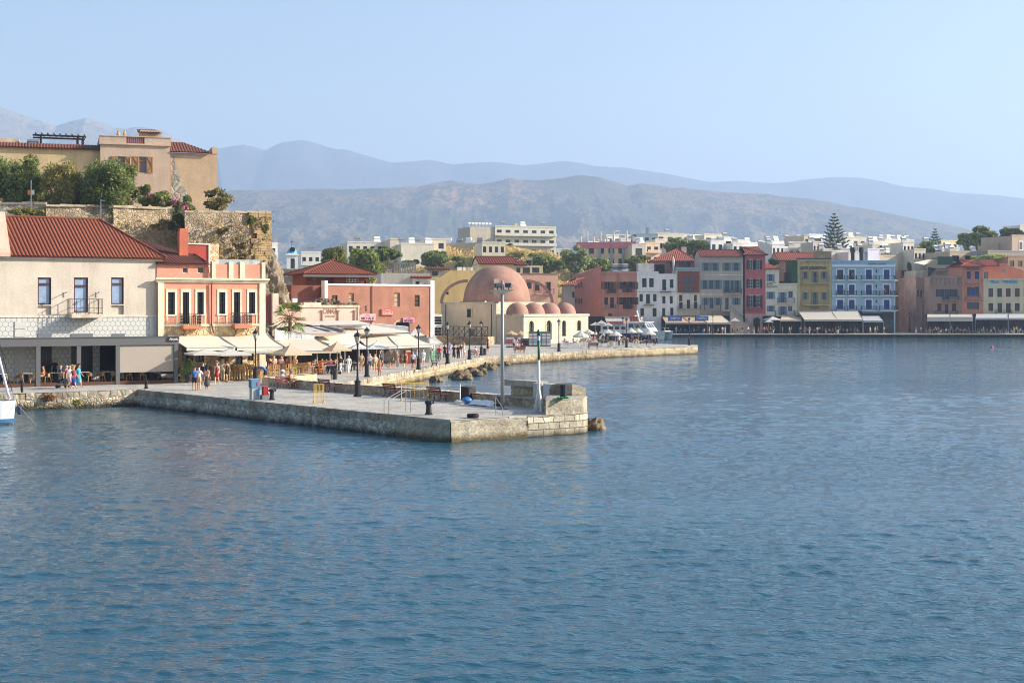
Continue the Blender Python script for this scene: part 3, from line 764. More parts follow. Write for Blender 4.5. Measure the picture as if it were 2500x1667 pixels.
m=MB(); m.box(um,uR,.02,.3,zc+.12,zp-.12); m.box(um,uR,.02,.3,zp-.12,zp); OB.part('parapet',m,[ORG])
m=MB()
for x0,x1 in ((604,634),(745,782),(838,878),(1018,1048)):
    m=MB(); a,c=OB.uz(x0,400)[0],OB.uz(x1,400)[0]; m.box(a,c,-.06,.36,zc+.12,zp+.22); OB.part('parapet_pier',m,TRM)
m=MB(); m.box(um+.4,uR-.4,.16,.18,zp,zp+.42); OB.part('glass_screen',m,clear())
# upper storey with tile roof and little windows on the left
zu=OB.uz(380,362)[1]; u6=OB.uz(580,400)[0]
so_=[OB.rc(360,385,404,430,-.3),OB.rc(486,380,544,434,-.3)]
wall(OB,0,u6,zc+.12,zu,9,so_,ORG,'upper_storey',y0=.3)
for o in so_: window(OB,o,WHITE,GL,1,1,y0=.3,fw=.05)
zr2=OB.uz(170,160,-7)[1]
m=MB(); m.corr([(-.1,0,zu),(u6+.1,0,zu),(u6+.1,4,zu+.9),(-.1,4,zu+1.1)],.3,.08); m.corr([(-.3,4,zu+1.3),(u6-.8,4,zu+.95),(u6-2.6,9,zr2),(-.3,9,zr2)],.3,.08)
m.tube([(-.1,4.0,zu+1.25),(u6-1.8,4.0,zu+1.12),(u6-.4,3,zu+.75),(u6-.35,2.6,zu+1.0),(u6,.6,zu+.3)],.06,6); OB.part('roof',m,tile((104,64,54),.5))
c0,c1,z0,z1=OB.rc(335,60,408,255,-3); m=MB(); m.box(c0,c1,3,3.0+(c1-c0)*.9,zu,z1-.25); m.box(c0+.06,c1-.06,3.06,3+(c1-c0)*.9-.06,z1-.25,z1); OB.part('chimney',m,plaster((206,112,82),.08,.2))
c0,c1,z0,z1=OB.rc(405,195,575,330,-5); m=MB(); m.box(c0,c1,5,8,zu,z1); OB.part('roof_room',m,plaster((176,78,66),.08,.25)); m=MB(); m.box(c1,c1+.12,4.9,8,zu,z1+.12); m.box(c0,c1,4.9,5,z1,z1+.1); OB.part('roof_room_edge',m,WHITE)
c0,c1,z0,z1=OB.rc(582,190,662,350,-6); m=MB(); m.box(c0,c1,6,9,zu-.5,z1); OB.part('stone_stack',m,rubble((214,186,150),3.0,(190,160,130),.2))
dp=OB.uz(597,600)[0]; m=MB(); m.tube([(dp,-.16,zc-.3),(dp,-.12,zb+.1),(dp+.2,-.12,zb-.7)],.06,6); OB.part('drainpipe',m,plain((88,62,54),.5))
for x0,x1,zz_ in ((338,520,868),(768,940,862)):
    u0,u1,_,z=OB.rc(x0,zz_,x1,zz_+20,.4); balcony(OB,u0+.15,u1-.15,z,.85,plaster((226,128,92)),BLACK,h=1.0,gap=.16,th=.28,ornate=True,bracket=BLACK)
m=MB()
for x,y in ((430,1120),(720,1130),(880,1120)): 
    u,z=OB.uz(x,y); m.cyl((u,-.05,z),(u,-.01,z),.28,n=14)
OB.part('wall_plaque',m,plain((120,86,60),.6))

# ------------------------------------------------------------------ fortress hill: retaining walls, platform, rock
FW=rubble((192,172,142),3.6,(160,136,104),.3,dark=(128,108,72)); FW2=rubble((170,154,130),3.2,(124,108,82),.32,dark=(104,92,56)); BLK=ashlar((178,152,112),1.1,.55,.2,(120,100,74),None,.03,.7)
def fort(label,x0,x1,d0,d1,ytop,mat,zb=1,th=1.5,rough=.35):
    a=Vector((ax(x0,d0),d0,0)); b=Vector((ax(x1,d1),d1,0)); d=b-a; L=d.length; an=math.atan2(d.y,d.x); t=thing('fortress_wall',label,'fortress wall',a,an)
    zt=[az(ytop[0],d0),az(ytop[1],d1)]
    nx=int(L/.35); X,V=np.meshgrid(np.linspace(0,L,nx),np.linspace(0,1,40)); top=zt[0]+(zt[1]-zt[0])*X/L+(fbm(X*1.1+x0,V*0,3,5)-.5)*.25
    Z=zb+(top-zb)*V; Y=(fbm(X*.6+x0,Z*.6,5,9)-.5)*rough*2-(1-V)*1.2
    gridmesh('wall_face',X,Y,Z,mat,False,t)
    m=MB(); n=int(L/1.2)
    for i in range(n):
        z=zt[0]+(zt[1]-zt[0])*(i+.5)/n; m.box(i*L/n,(i+1)*L/n-.02,-.15+R.uniform(-.05,.05),th,z-.12,z+.12+R.uniform(-.03,.05))
    m.build('coping',plaster((196,176,146),.15,.4),t); return t
fort('grey rubble parapet at the left end of the terrace under the tamarisk trees',-180,113,150,152,(496,497),rubble((190,176,156),4.0,(150,138,118),.3))
fort('shaded brown terrace wall between the two tamarisk trees',112,278,150.5,154,(502,503),FW2)
fort('tall golden rubble fortress wall above the red tiled roof',276,449,148,152,(504,511),FW)
fort('fortress wall with hanging weeds, ending in squared blocks at its outer corner',450,661,146.5,151.2,(517,518),FW2)
t=thing('fortress_corner','squared brown block masonry at the outer corner of the fortress wall','fortress wall',(ax(600,149.8),149.75,0),rad(29))
m=MB(); w=(ax(661,151.2)-ax(600,149.8))*1.14; zt=az(519,150)
for k in range(22):
    z1=zt-k*.55; st=R.uniform(0,1.0)+k*.05
    if z1<9.5: break
    x=st
    while x<w-.3:
        ww=min(R.uniform(.8,1.3),w-x); m.box(x+.015,x+ww-.015,-.35+R.uniform(-.05,.05)-k*.035,.5,z1-.53,z1); x+=ww
m.build('block_face',BLK,t)
pf=MB(); pf.M=None
pp=[(ax(-200,150),150.4),(ax(278,154),154.6),(ax(278,148),148.6),(ax(450,152),152.6),(ax(450,147),147.2),(ax(660,151),151.9),(ax(660,149.5)-8,190),(ax(660,149.5)-14,215),(ax(-200,150),215)]
pf.prism(pp,.5,az(521,150)); o=pf.build('terrace',plain((150,132,100),.9,0,.2,1.0)); o['kind']='structure'
# rock skirt below the corner, spreading towards the water
t=thing('rock_outcrop','lumpy grey rock face spreading from the fortress corner down behind the orange house','rock face',(0,0,0),0)
pth=[(ax(470,147),147),(ax(560,149),148.8),(ax(640,150),150.2),(ax(657,150.6),150.7),(ax(660,152),152.5),(ax(660,157),157),(ax(654,170),170)]
nrm=[(0,-1),(.05,-1),(.6,-.9),(1.1,-.5),(1.15,.0),(1.15,.1),(1.1,.1)]
S=np.linspace(0,6,130); k=np.clip(S.astype(int),0,5); f=S-k
pth=np.array(pth); nrm=np.array(nrm); bx=pth[k]+(pth[k+1]-pth[k])*f[:,None]; bn=nrm[k]+(nrm[k+1]-nrm[k])*f[:,None]
V=np.linspace(0,1,60); zt=az(600,149); Xs,Zs,Ys=[],[],[]
for v in V:
    o_=-.1+ 3.3*v**1.05; nz=(fbm(S*2.2,np.full_like(S,v*7),6,77,True)-.4)*1.5*min(1,v*5)+(fbm(S*9,np.full_like(S,v*26),4,78)-.5)*.7
    Xs.append(bx[:,0]+bn[:,0]*(o_+nz)); Ys.append(bx[:,1]+bn[:,1]*(o_+nz)); Zs.append(np.full_like(S,zt-v*(zt-1.0))+ (fbm(S*1.5,S*0+v*5,4,79)-.5)*1.6)
n=NT('grey_rock'); c=n.ramp(n.noise(.7,7,None,.7),[(.3,lin((96,88,74))),(.5,lin((146,132,112))),(.72,lin((178,160,136)))]); c=n.mix(n.math('MULTIPLY',n.ramp(n.noise(.4,4),[(.5,0.0),(.65,1.0)]),.5),c,lin((112,96,58)))
ROCK=n.out(c,.95,n.bump(n.noise(2.4,7,None,.75),1.0,.25),0,.1)
gridmesh('rock',np.array(Xs),np.array(Ys),np.array(Zs),ROCK,False,t)

# house on the fortress hill
KH=Bld('hilltop_house','ochre house with shuttered windows and balustraded roof terrace on top of the fortress hill','house',823,168,18,R1)
OCH=plaster((212,178,140),.09,.22,(150,110,76)); PKO=plaster((212,182,154),.08,.25,(150,120,96)); zbase=az(530,168)-Q
uR=KH.uz(1394,500)[0]; zT=KH.uz(1100,378)[1]
ops=[KH.rc(962,478,1024,600),KH.rc(1140,480,1200,612)]
wall(KH,0,uR,zbase,zT,10,ops,PKO)
for o in ops:
    w=window(KH,o,plain((150,110,70),.6),glass((84,104,124)),2,2,fw=.07); 
    q=MB(); zt_=o[3]-(o[3]-o[2])*.26; q.box(o[0],o[1],.06,.16,zt_-.05,zt_+.05); q.build('transom',plain((150,110,70),.6),w)
    for a in (o[0]-.75,o[1]+.05):
        q=MB(); 
        for z in (o[2],o[3]-.12): q.box(a,a+.7,-.07,-.02,z,z+.12)
        q.box(a,a+.1,-.07,-.02,o[2],o[3]); q.box(a+.6,a+.7,-.07,-.02,o[2],o[3]); q.box(a+.1,a+.6,-.045,-.02,o[2]+.1,o[3]-.1); zc_=(o[2]+o[3])/2; q.bar((a+.05,-.06,o[2]+.1),(a+.65,-.06,zc_),.09,.03); q.bar((a+.05,-.06,o[3]-.1),(a+.65,-.06,zc_),.09,.03); q.build('shutter',plain((170,130,84),.7,0,.15),w)
zp=KH.uz(1100,312)[1]; b0,b1=KH.uz(1036,340)[0],KH.uz(1185,340)[0]
m=MB(); m.box(-.1,b0,-.05,.25,zT,zp-.1); m.box(b1,uR+.1,-.05,.25,zT,zp-.1); m.box(-.15,uR+.15,-.12,.3,zp-.1,zp); m.box(-.15,uR+.15,-.2,.05,zT-.12,zT+.06); m.box(-.1,.2,.25,9.9,zT,zp-.1); m.box(uR-.2,uR+.1,.25,9.9,zT,zp-.1); KH.part('parapet',m,PKO)
m=MB()
for i in range(9): u=b0+(b1-b0)*(i+.5)/9; m.box(u-.1,u+.1,0,.2,zT,zp-.1)
KH.part('balustrade',m,plaster((150,70,52)))
m=MB(); c0,c1,z0,z1=KH.rc(1150,280,1320,312,-5); m.box(c0,c1,5,8,zT,z1+.25); KH.part('roof_lantern',m,PKO)
c0,c1,z0,z1=KH.rc(1130,245,1325,290,-4.6); m=MB(); m.corr([(c0,4.4,z0),(c1,4.4,z0),(c1-.4,8,z1+.1),(c0+.1,8,z1+.1)],.34,.1); KH.part('lantern_roof',m,tile())
m=MB()
for x in (970,1022): 
    c0,c1,z0,z1=KH.rc(x-16,262,x+16,300,-5); m.cyl(((c0+c1)/2,5,zT),((c0+c1)/2,5,z0),(c1-c0)*.45,n=6); m.cyl(((c0+c1)/2,5,z0),((c0+c1)/2,5,z1),(c1-c0)*.5,(c1-c0)*.12,6)
KH.part('chimney_pot',m,plaster((196,160,112)))
# right wing
u9=KH.uz(1742,600)[0]; u10=KH.uz(1785,600)[0]; zw=KH.uz(1500,448)[1]; zh=KH.uz(1740,398)[1]
wall(KH,uR,u10,zbase,zw,9,[],OCH,'wing',y0=.25)
m=MB(); m.box(u9,u10+.02,.2,7,zw,zh); KH.part('wing_parapet',m,OCH)
m=MB(); m.corr([(uR,-.1,zw),(u9,-.1,zw),(u9-3,5,zw+1.7),(uR,5,zw+1.7)],.34,.1); KH.part('wing_roof',m,tile())
m=MB(); PTS=[(1403,470),(1432,462),(1440,590),(1475,600),(1482,720),(1530,740),(1545,830),(1600,905),(1400,905)]
m.face([(lambda q:(q[0],.24-.008,q[1]))(KH.uz(x,y,-.24)) for x,y in PTS]); KH.part('bared_stone_patch',m,rubble((176,168,152),1.2,(150,140,124),.25))
# left wing with tile eaves
uL=KH.uz(-60,500)[0]; zl=KH.uz(400,405)[1]
wall(KH,uL,0,zbase,zl,9,[],plaster((222,190,138),.08,.25),'left_wing',y0=.9)
m=MB(); m.corr([(uL,.55,zl-.05),(0,.55,zl-.05),(0,2.4,zl+.6),(uL,2.4,zl+.6)],.34,.1); m.box(uL,0,2.4,9,zl,zl+.5); KH.part('left_wing_roof',m,tile())
m=MB(); c0,c1,z0,z1=KH.rc(268,292,702,385,-3)
for u in (c0+.9,c1-.9,c1-.3): m.box(u-.12,u+.12,3,3.25,zl,z1-.2); m.box(u-.12,u+.12,5.6,5.85,zl,z1-.2)
for y in (3,5.7): m.box(c0,c1,y,y+.15,z1-.35,z1-.15)
for k in range(9): u=c0+.3+(c1-c0-.5)*k/8; m.bar((u,2.4,z1-.1),(u+.3,6.4,z1+.05),.1,.18)
KH.part('pergola',m,plain((52,42,40),.7))
m=MB(); c0,c1,z0,z1=KH.rc(222,335,318,372,-2.5); m.cyl((c0,2.5,(z0+z1)/2),(c1,2.5,(z0+z1)/2),(z1-z0)*.5,n=10); m.box(c0+.2,c1-.2,2.3,2.7,zl+.3,z0+.1); KH.part('water_tank',m,STEEL)
c0,c1,z0,z1=KH.rc(-80,330,158,390,-4); m=MB(); m.box(c0,c1,4,7,zl,z1); KH.part('roof_room',m,plaster((224,196,160)))
m=MB(); u,z=KH.uz(1070,600); m.cyl((u,-.07,zbase),(u,-.07,KH.uz(1070,490)[1]),.06,n=5); KH.part('drainpipe',m,plain((196,160,130)))
# trees and bushes on the terrace
TAM=leaf((50,64,30),(140,148,84),.35,.5); TAMY=leaf((96,94,44),(176,164,96),.35,.5); OLE=leaf((72,84,42),(150,152,88),.35,.8)
def gtree(label,px,pyc,rx,rz,d,mat,zg,n,size,**k):
    b=(ax(px,d),d,zg); return tree(label,b,az(pyc,d)-zg,rx/F*d,rz/F*d,mat,n,size,**k)
ZT=az(521,150)
gtree('dark feathery tamarisk tree at the left end of the terrace',40,437,92,78,158,TAM,ZT,22000,.42,nb=44,droop=1.0,thin=.28,k=.3)
gtree('yellowish drooping tamarisk between two darker trees on the terrace',158,452,60,64,156,TAMY,ZT,11000,.42,nb=30,droop=1.6,thin=.28,k=.3)
gtree('largest dark green tamarisk in front of the ochre hilltop house',256,455,96,80,155.5,TAM,ZT,24000,.42,nb=46,droop=1.0,thin=.28,k=.3)
gtree('small olive green shrub left of the oleander, under the shuttered windows',350,482,20,30,157,OLE,ZT,2200,.4,nb=8)
PNK=plain((206,120,150),.7,0,.25)
for px,py,rx,lab in ((300,497,20,'pink flowering oleander beside the large tamarisk'),(385,490,42,'pink flowering oleander below the cracked plaster of the hilltop house'),(448,500,26,'pink flowering oleander at the foot of the bare stone patch')):
    t=gtree(lab,px,py,rx,22,156,OLE,ZT,2400,.38,nb=8,trunk=False,name='oleander',cat='shrub')
    P=scatter(blobs(rx/F*156,1.2,1.0,8),260)+np.array([0,-.3,az(py,156)-ZT]); leafmesh('blossom',P,.28,PNK,t)
gtree('thin airy sapling leaning over the wall end, right of the hilltop house',535,487,46,30,152,leaf((88,88,48),(140,130,80),.3),ZT,1300,.36,nb=9,name='sapling',cat='tree')
gtree('low weedy bush on the grey parapet, behind the red roof ridge',58,520,46,12,149.3,leaf((96,98,48),(150,140,78),.3),az(530,149),2600,.36,nb=10,trunk=False,name='bush',cat='shrub')
for px,py,r,rz,lab in ((430,545,20,48,'dark creeper hanging down the wall joint'),(500,540,32,14,'olive weeds hanging from the top of the fortress wall'),(612,538,14,10,'round caper bush near the fortress corner'),(648,560,9,10,'small bush on the corner blocks'),(390,548,22,14,'dry weed tuft on the golden wall'),(545,565,15,9,'brown dry scrub on the fortress slope'),(585,600,16,10,'scrub on the slope below the wall top'),(505,605,24,12,'dry brown scrub above the orange house roof'),(590,628,20,9,'green scrub among the rocks')):
    dry='dry' in lab or 'scrub' in lab
    gtree(lab,px,py,r,rz,148.2,leaf((104,90,50),(160,138,90),.25) if dry else leaf((58,68,32),(118,122,62),.25),az(py+rz,148),int(20*r+500),.34,nb=8,trunk=False,name='wall_shrub',cat='shrub',ry=.7)
P=[]
for k in range(26):
    f=R.random(); px=455+f*200; y0_=R.uniform(525,640); d=146.2+f*4.6-.9-max(0,(y0_-590)/60); cx_,cz_=ax(px,d),az(y0_,d); r=R.uniform(.3,.9); q=NR.normal(size=(int(30*r)+8,3))*[r*.6,.25,r*.4]+[cx_,d,cz_]; P+=q.tolist()
for k in range(16):
    f=R.random(); px=280+f*168; y0_=R.uniform(530,610); d=147.6+f*4; cx_,cz_=ax(px,d),az(y0_,d); r=R.uniform(.25,.7); P+=(NR.normal(size=(int(40*r)+8,3))*[r*.6,.2,r*.4]+[cx_,d-.5,cz_]).tolist()
o=leafmesh('scrub',P,.38,leaf((104,96,58),(186,164,112),.25,.25),None,.5,.4); o['kind']='stuff'
for x,z,r,l in ((330,.7,.7,'grassy weed tuft growing on the quay wall beside the yacht'),(590,.85,.5,'reddish dry weed hanging from the quay wall coping'),(930,.5,.35,'small green weed low on the quay wall'),(215,.75,.4,'weed next to the slim bollard on the quay wall')):
    p=gp(*S1(x,430),.9); t=thing('wall_weed',l,'weed',(p.x,p.y,0)); leafmesh('foliage',NR.normal(size=(int(320*r)+40,3))*[r*.5,.12,r*.25]+[0,-.25,z],.26,leaf((92,96,46),(164,150,84),.25) if 'red' not in l else leaf((120,84,56),(160,120,80),.25),t,.5,.35)
t=thing('signal_mast','thin mast with an orange white day mark board on the parapet','mast',(ax(76,151),151,ZT)); m=MB(); zt_=az(440,151)-ZT; m.cyl((0,0,-1),(0,0,zt_),.06,n=5); m.build('pole',STEEL,t); m=MB(); z=az(470,151)-ZT; m.box(-.35,.05,-.08,-.06,z-.25,z+.25); m.build('board',plain((232,140,60)),t); m=MB(); m.box(.05,.35,-.08,-.06,z-.25,z+.25); m.build('board',WHITE,t)
t=thing('signal_mast','bare thin pole on the wall in front of the largest tamarisk','mast',(ax(246,150.5),150.5,ZT-1)); m=MB(); m.cyl((0,0,-1),(0,0,az(487,150.5)-ZT+1),.06,n=5); m.build('pole',STEEL,t); m=MB(); m.cbox((.2,0,az(490,150.5)-ZT+1),(.5,.1,.1)); m.build('lamp_arm',STEEL,t)
# ------------------------------------------------------------------ low pink restaurant building
CA=Bld('pink_restaurant','low salmon pink restaurant building with rubble on its flat roof, behind the palm','restaurant',150,148.0,27,R4)
PNKP=plaster((246,206,180),.06,.15,(190,150,120)); u1=CA.uz(918,780)[0]; zt=CA.uz(500,735)[1]
wall(CA,0,u1,0,zt,9,[],PNKP)
m=MB(); m.box(-.1,u1+.15,-.12,.4,zt-.12,zt+.12); m.box(-.6,.05,-.1,.6,0,CA.uz(150,612)[1]); m.box(u1-.05,u1+.12,-.08,.3,0,zt-.1); CA.part('cornice',m,plaster((236,210,180),.1,.4))
m=MB(); a,c=CA.uz(410,700)[0],CA.uz(575,700)[0]; m.box(a,c,.3,.9,zt+.12,CA.uz(480,700)[1]); CA.part('roof_parapet',m,PNKP)
m=MB(); 
for i in range(110):
    u=R.uniform(CA.uz(370,700,-2)[0],CA.uz(900,700,-2)[0]); y=R.uniform(1.0,5); f=.5+.5*math.sin(u*1.3); m.ball((u,y,zt+.1+R.uniform(0,.7)*f),R.uniform(.2,.45),6,0,R.uniform(.15,.3))
o=CA.part('rubble_heap',m,rubble((128,116,100),2.5,(84,76,66),.4)); o['kind']='stuff'
for x in (575,727,886):
    u,z1=CA.uz(x,782); _,z0=CA.uz(x,872); m=MB(); m.box(u-.06,u+.06,-.1,0,z0,z1); m.box(u-.16,u+.16,-.16,0,z1,z1+.12); m.box(u-.05,u+.16,-.16,0,z0-.1,z0); CA.part('wall_bracket',m,plain((190,140,116),.6))
u,z=CA.uz(652,785); text('CANALE',.82,plain((176,128,100)),CA.root,(u,-.02,z),w=1.55)
u,z=CA.uz(650,832); text('THE WINE & SPIRIT',.16,plain((150,104,80)),CA.root,(u,-.02,z),w=1.1)
m=MB(); a,c,z0,z1=CA.rc(165,745,372,870); m.box(a,c,-.02,0,z0,z1); CA.part('painted_panel',m,plaster((240,178,158),.06,.1))
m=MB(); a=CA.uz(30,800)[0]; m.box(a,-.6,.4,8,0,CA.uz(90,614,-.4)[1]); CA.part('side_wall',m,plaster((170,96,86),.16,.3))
m=MB(); 
for x0,x1,y0_,y1_ in ((188,232,675,700),(292,338,660,700),(350,405,706,724)):
    a,c,z0,z1=CA.rc(x0,y0_,x1,y1_,-2); m.box(a,c,2,2.5,z0,z1)
CA.part('roof_vent',m,WHITE)

# ------------------------------------------------------------------ long terracotta restaurant building
RB=Bld('terracotta_restaurant','long terracotta restaurant building with flaking paint and a flat white edged roof','restaurant',625,172.0,34,R4)
TER=plaster((178,122,96),.12,.35,(150,92,76)); u1=RB.uz(1610,700)[0]; zt=RB.uz(1100,540)[1]
ops=[RB.rc(668,630,722,690),RB.rc(828,610,878,690),RB.rc(1266,607,1318,740),RB.rc(1460,628,1508,740),RB.rc(1276,890,1412,1040)]
ops[4]=(ops[4][0],ops[4][1],.0,ops[4][3])
wall(RB,0,u1,0,zt,14,ops,TER)
for i,o in enumerate(ops[:4]): window(RB,o,plain((120,98,76),.6),(plain((190,160,130)) if i in(1,2) else GLD),2 if i==0 else 1,3,fw=.06)
m=MB(); m.box(ops[4][0],ops[4][1],.21,.3,0,ops[4][3]); RB.part('archway',m,DARK)
q=MB(); 
for k in range(8):
    t0,t1=math.pi*k/8,math.pi*(k+1)/8; c=(ops[4][0]+ops[4][1])/2; r0=(ops[4][1]-ops[4][0])/2; r1=r0+.25; z=ops[4][3]-.3; f=.55
    q.face([(c-r0*math.cos(t0),-.02,z+f*r0*math.sin(t0)),(c-r1*math.cos(t0),-.02,z+f*r1*math.sin(t0)),(c-r1*math.cos(t1),-.02,z+f*r1*math.sin(t1)),(c-r0*math.cos(t1),-.02,z+f*r0*math.sin(t1))])
RB.part('arch_ring',q,plaster((216,170,140)))
WEDGE=plaster((238,234,228),.04,.2)
m=MB(); m.box(-.05,u1,-.08,.3,zt-.02,zt+.22); m.box(u1-.02,u1+.55,-.1,2,.8,RB.uz(1610,490)[1]); RB.part('white_edge',m,WEDGE)
m=MB(); a,_,z0,z1=RB.rc(595,490,625,660); m.box(a,-.02,-.12,.8,z0,z1); RB.part('white_pier',m,WEDGE)
m=MB(); a,_,z0,z1=RB.rc(280,535,595,700,-1.5); m.box(a,-.02,1.5,10,0,z1); 
RB.part('annex',m,plaster((140,82,68),.12,.3))
m=MB(); z=RB.uz(1100,700)[1]; u=RB.uz(1048,600)[0]; m.box(u-.08,u+.08,-.1,0,1.5,zt); RB.part('downpipe',m,plain((120,70,60)))
def board(x0,y0,x1,y1,c,word,wc,size,emb=None):
    o=RB.rc(x0,y0,x1,y1,.15); m=MB(); m.box(o[0],o[1],-.2,-.12,o[2],o[3]); s_=RB.part('sign_board',m,c)
    text(word,size,wc,s_,((o[0]+o[1])/2,-.21,o[2]+(o[3]-o[2])*.3),w=(o[1]-o[0])*.78,bold=.008)
    if emb:
        q=MB(); u=(o[0]+o[1])/2; z=o[2]+(o[3]-o[2])*.72
        for a,b_,r in ((-.5,.05,.14),(0,.1,.22),(.5,-.02,.12)): q.lathe([(1e-3,0),(r,.0)],(0,0,0),4) if 0 else q.face([(u+.5*a-.22,-.215,z+b_*.6),(u+.5*a,-.215,z+b_*.6+r*.4),(u+.5*a+.22,-.215,z+b_*.6+.03),(u+.5*a,-.215,z+b_*.6-r*.4)])
        q.build('fish_emblem',emb,s_)
    return s_
PKB=plain((236,166,160),.6); BLU=plain((88,118,150))
board(932,808,1084,872,PKB,'MICHALIS',plain((90,50,90)),.5,BLU)
board(1142,758,1262,822,plain((190,100,92)),'CANALE',plain((236,196,180)),.42,plain((226,180,166)))
board(1348,842,1456,890,plain((222,130,150)),'MIXAΛHΣ',plain((90,60,110)),.42,BLU)
m=MB(); u0,z0=RB.uz(920,770,1); u1_,z1_=RB.uz(1018,728,.2); m.bar((u0,-1.2,z0),(u1_,-.1,z1_),.07,.07); u,z=RB.uz(997,755,.5); m.cyl((u,-.5,z+.35),(u,-.5,z-.4),.1,.16,6); RB.part('hanging_lantern',m,plain((110,80,64)))
# pavilion with hipped roof on top
RP=Bld('red_tower_room','red upper room with hipped tile roof, rising behind the terracotta restaurant','house',693,196,24,R4)
RED=plaster((146,80,60),.12,.25); uL=RP.uz(440,480)[0]; uR=RP.uz(1008,480)[0]; zt=RP.uz(850,425)[1]
o=RP.rc(808,432,926,508); o2=RP.rc(972,488,996,524)
wall(RP,0,uR,0,zt,8,[o,o2],RED); window(RP,o,WHITE,GLD,4,3,fw=.08); window(RP,o2,DARK,GLD,1,1)
m=MB(); m.box(uL,0,1.2,8,0,zt); RP.part('recessed_wing',m,RED)
for x in (498,576):
    a,c,z0,z1=RP.rc(x-22,448,x+22,486,-1.2); m=MB(); m.box(a,c,1.15,1.19,z0,z1); RP.part('wing_window',m,GLD)
hiproof(RP,uL-.5,uR+.6,-.7,8.5,zt,RP.uz(800,300,-4)[1]-zt,5.5,4.6,tile((120,66,50)),over=.5,pitch=.38)
m=MB(); m.box(uL-1,uR+1.1,-1.2,-1.05,zt-.5,zt-.2); RP.part('gutter',m,plain((120,104,96)))
# ochre block and white-framed annex between the terracotta building and the mosque
YB=Bld('yellow_house','plain mustard yellow house wall between the terracotta building and the large dome','house',45,262,12,R5)
YEL2=plaster((226,190,120),.07,.2,(170,130,80)); a=YB.uz(265,600)[0]; c=YB.uz(512,600)[0]
m=MB(); z0=YB.uz(60,620)[1]; z1=YB.uz(180,605)[1]; z2=YB.uz(240,545)[1]; z3=YB.uz(330,552)[1]; z4=YB.uz(505,572)[1]
us=[0,YB.uz(150,600)[0],YB.uz(180,600)[0],YB.uz(215,600)[0],a]; zs=[z0,z0,z1,(z1+z2)/2,z2]
for i in range(4): m.add([(us[i],0,0),(us[i+1],0,0),(us[i+1],0,zs[i+1]),(us[i],0,zs[i]),(us[i],8,0),(us[i+1],8,0),(us[i+1],8,zs[i+1]),(us[i],8,zs[i])],[(0,1,2,3),(3,2,6,7),(4,7,6,5),(0,3,7,4)])
m.box(a,c,.5,9,0,z3); YB.part('wall',m,YEL2)
m=MB(); o=YB.rc(212,774,234,800); m.box(o[0],o[1],-.02,0,o[2],o[3]); YB.part('vent_opening',m,DARK)
m=MB()
for x in (350,410,440,460): u,z=YB.uz(x,540,-1); m.cbox((u,1.4,z),(.9,.6,.8))
YB.part('air_conditioner',m,WHITE)
XB=Bld('white_glazed_annex','white framed two storey glazed annex squeezed between terracotta wall and mosque','annex',62,236,12,R5)
u1=XB.uz(168,1100)[0]; zt=XB.uz(110,1005)[1]; os_=[XB.rc(72,1028,166,1112),XB.rc(66,1140,164,1230)]
wall(XB,0,u1,0,zt,6,os_,WHITE)
for o in os_: window(XB,o,WHITE,GLD,1,3,fw=.05)

# ------------------------------------------------------------------ domed mosque
C0=(1.9,232.7)
MQ=thing('mosque','old harbour mosque with one big pink dome, flying buttresses and arcade','mosque',(C0[0],C0[1],Q),rad(45))
def mp(mb,name,mat,smooth=False,parent=None): return mb.build(name,mat,parent or MQ,smooth)
class L: pass
MB_=Bld.__new__(Bld); MB_.X,MB_.Y,MB_.a,MB_.z0,MB_.cr=C0[0],C0[1],rad(45),Q,R5; MB_.ux=math.cos(rad(45)); MB_.uy=math.sin(rad(45)); MB_.root=MQ
STO=ashlar((204,194,170),.9,.45,.07,(206,186,148),None,.012,.15); MPL=plaster((220,196,162),.07,.25,(170,130,90)); DOM=plaster((170,130,110),.14,.5,(160,104,92))
DOMB=plaster((178,138,120),.06,.3,(170,120,100))
za=MB_.uz(1300,1010)[1]; UL=15.8
def arched(u0,u1,z0,z1,mb,y,n=10):
    r=(u1-u0)/2; c=(u0+u1)/2; zs=z1-r
    pts=[(u0,y,z0),(u1,y,z0)]+[(c+r*math.cos(math.pi*i/n),y,zs+r*math.sin(math.pi*i/n)) for i in range(n+1)]
    mb.face(pts)
ops=[MB_.rc(1066,1072,1115,1252),MB_.rc(1245,1068,1300,1268),MB_.rc(1405,1068,1450,1232),MB_.rc(1562,1066,1606,1175)]
hw=[(o[0],o[1],o[2],o[3]) for o in ops]
wall(MB_,0,UL,0,za,6.4,hw,STO,'arcade',rv=.45)
m=MB(); m.face([(0,-.001,0),(0,-.001,0.01),(0,6,0.01)]) if 0 else None
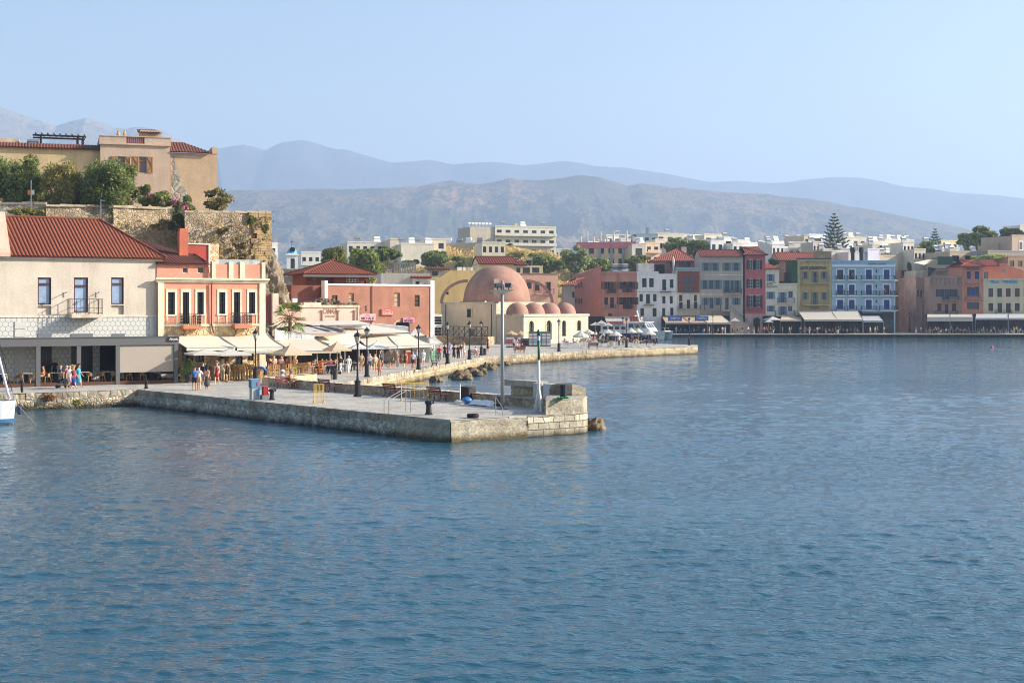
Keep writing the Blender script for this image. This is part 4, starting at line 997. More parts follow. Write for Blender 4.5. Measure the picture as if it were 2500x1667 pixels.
for o in hw:
    d=MB(); d.box(o[0],o[1],.32,.4,o[2],o[3]); w=mp(d,'arched_window',GLD)
    q=MB(); r=(o[1]-o[0])/2; c=(o[0]+o[1])/2; z=o[3]-r; n=10
    for k in range(n):   # spandrels that turn the square opening into a round arch, and its stone ring
        t0,t1=math.pi*k/n,math.pi*(k+1)/n; p0=(c+r*math.cos(t0),z+r*math.sin(t0)); p1=(c+r*math.cos(t1),z+r*math.sin(t1)); e=o[1] if k<n/2 else o[0]
        q.face([(p0[0],.0,p0[1]),(p1[0],.0,p1[1]),(p1[0],.0,o[3]+.003),(p0[0],.0,o[3]+.003)]); q.face([(p0[0],0,p0[1]),(p1[0],0,p1[1]),(p1[0],.4,p1[1]),(p0[0],.4,p0[1])])
    q.build('arch_head',STO,w)
    q=MB()
    for k in range(n):
        t0,t1=math.pi*k/n,math.pi*(k+1)/n; R1_=r+.22
        q.add([(c+a*math.cos(t),y,z+a*math.sin(t)) for t in (t0,t1) for a in (r,R1_) for y in (-.05,0.01)],[(0,2,6,4),(2,3,7,6),(0,4,5,1)])
    q.box(o[0]-.22,o[0],-.05,.01,o[2],z); q.box(o[1],o[1]+.22,-.05,.01,o[2],z); q.build('arch_ring',plaster((226,206,164),.06,.1),w)
    q=MB(); 
    for k in range(1,7): q.box(o[0],o[1],.29,.318,o[2]+(o[3]-o[2])*k/7-.02,o[2]+(o[3]-o[2])*k/7+.02)
    q.box(c-.03,c+.03,.285,.318,o[2],o[3]); q.build('window_bars',plain((60,92,92),.5),w)
m=MB(); m.box(-.15,UL+.15,-.18,.25,za-.25,za+.12); m.box(-.15,.25,.25,6.4,za-.25,za+.12); m.box(UL-.2,UL+.15,.25,6.4,za-.25,za+.12); mp(m,'cornice',STO)
m=MB(); m.box(-.06,.0,.7,6.25,0,za-.3); mp(m,'arcade_side_plaster',MPL)
for i,s_ in enumerate((1.65,5.55,9.4,13.25)):
    m=MB(); r=1.9; m.lathe([(r*1.0,0),(r,.25),(r*.95,.75),(r*.84,1.2),(r*.64,1.65),(r*.36,1.95),(r*.12,2.06),(1e-3,2.07)],(s_,3.1,za-.02),24); mp(m,'small_dome',DOM,True)
zc=MB_.uz(450,897,0)[1]; zc=7.95+7.3-7.3-Q
m=MB(); a,c=0,13.5
# main cube: left face in line with the arcade's side
CW=[-.02,13.5]
def leftface(x,y):   # picture point on the left face plane x=0 -> (y,z)
    px,py=R5(x,y); k=(px-CX)/F
    # world of (0,yl): C0 + yl*(-s,s)
    s=MB_.ux; yl=(C0[0]-k*C0[1])/(k*s+s); t=C0[1]+yl*s
    return yl,H-(py-HY)/F*t-Q
y0_,y1_=6.4,19.9
m.box(0,13.5,y0_,y1_,0,zc); mp(m,'prayer_hall',MPL)
m=MB(); m.box(-.1,13.6,y0_-.08,y0_+.25,zc-.2,zc+.14); m.box(-.1,.25,y0_+.25,y1_-.25,zc-.2,zc+.14); m.box(-.1,13.6,y1_-.25,y1_+.08,zc-.2,zc+.14); m.box(13.25,13.6,y0_+.25,y1_-.25,zc-.2,zc+.14)
m.box(-.09,.0,y1_-1.0,y1_+.09,0,zc-.2); m.box(-.09,1.1,y0_-.09,y0_+.9,za+.12,zc-.2); m.box(-.09,-.0,y0_,y0_+.9,0,za+.12); m.box(0,13.5,y0_-.05,y0_,za,zc-.2); mp(m,'stone_quoins',STO)
w0=leftface(470,950),leftface(428,1035); m=MB(); m.box(-.06,.0,w0[0][0],w0[1][0],w0[1][1],w0[0][1]); w=mp(m,'hall_window',GLD)
q=MB(); q.box(-.1,-.003,w0[0][0]-.25,w0[0][0],w0[1][1],w0[0][1]+.2); q.box(-.1,-.003,w0[1][0],w0[1][0]+.25,w0[1][1],w0[0][1]+.2); q.box(-.1,-.003,w0[0][0],w0[1][0],w0[0][1],w0[0][1]+.2); q.build('surround',STO,w)
d0,d1=leftface(510,1160),leftface(458,1255); m=MB(); m.box(-.07,.0,d0[0],d1[0],.6,d0[1]-.5); r=(d1[0]-d0[0])/2; m.add([(-.07,(d0[0]+d1[0])/2+r*math.cos(t*math.pi/10),d0[1]-.5+r*.8*math.sin(t*math.pi/10)) for t in range(11)],[list(range(11))]); w=mp(m,'hall_door',plain((116,112,104),.6))
q=MB(); q.box(-.12,-.003,d0[0]-.3,d0[0],.5,d0[1]+.2); q.box(-.12,-.003,d1[0],d1[0]+.3,.5,d0[1]+.2); q.box(-.12,-.003,d0[0],d1[0],d0[1]+.15,d0[1]+.4); q.build('surround',STO,w)
m=MB(); 
for yy in (y0_+1.1,y1_-1.05): m.cyl((-.1,yy,.2),(-.1,yy,zc-.2),.07,n=6)
mp(m,'drainpipe',plain((112,80,66)))
cx,cy=6.75,(y0_+y1_)/2; r=5.85; hd=6.45
m=MB(); pr=[(r*.985,-.1)]+[(r*math.cos(t)**.92 if t<1.5 else 1e-3,hd*math.sin(t)) for t in [i*math.pi/2/18 for i in range(18)]]+[(.25,hd*1.0),(1e-3,hd*1.004)]
m.lathe(pr,(cx,cy,zc+.05),56); mp(m,'great_dome',DOM,True)
m=MB(); m.lathe([(r+.5,0),(r+.5,.25),(r,.3)],(cx,cy,zc),40); mp(m,'dome_base',DOMB)
# flying buttresses on the four corners
for i,(sx_,sy_) in enumerate(((-1,-1),(1,-1),(1,1),(-1,1))):
    m=MB(); d=Vector((sx_,sy_,0)).normalized(); nrm_=Vector((-d.y,d.x,0))*.4; n=12; P=[]; R0=r*.86; R1_=9.35; hb=3.6
    for k in range(n+1):
        t=math.pi/2*k/n; rr=R0+(R1_-R0)*math.sin(t); zz_=hb*math.cos(t); th=.5
        b_=Vector((cx,cy,zc))+d*rr; out=Vector((d.x*math.sin(t),d.y*math.sin(t),math.cos(t)))
        P.append((b_+Vector((0,0,zz_)),out*th))
    pts=[]
    for b_,o_ in P: pts+= [b_-nrm_,b_+nrm_,b_+nrm_+o_,b_-nrm_+o_]
    m.add(pts,[(4*k+j,4*k+(j+1)%4,4*k+4+(j+1)%4,4*k+4+j) for k in range(n) for j in range(4)]+[(0,1,2,3),tuple(4*n+j for j in range(4))]); mp(m,'flying_buttress',DOMB)
m=MB()
for x in (280,622):
    y,z=leftface(x,885); m.ball((-.2,y,z+.1),.2,8)
mp(m,'flood_lamp',WHITE)
# raised walk with a timber railing along the left face
t=thing('railing','dark cross braced railing on a low stone base beside the mosque wall','railing',(0,0,0)); A_=gp(*R5(112,1300)); B_=gp(*R5(640,1318)); A_=Vector((ax(R5(112,0)[0],236),236,Q)); B_=Vector((ax(R5(640,0)[0],226.5),226.5,Q))
m=MB(); d=(B_-A_); n=9; hgt=1.6; bz=1.3
for i in range(n+1): p=A_+d*i/n; m.bar(p+Vector((0,0,bz)),p+Vector((0,0,bz+hgt)),.12,.12)
for i in range(n):
    p,q_=A_+d*i/n,A_+d*(i+1)/n; m.bar(p+Vector((0,0,bz+.15)),q_+Vector((0,0,bz+hgt-.15)),.07,.07); m.bar(p+Vector((0,0,bz+hgt-.15)),q_+Vector((0,0,bz+.15)),.07,.07)
for z in (bz+.1,bz+hgt): m.bar(A_+Vector((0,0,z)),B_+Vector((0,0,z)),.1,.1)
m.build('rails',plain((72,62,54)),t); m=MB(); a=A_; m.add([A_,B_,B_+Vector((0,0,bz)),A_+Vector((0,0,bz)),A_+Vector((1,4,0)),B_+Vector((1,4,0)),B_+Vector((1,4,bz)),A_+Vector((1,4,bz))],[(0,1,2,3),(3,2,6,7),(1,5,6,2)]); m.build('base',rubble((176,156,124),2.0),t)

# ------------------------------------------------------------------ houses just behind the mosque
HB=Bld('salmon_house','salmon house with three tall windows and balconies, right behind the great dome','house',985,268,14,R5)
SAL=plaster((214,164,138),.06,.2); u1=HB.uz(1365,600)[0]; zt=HB.uz(1180,590)[1]; ops=[HB.rc(1042,670,1092,738),HB.rc(1122,670,1172,760),HB.rc(1245,672,1290,790)]
wall(HB,0,u1,0,zt,10,ops,SAL)
for i,o in enumerate(ops): window(HB,o,plain((90,80,72)),GLB if i<2 else GLD,2,2,sur=plaster((206,150,124)),sw=.1)
for x0,x1,y in ((1132,1192,790),(1222,1330,795)): a,c,_,z=HB.rc(x0,y,x1,y+8,.5); balcony(HB,a,c,z,.9,SAL,BLACK,h=2.6 if 0 else 1.0,gap=.3,bracket=None)
m=MB(); a,c,z0,z1=HB.rc(1130,548,1300,582); HB.part('roof_edge',(lambda q:(q.box(-.1,u1+.1,-.1,.1,zt-.02,zt+.15),q)[1])(MB()),plain((150,96,78)))
HH=Bld('cream_hotel_house','cream upper house with red tile roof and blue windows, behind the great dome','house',545,284,10,R5)
CRP=plaster((228,206,160),.06,.2); uR=HH.uz(1208,520)[0]; um=HH.uz(910,500)[0]; zt=HH.uz(1100,503)[1]; ops=[HH.rc(1000,522,1075,580),HH.rc(1098,522,1174,578),HH.rc(935,524,976,575)]
wall(HH,um,uR,0,zt,9,ops,CRP)
for o in ops: window(HH,o,plain((70,64,60)),GLB,2,1)
z1=HH.uz(720,485)[1]; wall(HH,0,um,0,z1,9,[],CRP,'gable_wing'); hiproof(HH,0,um+.4,-.4,9,z1,HH.uz(720,418,-4.5)[1]-z1,0,0,tile((122,62,48)),pitch=.5,amp=.12,fas=CRP)
m=MB(); m.corr([(um,-.5,zt),(uR*.78,-.5,zt),(uR*.74,4,zt+1),(um,4,zt+1)],.5,.12); HH.part('lean_roof',m,tile((122,62,48)))
for x in (925,1065):
    a,c,z0,z1=HH.rc(x-32,420,x+32,445,-4); m=MB(); m.cyl((a,4,(z0+z1)/2),(c,4,(z0+z1)/2),(z1-z0)*.5,n=10); m.bar((a,4,z0),(a,4,zt),.1,.1); m.bar((c,4,z0),(c,4,zt),.1,.1); m.add([(a-.2,3.6,zt+1.6),(c+.2,3.6,zt+1.6),(c,4.1,z0),(a,4.1,z0)],[(0,1,2,3)]); HH.part('water_tank',m,STEEL)
OH=Bld('small_tiled_house','small house with red tile eaves and a blue window, left of the dome','house',12,276,8,R5)
o=OH.rc(64,560,122,606); u1=OH.uz(240,600)[0]; zt=OH.uz(120,545)[1]; wall(OH,0,u1,0,zt,8,[o],plaster((214,196,160))); window(OH,o,BRN,GLB,2,1)
m=MB(); m.corr([(-.3,-.8,zt),(u1+.3,-.8,zt),(u1+.3,2,zt+OH.uz(120,520)[1]-OH.uz(120,545)[1]),(-.3,2,zt+OH.uz(120,520)[1]-OH.uz(120,545)[1])],.5,.12); OH.part('roof',m,tile())
TB=Bld('terrace_house','beige flat roofed block with terrace clutter and a small tiled porch, behind the terracotta wall','house',1138,232,10,R4)
u1=TB.uz(1605,450)[0]; zt=TB.uz(1300,420)[1]; wall(TB,0,u1,0,zt,9,[],plaster((206,196,180),.05,.2))
a,c,z0,z1=TB.rc(1440,468,1605,524,.6); o_=[TB.rc(1468,498,1506,526,.6),TB.rc(1532,498,1570,526,.6)]
wall(TB,a,c,0,z1,2,o_,plaster((232,226,212)),'porch',y0=-.6)
for o in o_: window(TB,o,DARK,GLD,1,1,y0=-.6)
m=MB(); zz1=TB.uz(1520,440,.6)[1]; m.corr([(a-.3,-1.2,z1),(c+.3,-1.2,z1),(c+.3,1.4,zz1),(a-.3,1.4,zz1)],.5,.12); TB.part('porch_roof',m,tile((130,56,46)))
a,c,z0,z1=TB.rc(1262,350,1480,418,-3); m=MB(); n=14
for i in range(n): u=a+(c-a)*i/n; m.box(u,u+(c-a)/n-.1,3,3.1,zt,zt+1.9)
TB.part('slatted_screen',m,plain((128,124,118)))
for x,y in ((1352,325),(1445,338),(1215,392)):
    a,c,z0,z1=TB.rc(x-25,y-8,x+25,y+8,-4); m=MB(); m.cyl((a,4,(z0+z1)/2),(c,4,(z0+z1)/2),(z1-z0)*.55,n=10); m.bar((a,4,zt),(a,4,z0),.1,.1); m.bar((c,4,zt),(c,4,z0),.1,.1); TB.part('water_tank',m,STEEL)
GW=Bld('grey_stone_wall','old grey stone wall below the blue domed bell tower','wall',150,262,5,R4)
u1=GW.uz(420,450)[0]; m=MB(); m.box(0,u1,0,2,0,GW.uz(300,378)[1]); GW.part('masonry',m,rubble((160,146,124),1.2,(110,100,86),.25))
# bell tower with blue dome
BT=Bld('bell_tower','white church bell tower with a bright blue dome','bell tower',236,275,14,R4)
u1=BT.uz(344,300)[0]; zt=BT.uz(290,240)[1]; o=BT.rc(272,295,314,375); wall(BT,0,u1,0,zt,u1,[(o[0],o[1],o[2],o[3]+.3)],WHITE,rv=u1*.8)
c=u1/2; z1=BT.uz(290,228)[1]; w2=u1*.42; m=MB(); m.box(c-w2,c+w2,c-w2,c+w2,zt,z1); m.box(-.2,u1+.2,-.2,u1+.2,zt-.2,zt+.1); BT.part('belfry',m,WHITE)
m=MB(); m.cyl((c,c-w2-.03,zt+.9),(c,c-w2+.02,zt+.9),.55,n=12); BT.part('round_window',m,DARK)
rd=u1*.44; m=MB(); hh_=BT.uz(290,178)[1]-z1; m.lathe([(rd,0),(rd*1.02,hh_*.2),(rd*.85,hh_*.6),(rd*.5,hh_*.9),(rd*.16,hh_*1.08),(.1,hh_*1.5),(1e-3,hh_*1.6)],(c,c,z1),20); BT.part('blue_dome',m,plain((72,168,232),.5,0,.05),True)
m=MB(); m.cyl((c,c,z1+hh_*1.5),(c,c,z1+hh_*2.6),.05,n=5); m.box(c-.3,c+.3,c-.04,c+.04,z1+hh_*2.2,z1+hh_*2.3); BT.part('cross',m,DARK)

# ------------------------------------------------------------------ grassy bastion hill behind the mosque
pxs=np.array([780,840,900,960,1000,1060,1130,1200,1276,1347,1394,1420,1450,1520,1600]); pys=np.array([700,650,618,606,603,608,607,606,609,620,645,655,668,690,720])
xs=np.linspace(ax(780,395),ax(1600,395),160); v=np.linspace(0,1,60); X,V=np.meshgrid(xs,v); Y=371+V*60
hr=H+(HY-np.interp(CX+F*X/400,pxs,pys))*400/F
g=np.clip(V/.55,0,1)**.75*np.where(V>.7,1-((V-.7)/.3)**2*.8,1)
Z=.5+(hr-.5)*g+(fbm(X/5,Y/5,5,61)-.5)*2.2*np.clip(V*3,0,1)
n=NT('dry_grass'); c=n.ramp(n.noise(.12,6,None,.7),[(.35,lin((104,104,58))),(.5,lin((176,150,96))),(.68,lin((204,178,122)))]); c=n.mix(n.math('MULTIPLY',n.ramp(n.noise(1.5,4),[(.45,0.0),(.6,1.0)]),.5),c,lin((120,108,66)))
struct(gridmesh('grassy_hill',X,Y,Z,n.out(c,1,n.bump(n.noise(3,5),1,.5),0,0)))
hillz=lambda px,d: float(np.interp(px,pxs,pys))
# dry grass tufts: nobody could count them
P=[]; 
for i in range(26000):
    a,b_=R.randrange(160),R.randrange(8,46); P.append((X[b_,a]+R.uniform(-.3,.3),Y[b_,a]+R.uniform(-.6,.6),Z[b_,a]+R.uniform(0,.5)))
e=bpy.data.objects.new('x',None); o=leafmesh('dry_grass',P,.75,leaf((150,122,70),(222,196,140),.25),None,up=3,thin=.25); o['kind']='stuff'; bpy.data.objects.remove(e)
GRN=leaf((56,70,36),(140,150,80),.35,.4); GRN2=leaf((62,80,38),(150,156,80),.3,.4); FIG=leaf((70,82,36),(150,148,70),.3,.5); DGR=leaf((30,46,24),(84,104,48),.25,.4)
def ftree(label,px,pyt,pyb,w,d,mat,n=4200,sz=.75,**k):
    """tree seen from foot line pyb to top pyt, w pixels wide"""
    zg=max(.6,min(az(pyb,d),60)); zt=az(pyt,d); rz=(zt-az(pyb,d))/2; zb=1.0
    return tree(label,(ax(px,d),d,zb),(zt+az(pyb,d))/2-zb,w/2/F*d,rz*1.02,mat,n,sz,**k)
ftree('broad round fig tree behind the red hipped roof',812,601,660,72,255,FIG,6500,.62,nb=20)
ftree('large bushy tree standing between hipped red roof and cream block',893,606,690,96,268,GRN2,8000,.65,nb=24)
ftree('dark green tree topping the trees right of the hipped roof',940,604,640,70,285,GRN,5000,.65,nb=18)
ftree('dark round shrub on the dry grass, above the beige terrace house',1058,609,655,84,378,GRN,6000,.65,nb=18)
ftree('dark bushy shrub with a palm top below the white apartment block',1188,602,630,52,396,leaf((70,56,44),(110,104,60),.25,.5),3500,.6,nb=12)
ftree('small grey bush at the foot of the apartment block',1243,593,612,26,408,leaf((84,92,62),(140,140,96),.25),1800,.6,nb=8)
ftree('green thicket on the slope above the salmon house',1322,618,668,96,378,GRN2,8000,.62,nb=22,trunk=False,name='thicket',cat='shrub')
ftree('light green shrub on the grass slope crest',1265,612,636,62,400,leaf((104,112,56),(170,162,92),.3),3500,.6,nb=12,trunk=False,name='shrub',cat='shrub')
ftree('grey green olive tree at the right end of the grassy slope',1402,604,668,86,383,leaf((84,98,62),(160,164,112),.3,.5),7000,.62,nb=20)
ftree('dense dark green tree above the terracotta gable wall',1455,624,668,84,396,GRN2,6500,.65,nb=18)
ftree('round yellow green tree above the terracotta houses',1555,626,668,82,392,FIG,5500,.8,nb=18)
ftree('spreading tree above the pale pink tiled roof',1678,580,625,108,440,GRN,7000,.95,nb=22)
for i,(px,py,w) in enumerate(((925,640,40),(1000,646,46),(1120,640,34),(1290,650,40),(1370,650,30))):
    ftree(['low bush below the bushy trees left on the slope','bush in the dry grass behind the beige terrace house','small bush between the dark shrub and the palm top','bush low on the slope behind the salmon house','last small bush before the olive tree'][i],px,py-14,py+12,w,376,GRN,1800,.6,nb=8,trunk=False,name='shrub',cat='shrub')
# ------------------------------------------------------------------ far row of harbour houses (facing the camera, in shade)
DF=358.0
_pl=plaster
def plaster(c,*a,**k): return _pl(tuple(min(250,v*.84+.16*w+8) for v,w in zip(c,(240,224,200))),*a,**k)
def house(name,label,x0,x1,yt,cr,mat,d=DF,dep=11,ang=0,cat='house',ops=(),ybase=None,rv=.25,**wk):
    b=Bld(name,label,cat,x0,d,ang,cr,QF); u1=b.uz(x1,700)[0]; zt=b.uz((x0+x1)/2,yt)[1]
    O=[b.rc(*o[:4]) for o in ops]
    wall(b,0,u1,0 if ybase is None else b.uz(x0,ybase)[1],zt,dep,O,mat,rv=rv)
    b.u1=u1; b.zt=zt; b.O=O
    return b
def cornice(b,mat,h=.35,p=.25,z=None):
    z=b.zt if z is None else z; m=MB(); m.box(-.05,b.u1+.05,-p,.25,z-h*.4,z+h*.6); b.part('cornice',m,mat)
def bal(b,x0,x1,y,yt,slab,rail,pr=1.0,gap=.3,**k):
    u0,u1,_,z=b.rc(x0,y,x1,y+5,pr*.5); h=b.uz(x0,yt,pr*.5)[1]-z; balcony(b,u0,u1,z,pr,slab,rail,h=h,gap=gap,bw=.035,**k)
def ledge(b,x0,x1,y,mat,name='ledge',p=.35,h=.14):
    u0,u1,_,z=b.rc(x0,y,x1,y+5); m=MB(); m.box(u0,u1,-p,-.003,z-h,z); b.part(name,m,mat)
WHT=plaster((232,230,224),.05,.25,(150,140,130)); BRF=plain((88,52,40),.6); BLK_=plain((36,38,42),.5)
# brown gabled house at the left end
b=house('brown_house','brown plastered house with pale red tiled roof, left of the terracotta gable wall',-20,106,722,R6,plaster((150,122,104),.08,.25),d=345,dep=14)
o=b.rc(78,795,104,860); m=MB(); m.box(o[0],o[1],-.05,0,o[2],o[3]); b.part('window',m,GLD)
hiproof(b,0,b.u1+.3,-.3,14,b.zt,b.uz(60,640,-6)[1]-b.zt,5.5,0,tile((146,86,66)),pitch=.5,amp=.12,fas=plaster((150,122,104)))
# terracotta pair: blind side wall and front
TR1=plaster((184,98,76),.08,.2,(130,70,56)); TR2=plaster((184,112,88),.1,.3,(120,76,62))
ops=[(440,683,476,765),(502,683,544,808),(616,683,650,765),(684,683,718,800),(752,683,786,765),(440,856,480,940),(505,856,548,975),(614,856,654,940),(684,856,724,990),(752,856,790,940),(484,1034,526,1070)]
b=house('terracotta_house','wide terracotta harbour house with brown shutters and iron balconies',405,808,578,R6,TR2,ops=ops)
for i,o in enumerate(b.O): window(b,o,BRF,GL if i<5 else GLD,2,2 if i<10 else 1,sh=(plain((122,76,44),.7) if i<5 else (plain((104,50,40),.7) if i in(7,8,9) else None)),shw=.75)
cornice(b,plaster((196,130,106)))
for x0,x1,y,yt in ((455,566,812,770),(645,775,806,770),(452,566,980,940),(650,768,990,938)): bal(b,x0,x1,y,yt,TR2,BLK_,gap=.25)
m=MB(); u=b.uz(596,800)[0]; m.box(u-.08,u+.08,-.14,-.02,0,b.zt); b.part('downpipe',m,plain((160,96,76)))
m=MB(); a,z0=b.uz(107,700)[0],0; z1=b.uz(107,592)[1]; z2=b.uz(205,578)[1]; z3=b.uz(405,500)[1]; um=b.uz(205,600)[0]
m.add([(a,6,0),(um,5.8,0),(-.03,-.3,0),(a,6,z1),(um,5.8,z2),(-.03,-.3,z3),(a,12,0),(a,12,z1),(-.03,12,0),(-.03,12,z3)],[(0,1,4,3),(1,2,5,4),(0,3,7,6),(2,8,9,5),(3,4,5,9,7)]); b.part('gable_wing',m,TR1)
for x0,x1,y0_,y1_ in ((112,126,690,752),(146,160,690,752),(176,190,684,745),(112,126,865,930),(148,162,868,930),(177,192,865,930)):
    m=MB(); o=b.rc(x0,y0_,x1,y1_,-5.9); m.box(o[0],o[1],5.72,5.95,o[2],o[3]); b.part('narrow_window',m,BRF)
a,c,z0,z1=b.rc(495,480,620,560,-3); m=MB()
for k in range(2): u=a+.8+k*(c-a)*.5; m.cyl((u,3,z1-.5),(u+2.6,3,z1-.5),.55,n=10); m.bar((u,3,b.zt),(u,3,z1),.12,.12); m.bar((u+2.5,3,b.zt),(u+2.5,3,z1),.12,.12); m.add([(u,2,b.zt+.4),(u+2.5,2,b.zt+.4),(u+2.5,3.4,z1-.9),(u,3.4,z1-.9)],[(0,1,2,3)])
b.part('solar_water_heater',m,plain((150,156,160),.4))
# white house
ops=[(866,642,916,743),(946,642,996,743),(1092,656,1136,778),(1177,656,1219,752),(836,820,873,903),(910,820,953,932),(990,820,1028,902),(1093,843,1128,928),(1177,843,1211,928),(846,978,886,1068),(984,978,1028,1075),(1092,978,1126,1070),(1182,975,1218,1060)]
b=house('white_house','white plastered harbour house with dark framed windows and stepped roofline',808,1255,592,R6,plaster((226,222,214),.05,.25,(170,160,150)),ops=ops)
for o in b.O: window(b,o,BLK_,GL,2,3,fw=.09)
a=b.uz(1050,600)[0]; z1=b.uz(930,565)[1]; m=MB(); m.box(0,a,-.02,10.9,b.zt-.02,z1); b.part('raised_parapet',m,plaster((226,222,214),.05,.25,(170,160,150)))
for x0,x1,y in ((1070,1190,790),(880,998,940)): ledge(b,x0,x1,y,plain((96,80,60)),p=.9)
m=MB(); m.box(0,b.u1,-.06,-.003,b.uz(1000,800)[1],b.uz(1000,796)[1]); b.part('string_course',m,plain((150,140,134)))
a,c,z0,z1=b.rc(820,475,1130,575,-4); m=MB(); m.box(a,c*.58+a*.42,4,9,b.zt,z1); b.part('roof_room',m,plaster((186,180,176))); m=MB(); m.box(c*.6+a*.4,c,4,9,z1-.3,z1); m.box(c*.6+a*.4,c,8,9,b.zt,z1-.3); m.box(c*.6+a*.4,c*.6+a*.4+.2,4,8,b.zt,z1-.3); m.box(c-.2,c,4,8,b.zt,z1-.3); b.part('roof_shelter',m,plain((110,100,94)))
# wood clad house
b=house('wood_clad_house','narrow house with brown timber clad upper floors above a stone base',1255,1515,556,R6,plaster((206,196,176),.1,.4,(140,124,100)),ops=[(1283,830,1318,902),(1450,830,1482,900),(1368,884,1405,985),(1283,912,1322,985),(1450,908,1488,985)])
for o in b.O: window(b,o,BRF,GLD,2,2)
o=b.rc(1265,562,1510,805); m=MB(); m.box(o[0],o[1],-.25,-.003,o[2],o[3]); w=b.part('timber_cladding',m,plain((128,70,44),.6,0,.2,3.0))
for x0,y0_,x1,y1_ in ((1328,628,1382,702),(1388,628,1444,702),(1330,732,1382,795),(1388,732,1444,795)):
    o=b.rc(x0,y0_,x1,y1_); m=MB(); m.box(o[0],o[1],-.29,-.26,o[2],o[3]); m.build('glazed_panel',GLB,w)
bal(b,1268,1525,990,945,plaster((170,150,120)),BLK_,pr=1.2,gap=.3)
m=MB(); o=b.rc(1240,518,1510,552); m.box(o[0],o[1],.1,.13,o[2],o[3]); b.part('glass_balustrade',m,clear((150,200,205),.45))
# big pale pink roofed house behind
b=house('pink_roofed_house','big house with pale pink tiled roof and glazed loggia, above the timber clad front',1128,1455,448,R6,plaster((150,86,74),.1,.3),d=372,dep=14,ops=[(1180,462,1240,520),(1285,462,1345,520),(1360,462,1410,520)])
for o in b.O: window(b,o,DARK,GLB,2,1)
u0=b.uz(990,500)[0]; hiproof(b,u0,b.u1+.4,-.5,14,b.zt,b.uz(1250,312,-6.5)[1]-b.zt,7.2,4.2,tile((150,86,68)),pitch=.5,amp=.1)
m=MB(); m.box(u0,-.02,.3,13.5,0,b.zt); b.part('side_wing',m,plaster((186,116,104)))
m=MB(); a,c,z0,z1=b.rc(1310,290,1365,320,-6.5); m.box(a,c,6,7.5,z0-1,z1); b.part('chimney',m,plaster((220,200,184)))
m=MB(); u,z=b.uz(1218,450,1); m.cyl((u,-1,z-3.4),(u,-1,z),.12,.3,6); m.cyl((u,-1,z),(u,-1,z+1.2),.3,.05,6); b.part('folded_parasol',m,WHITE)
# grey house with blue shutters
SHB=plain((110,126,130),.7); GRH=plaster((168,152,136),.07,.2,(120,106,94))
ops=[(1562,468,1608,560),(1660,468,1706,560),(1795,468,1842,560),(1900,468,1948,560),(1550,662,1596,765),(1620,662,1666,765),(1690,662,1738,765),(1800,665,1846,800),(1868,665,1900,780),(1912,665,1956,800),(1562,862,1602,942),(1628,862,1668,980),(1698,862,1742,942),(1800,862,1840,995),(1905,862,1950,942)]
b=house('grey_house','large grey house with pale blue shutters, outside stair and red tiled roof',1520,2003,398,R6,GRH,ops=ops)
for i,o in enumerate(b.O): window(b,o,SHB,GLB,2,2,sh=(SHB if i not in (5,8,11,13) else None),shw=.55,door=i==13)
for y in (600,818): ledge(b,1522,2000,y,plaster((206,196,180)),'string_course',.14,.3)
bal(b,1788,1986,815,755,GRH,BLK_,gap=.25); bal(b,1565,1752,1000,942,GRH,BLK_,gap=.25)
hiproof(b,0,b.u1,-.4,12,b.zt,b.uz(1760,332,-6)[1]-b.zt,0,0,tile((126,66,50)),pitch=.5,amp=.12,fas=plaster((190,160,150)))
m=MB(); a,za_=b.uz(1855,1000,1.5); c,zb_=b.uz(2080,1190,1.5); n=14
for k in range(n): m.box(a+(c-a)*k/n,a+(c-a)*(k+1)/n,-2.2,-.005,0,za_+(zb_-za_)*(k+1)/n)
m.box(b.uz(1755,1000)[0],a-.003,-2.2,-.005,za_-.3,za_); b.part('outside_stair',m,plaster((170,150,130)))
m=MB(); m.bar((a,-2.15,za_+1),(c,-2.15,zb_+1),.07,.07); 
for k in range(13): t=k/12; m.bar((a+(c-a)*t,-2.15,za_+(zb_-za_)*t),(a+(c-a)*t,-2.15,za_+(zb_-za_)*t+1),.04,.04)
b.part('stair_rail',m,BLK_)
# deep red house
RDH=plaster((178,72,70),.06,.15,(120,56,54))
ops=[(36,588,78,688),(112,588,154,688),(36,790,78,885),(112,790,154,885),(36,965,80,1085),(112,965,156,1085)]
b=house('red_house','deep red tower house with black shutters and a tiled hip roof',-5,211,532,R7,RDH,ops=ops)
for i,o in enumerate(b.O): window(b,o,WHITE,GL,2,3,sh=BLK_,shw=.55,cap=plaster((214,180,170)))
bal(b,26,178,1108,1052,RDH,BLK_,gap=.22)
hiproof(b,0,b.u1,-.3,11,b.zt,b.uz(70,458,-5)[1]-b.zt,4.3,5.0,tile((128,68,52)),over=.6,pitch=.5,amp=.12)
m=MB(); m.box(-.003,b.u1,-.05,-.002,0,b.uz(100,1160)[1]); b.part('plinth',m,plaster((186,146,136)))
o=b.rc(84,1175,152,1330); m=MB(); m.box(o[0],o[1],-.1,-.05,0,o[3]-1.2); r=(o[1]-o[0])/2; m.add([((o[0]+o[1])/2+r*math.cos(math.pi*t/10),-.1,o[3]-1.2+r*.8*math.sin(math.pi*t/10)) for t in range(11)],[list(range(11))]); b.part('archway',m,DARK)
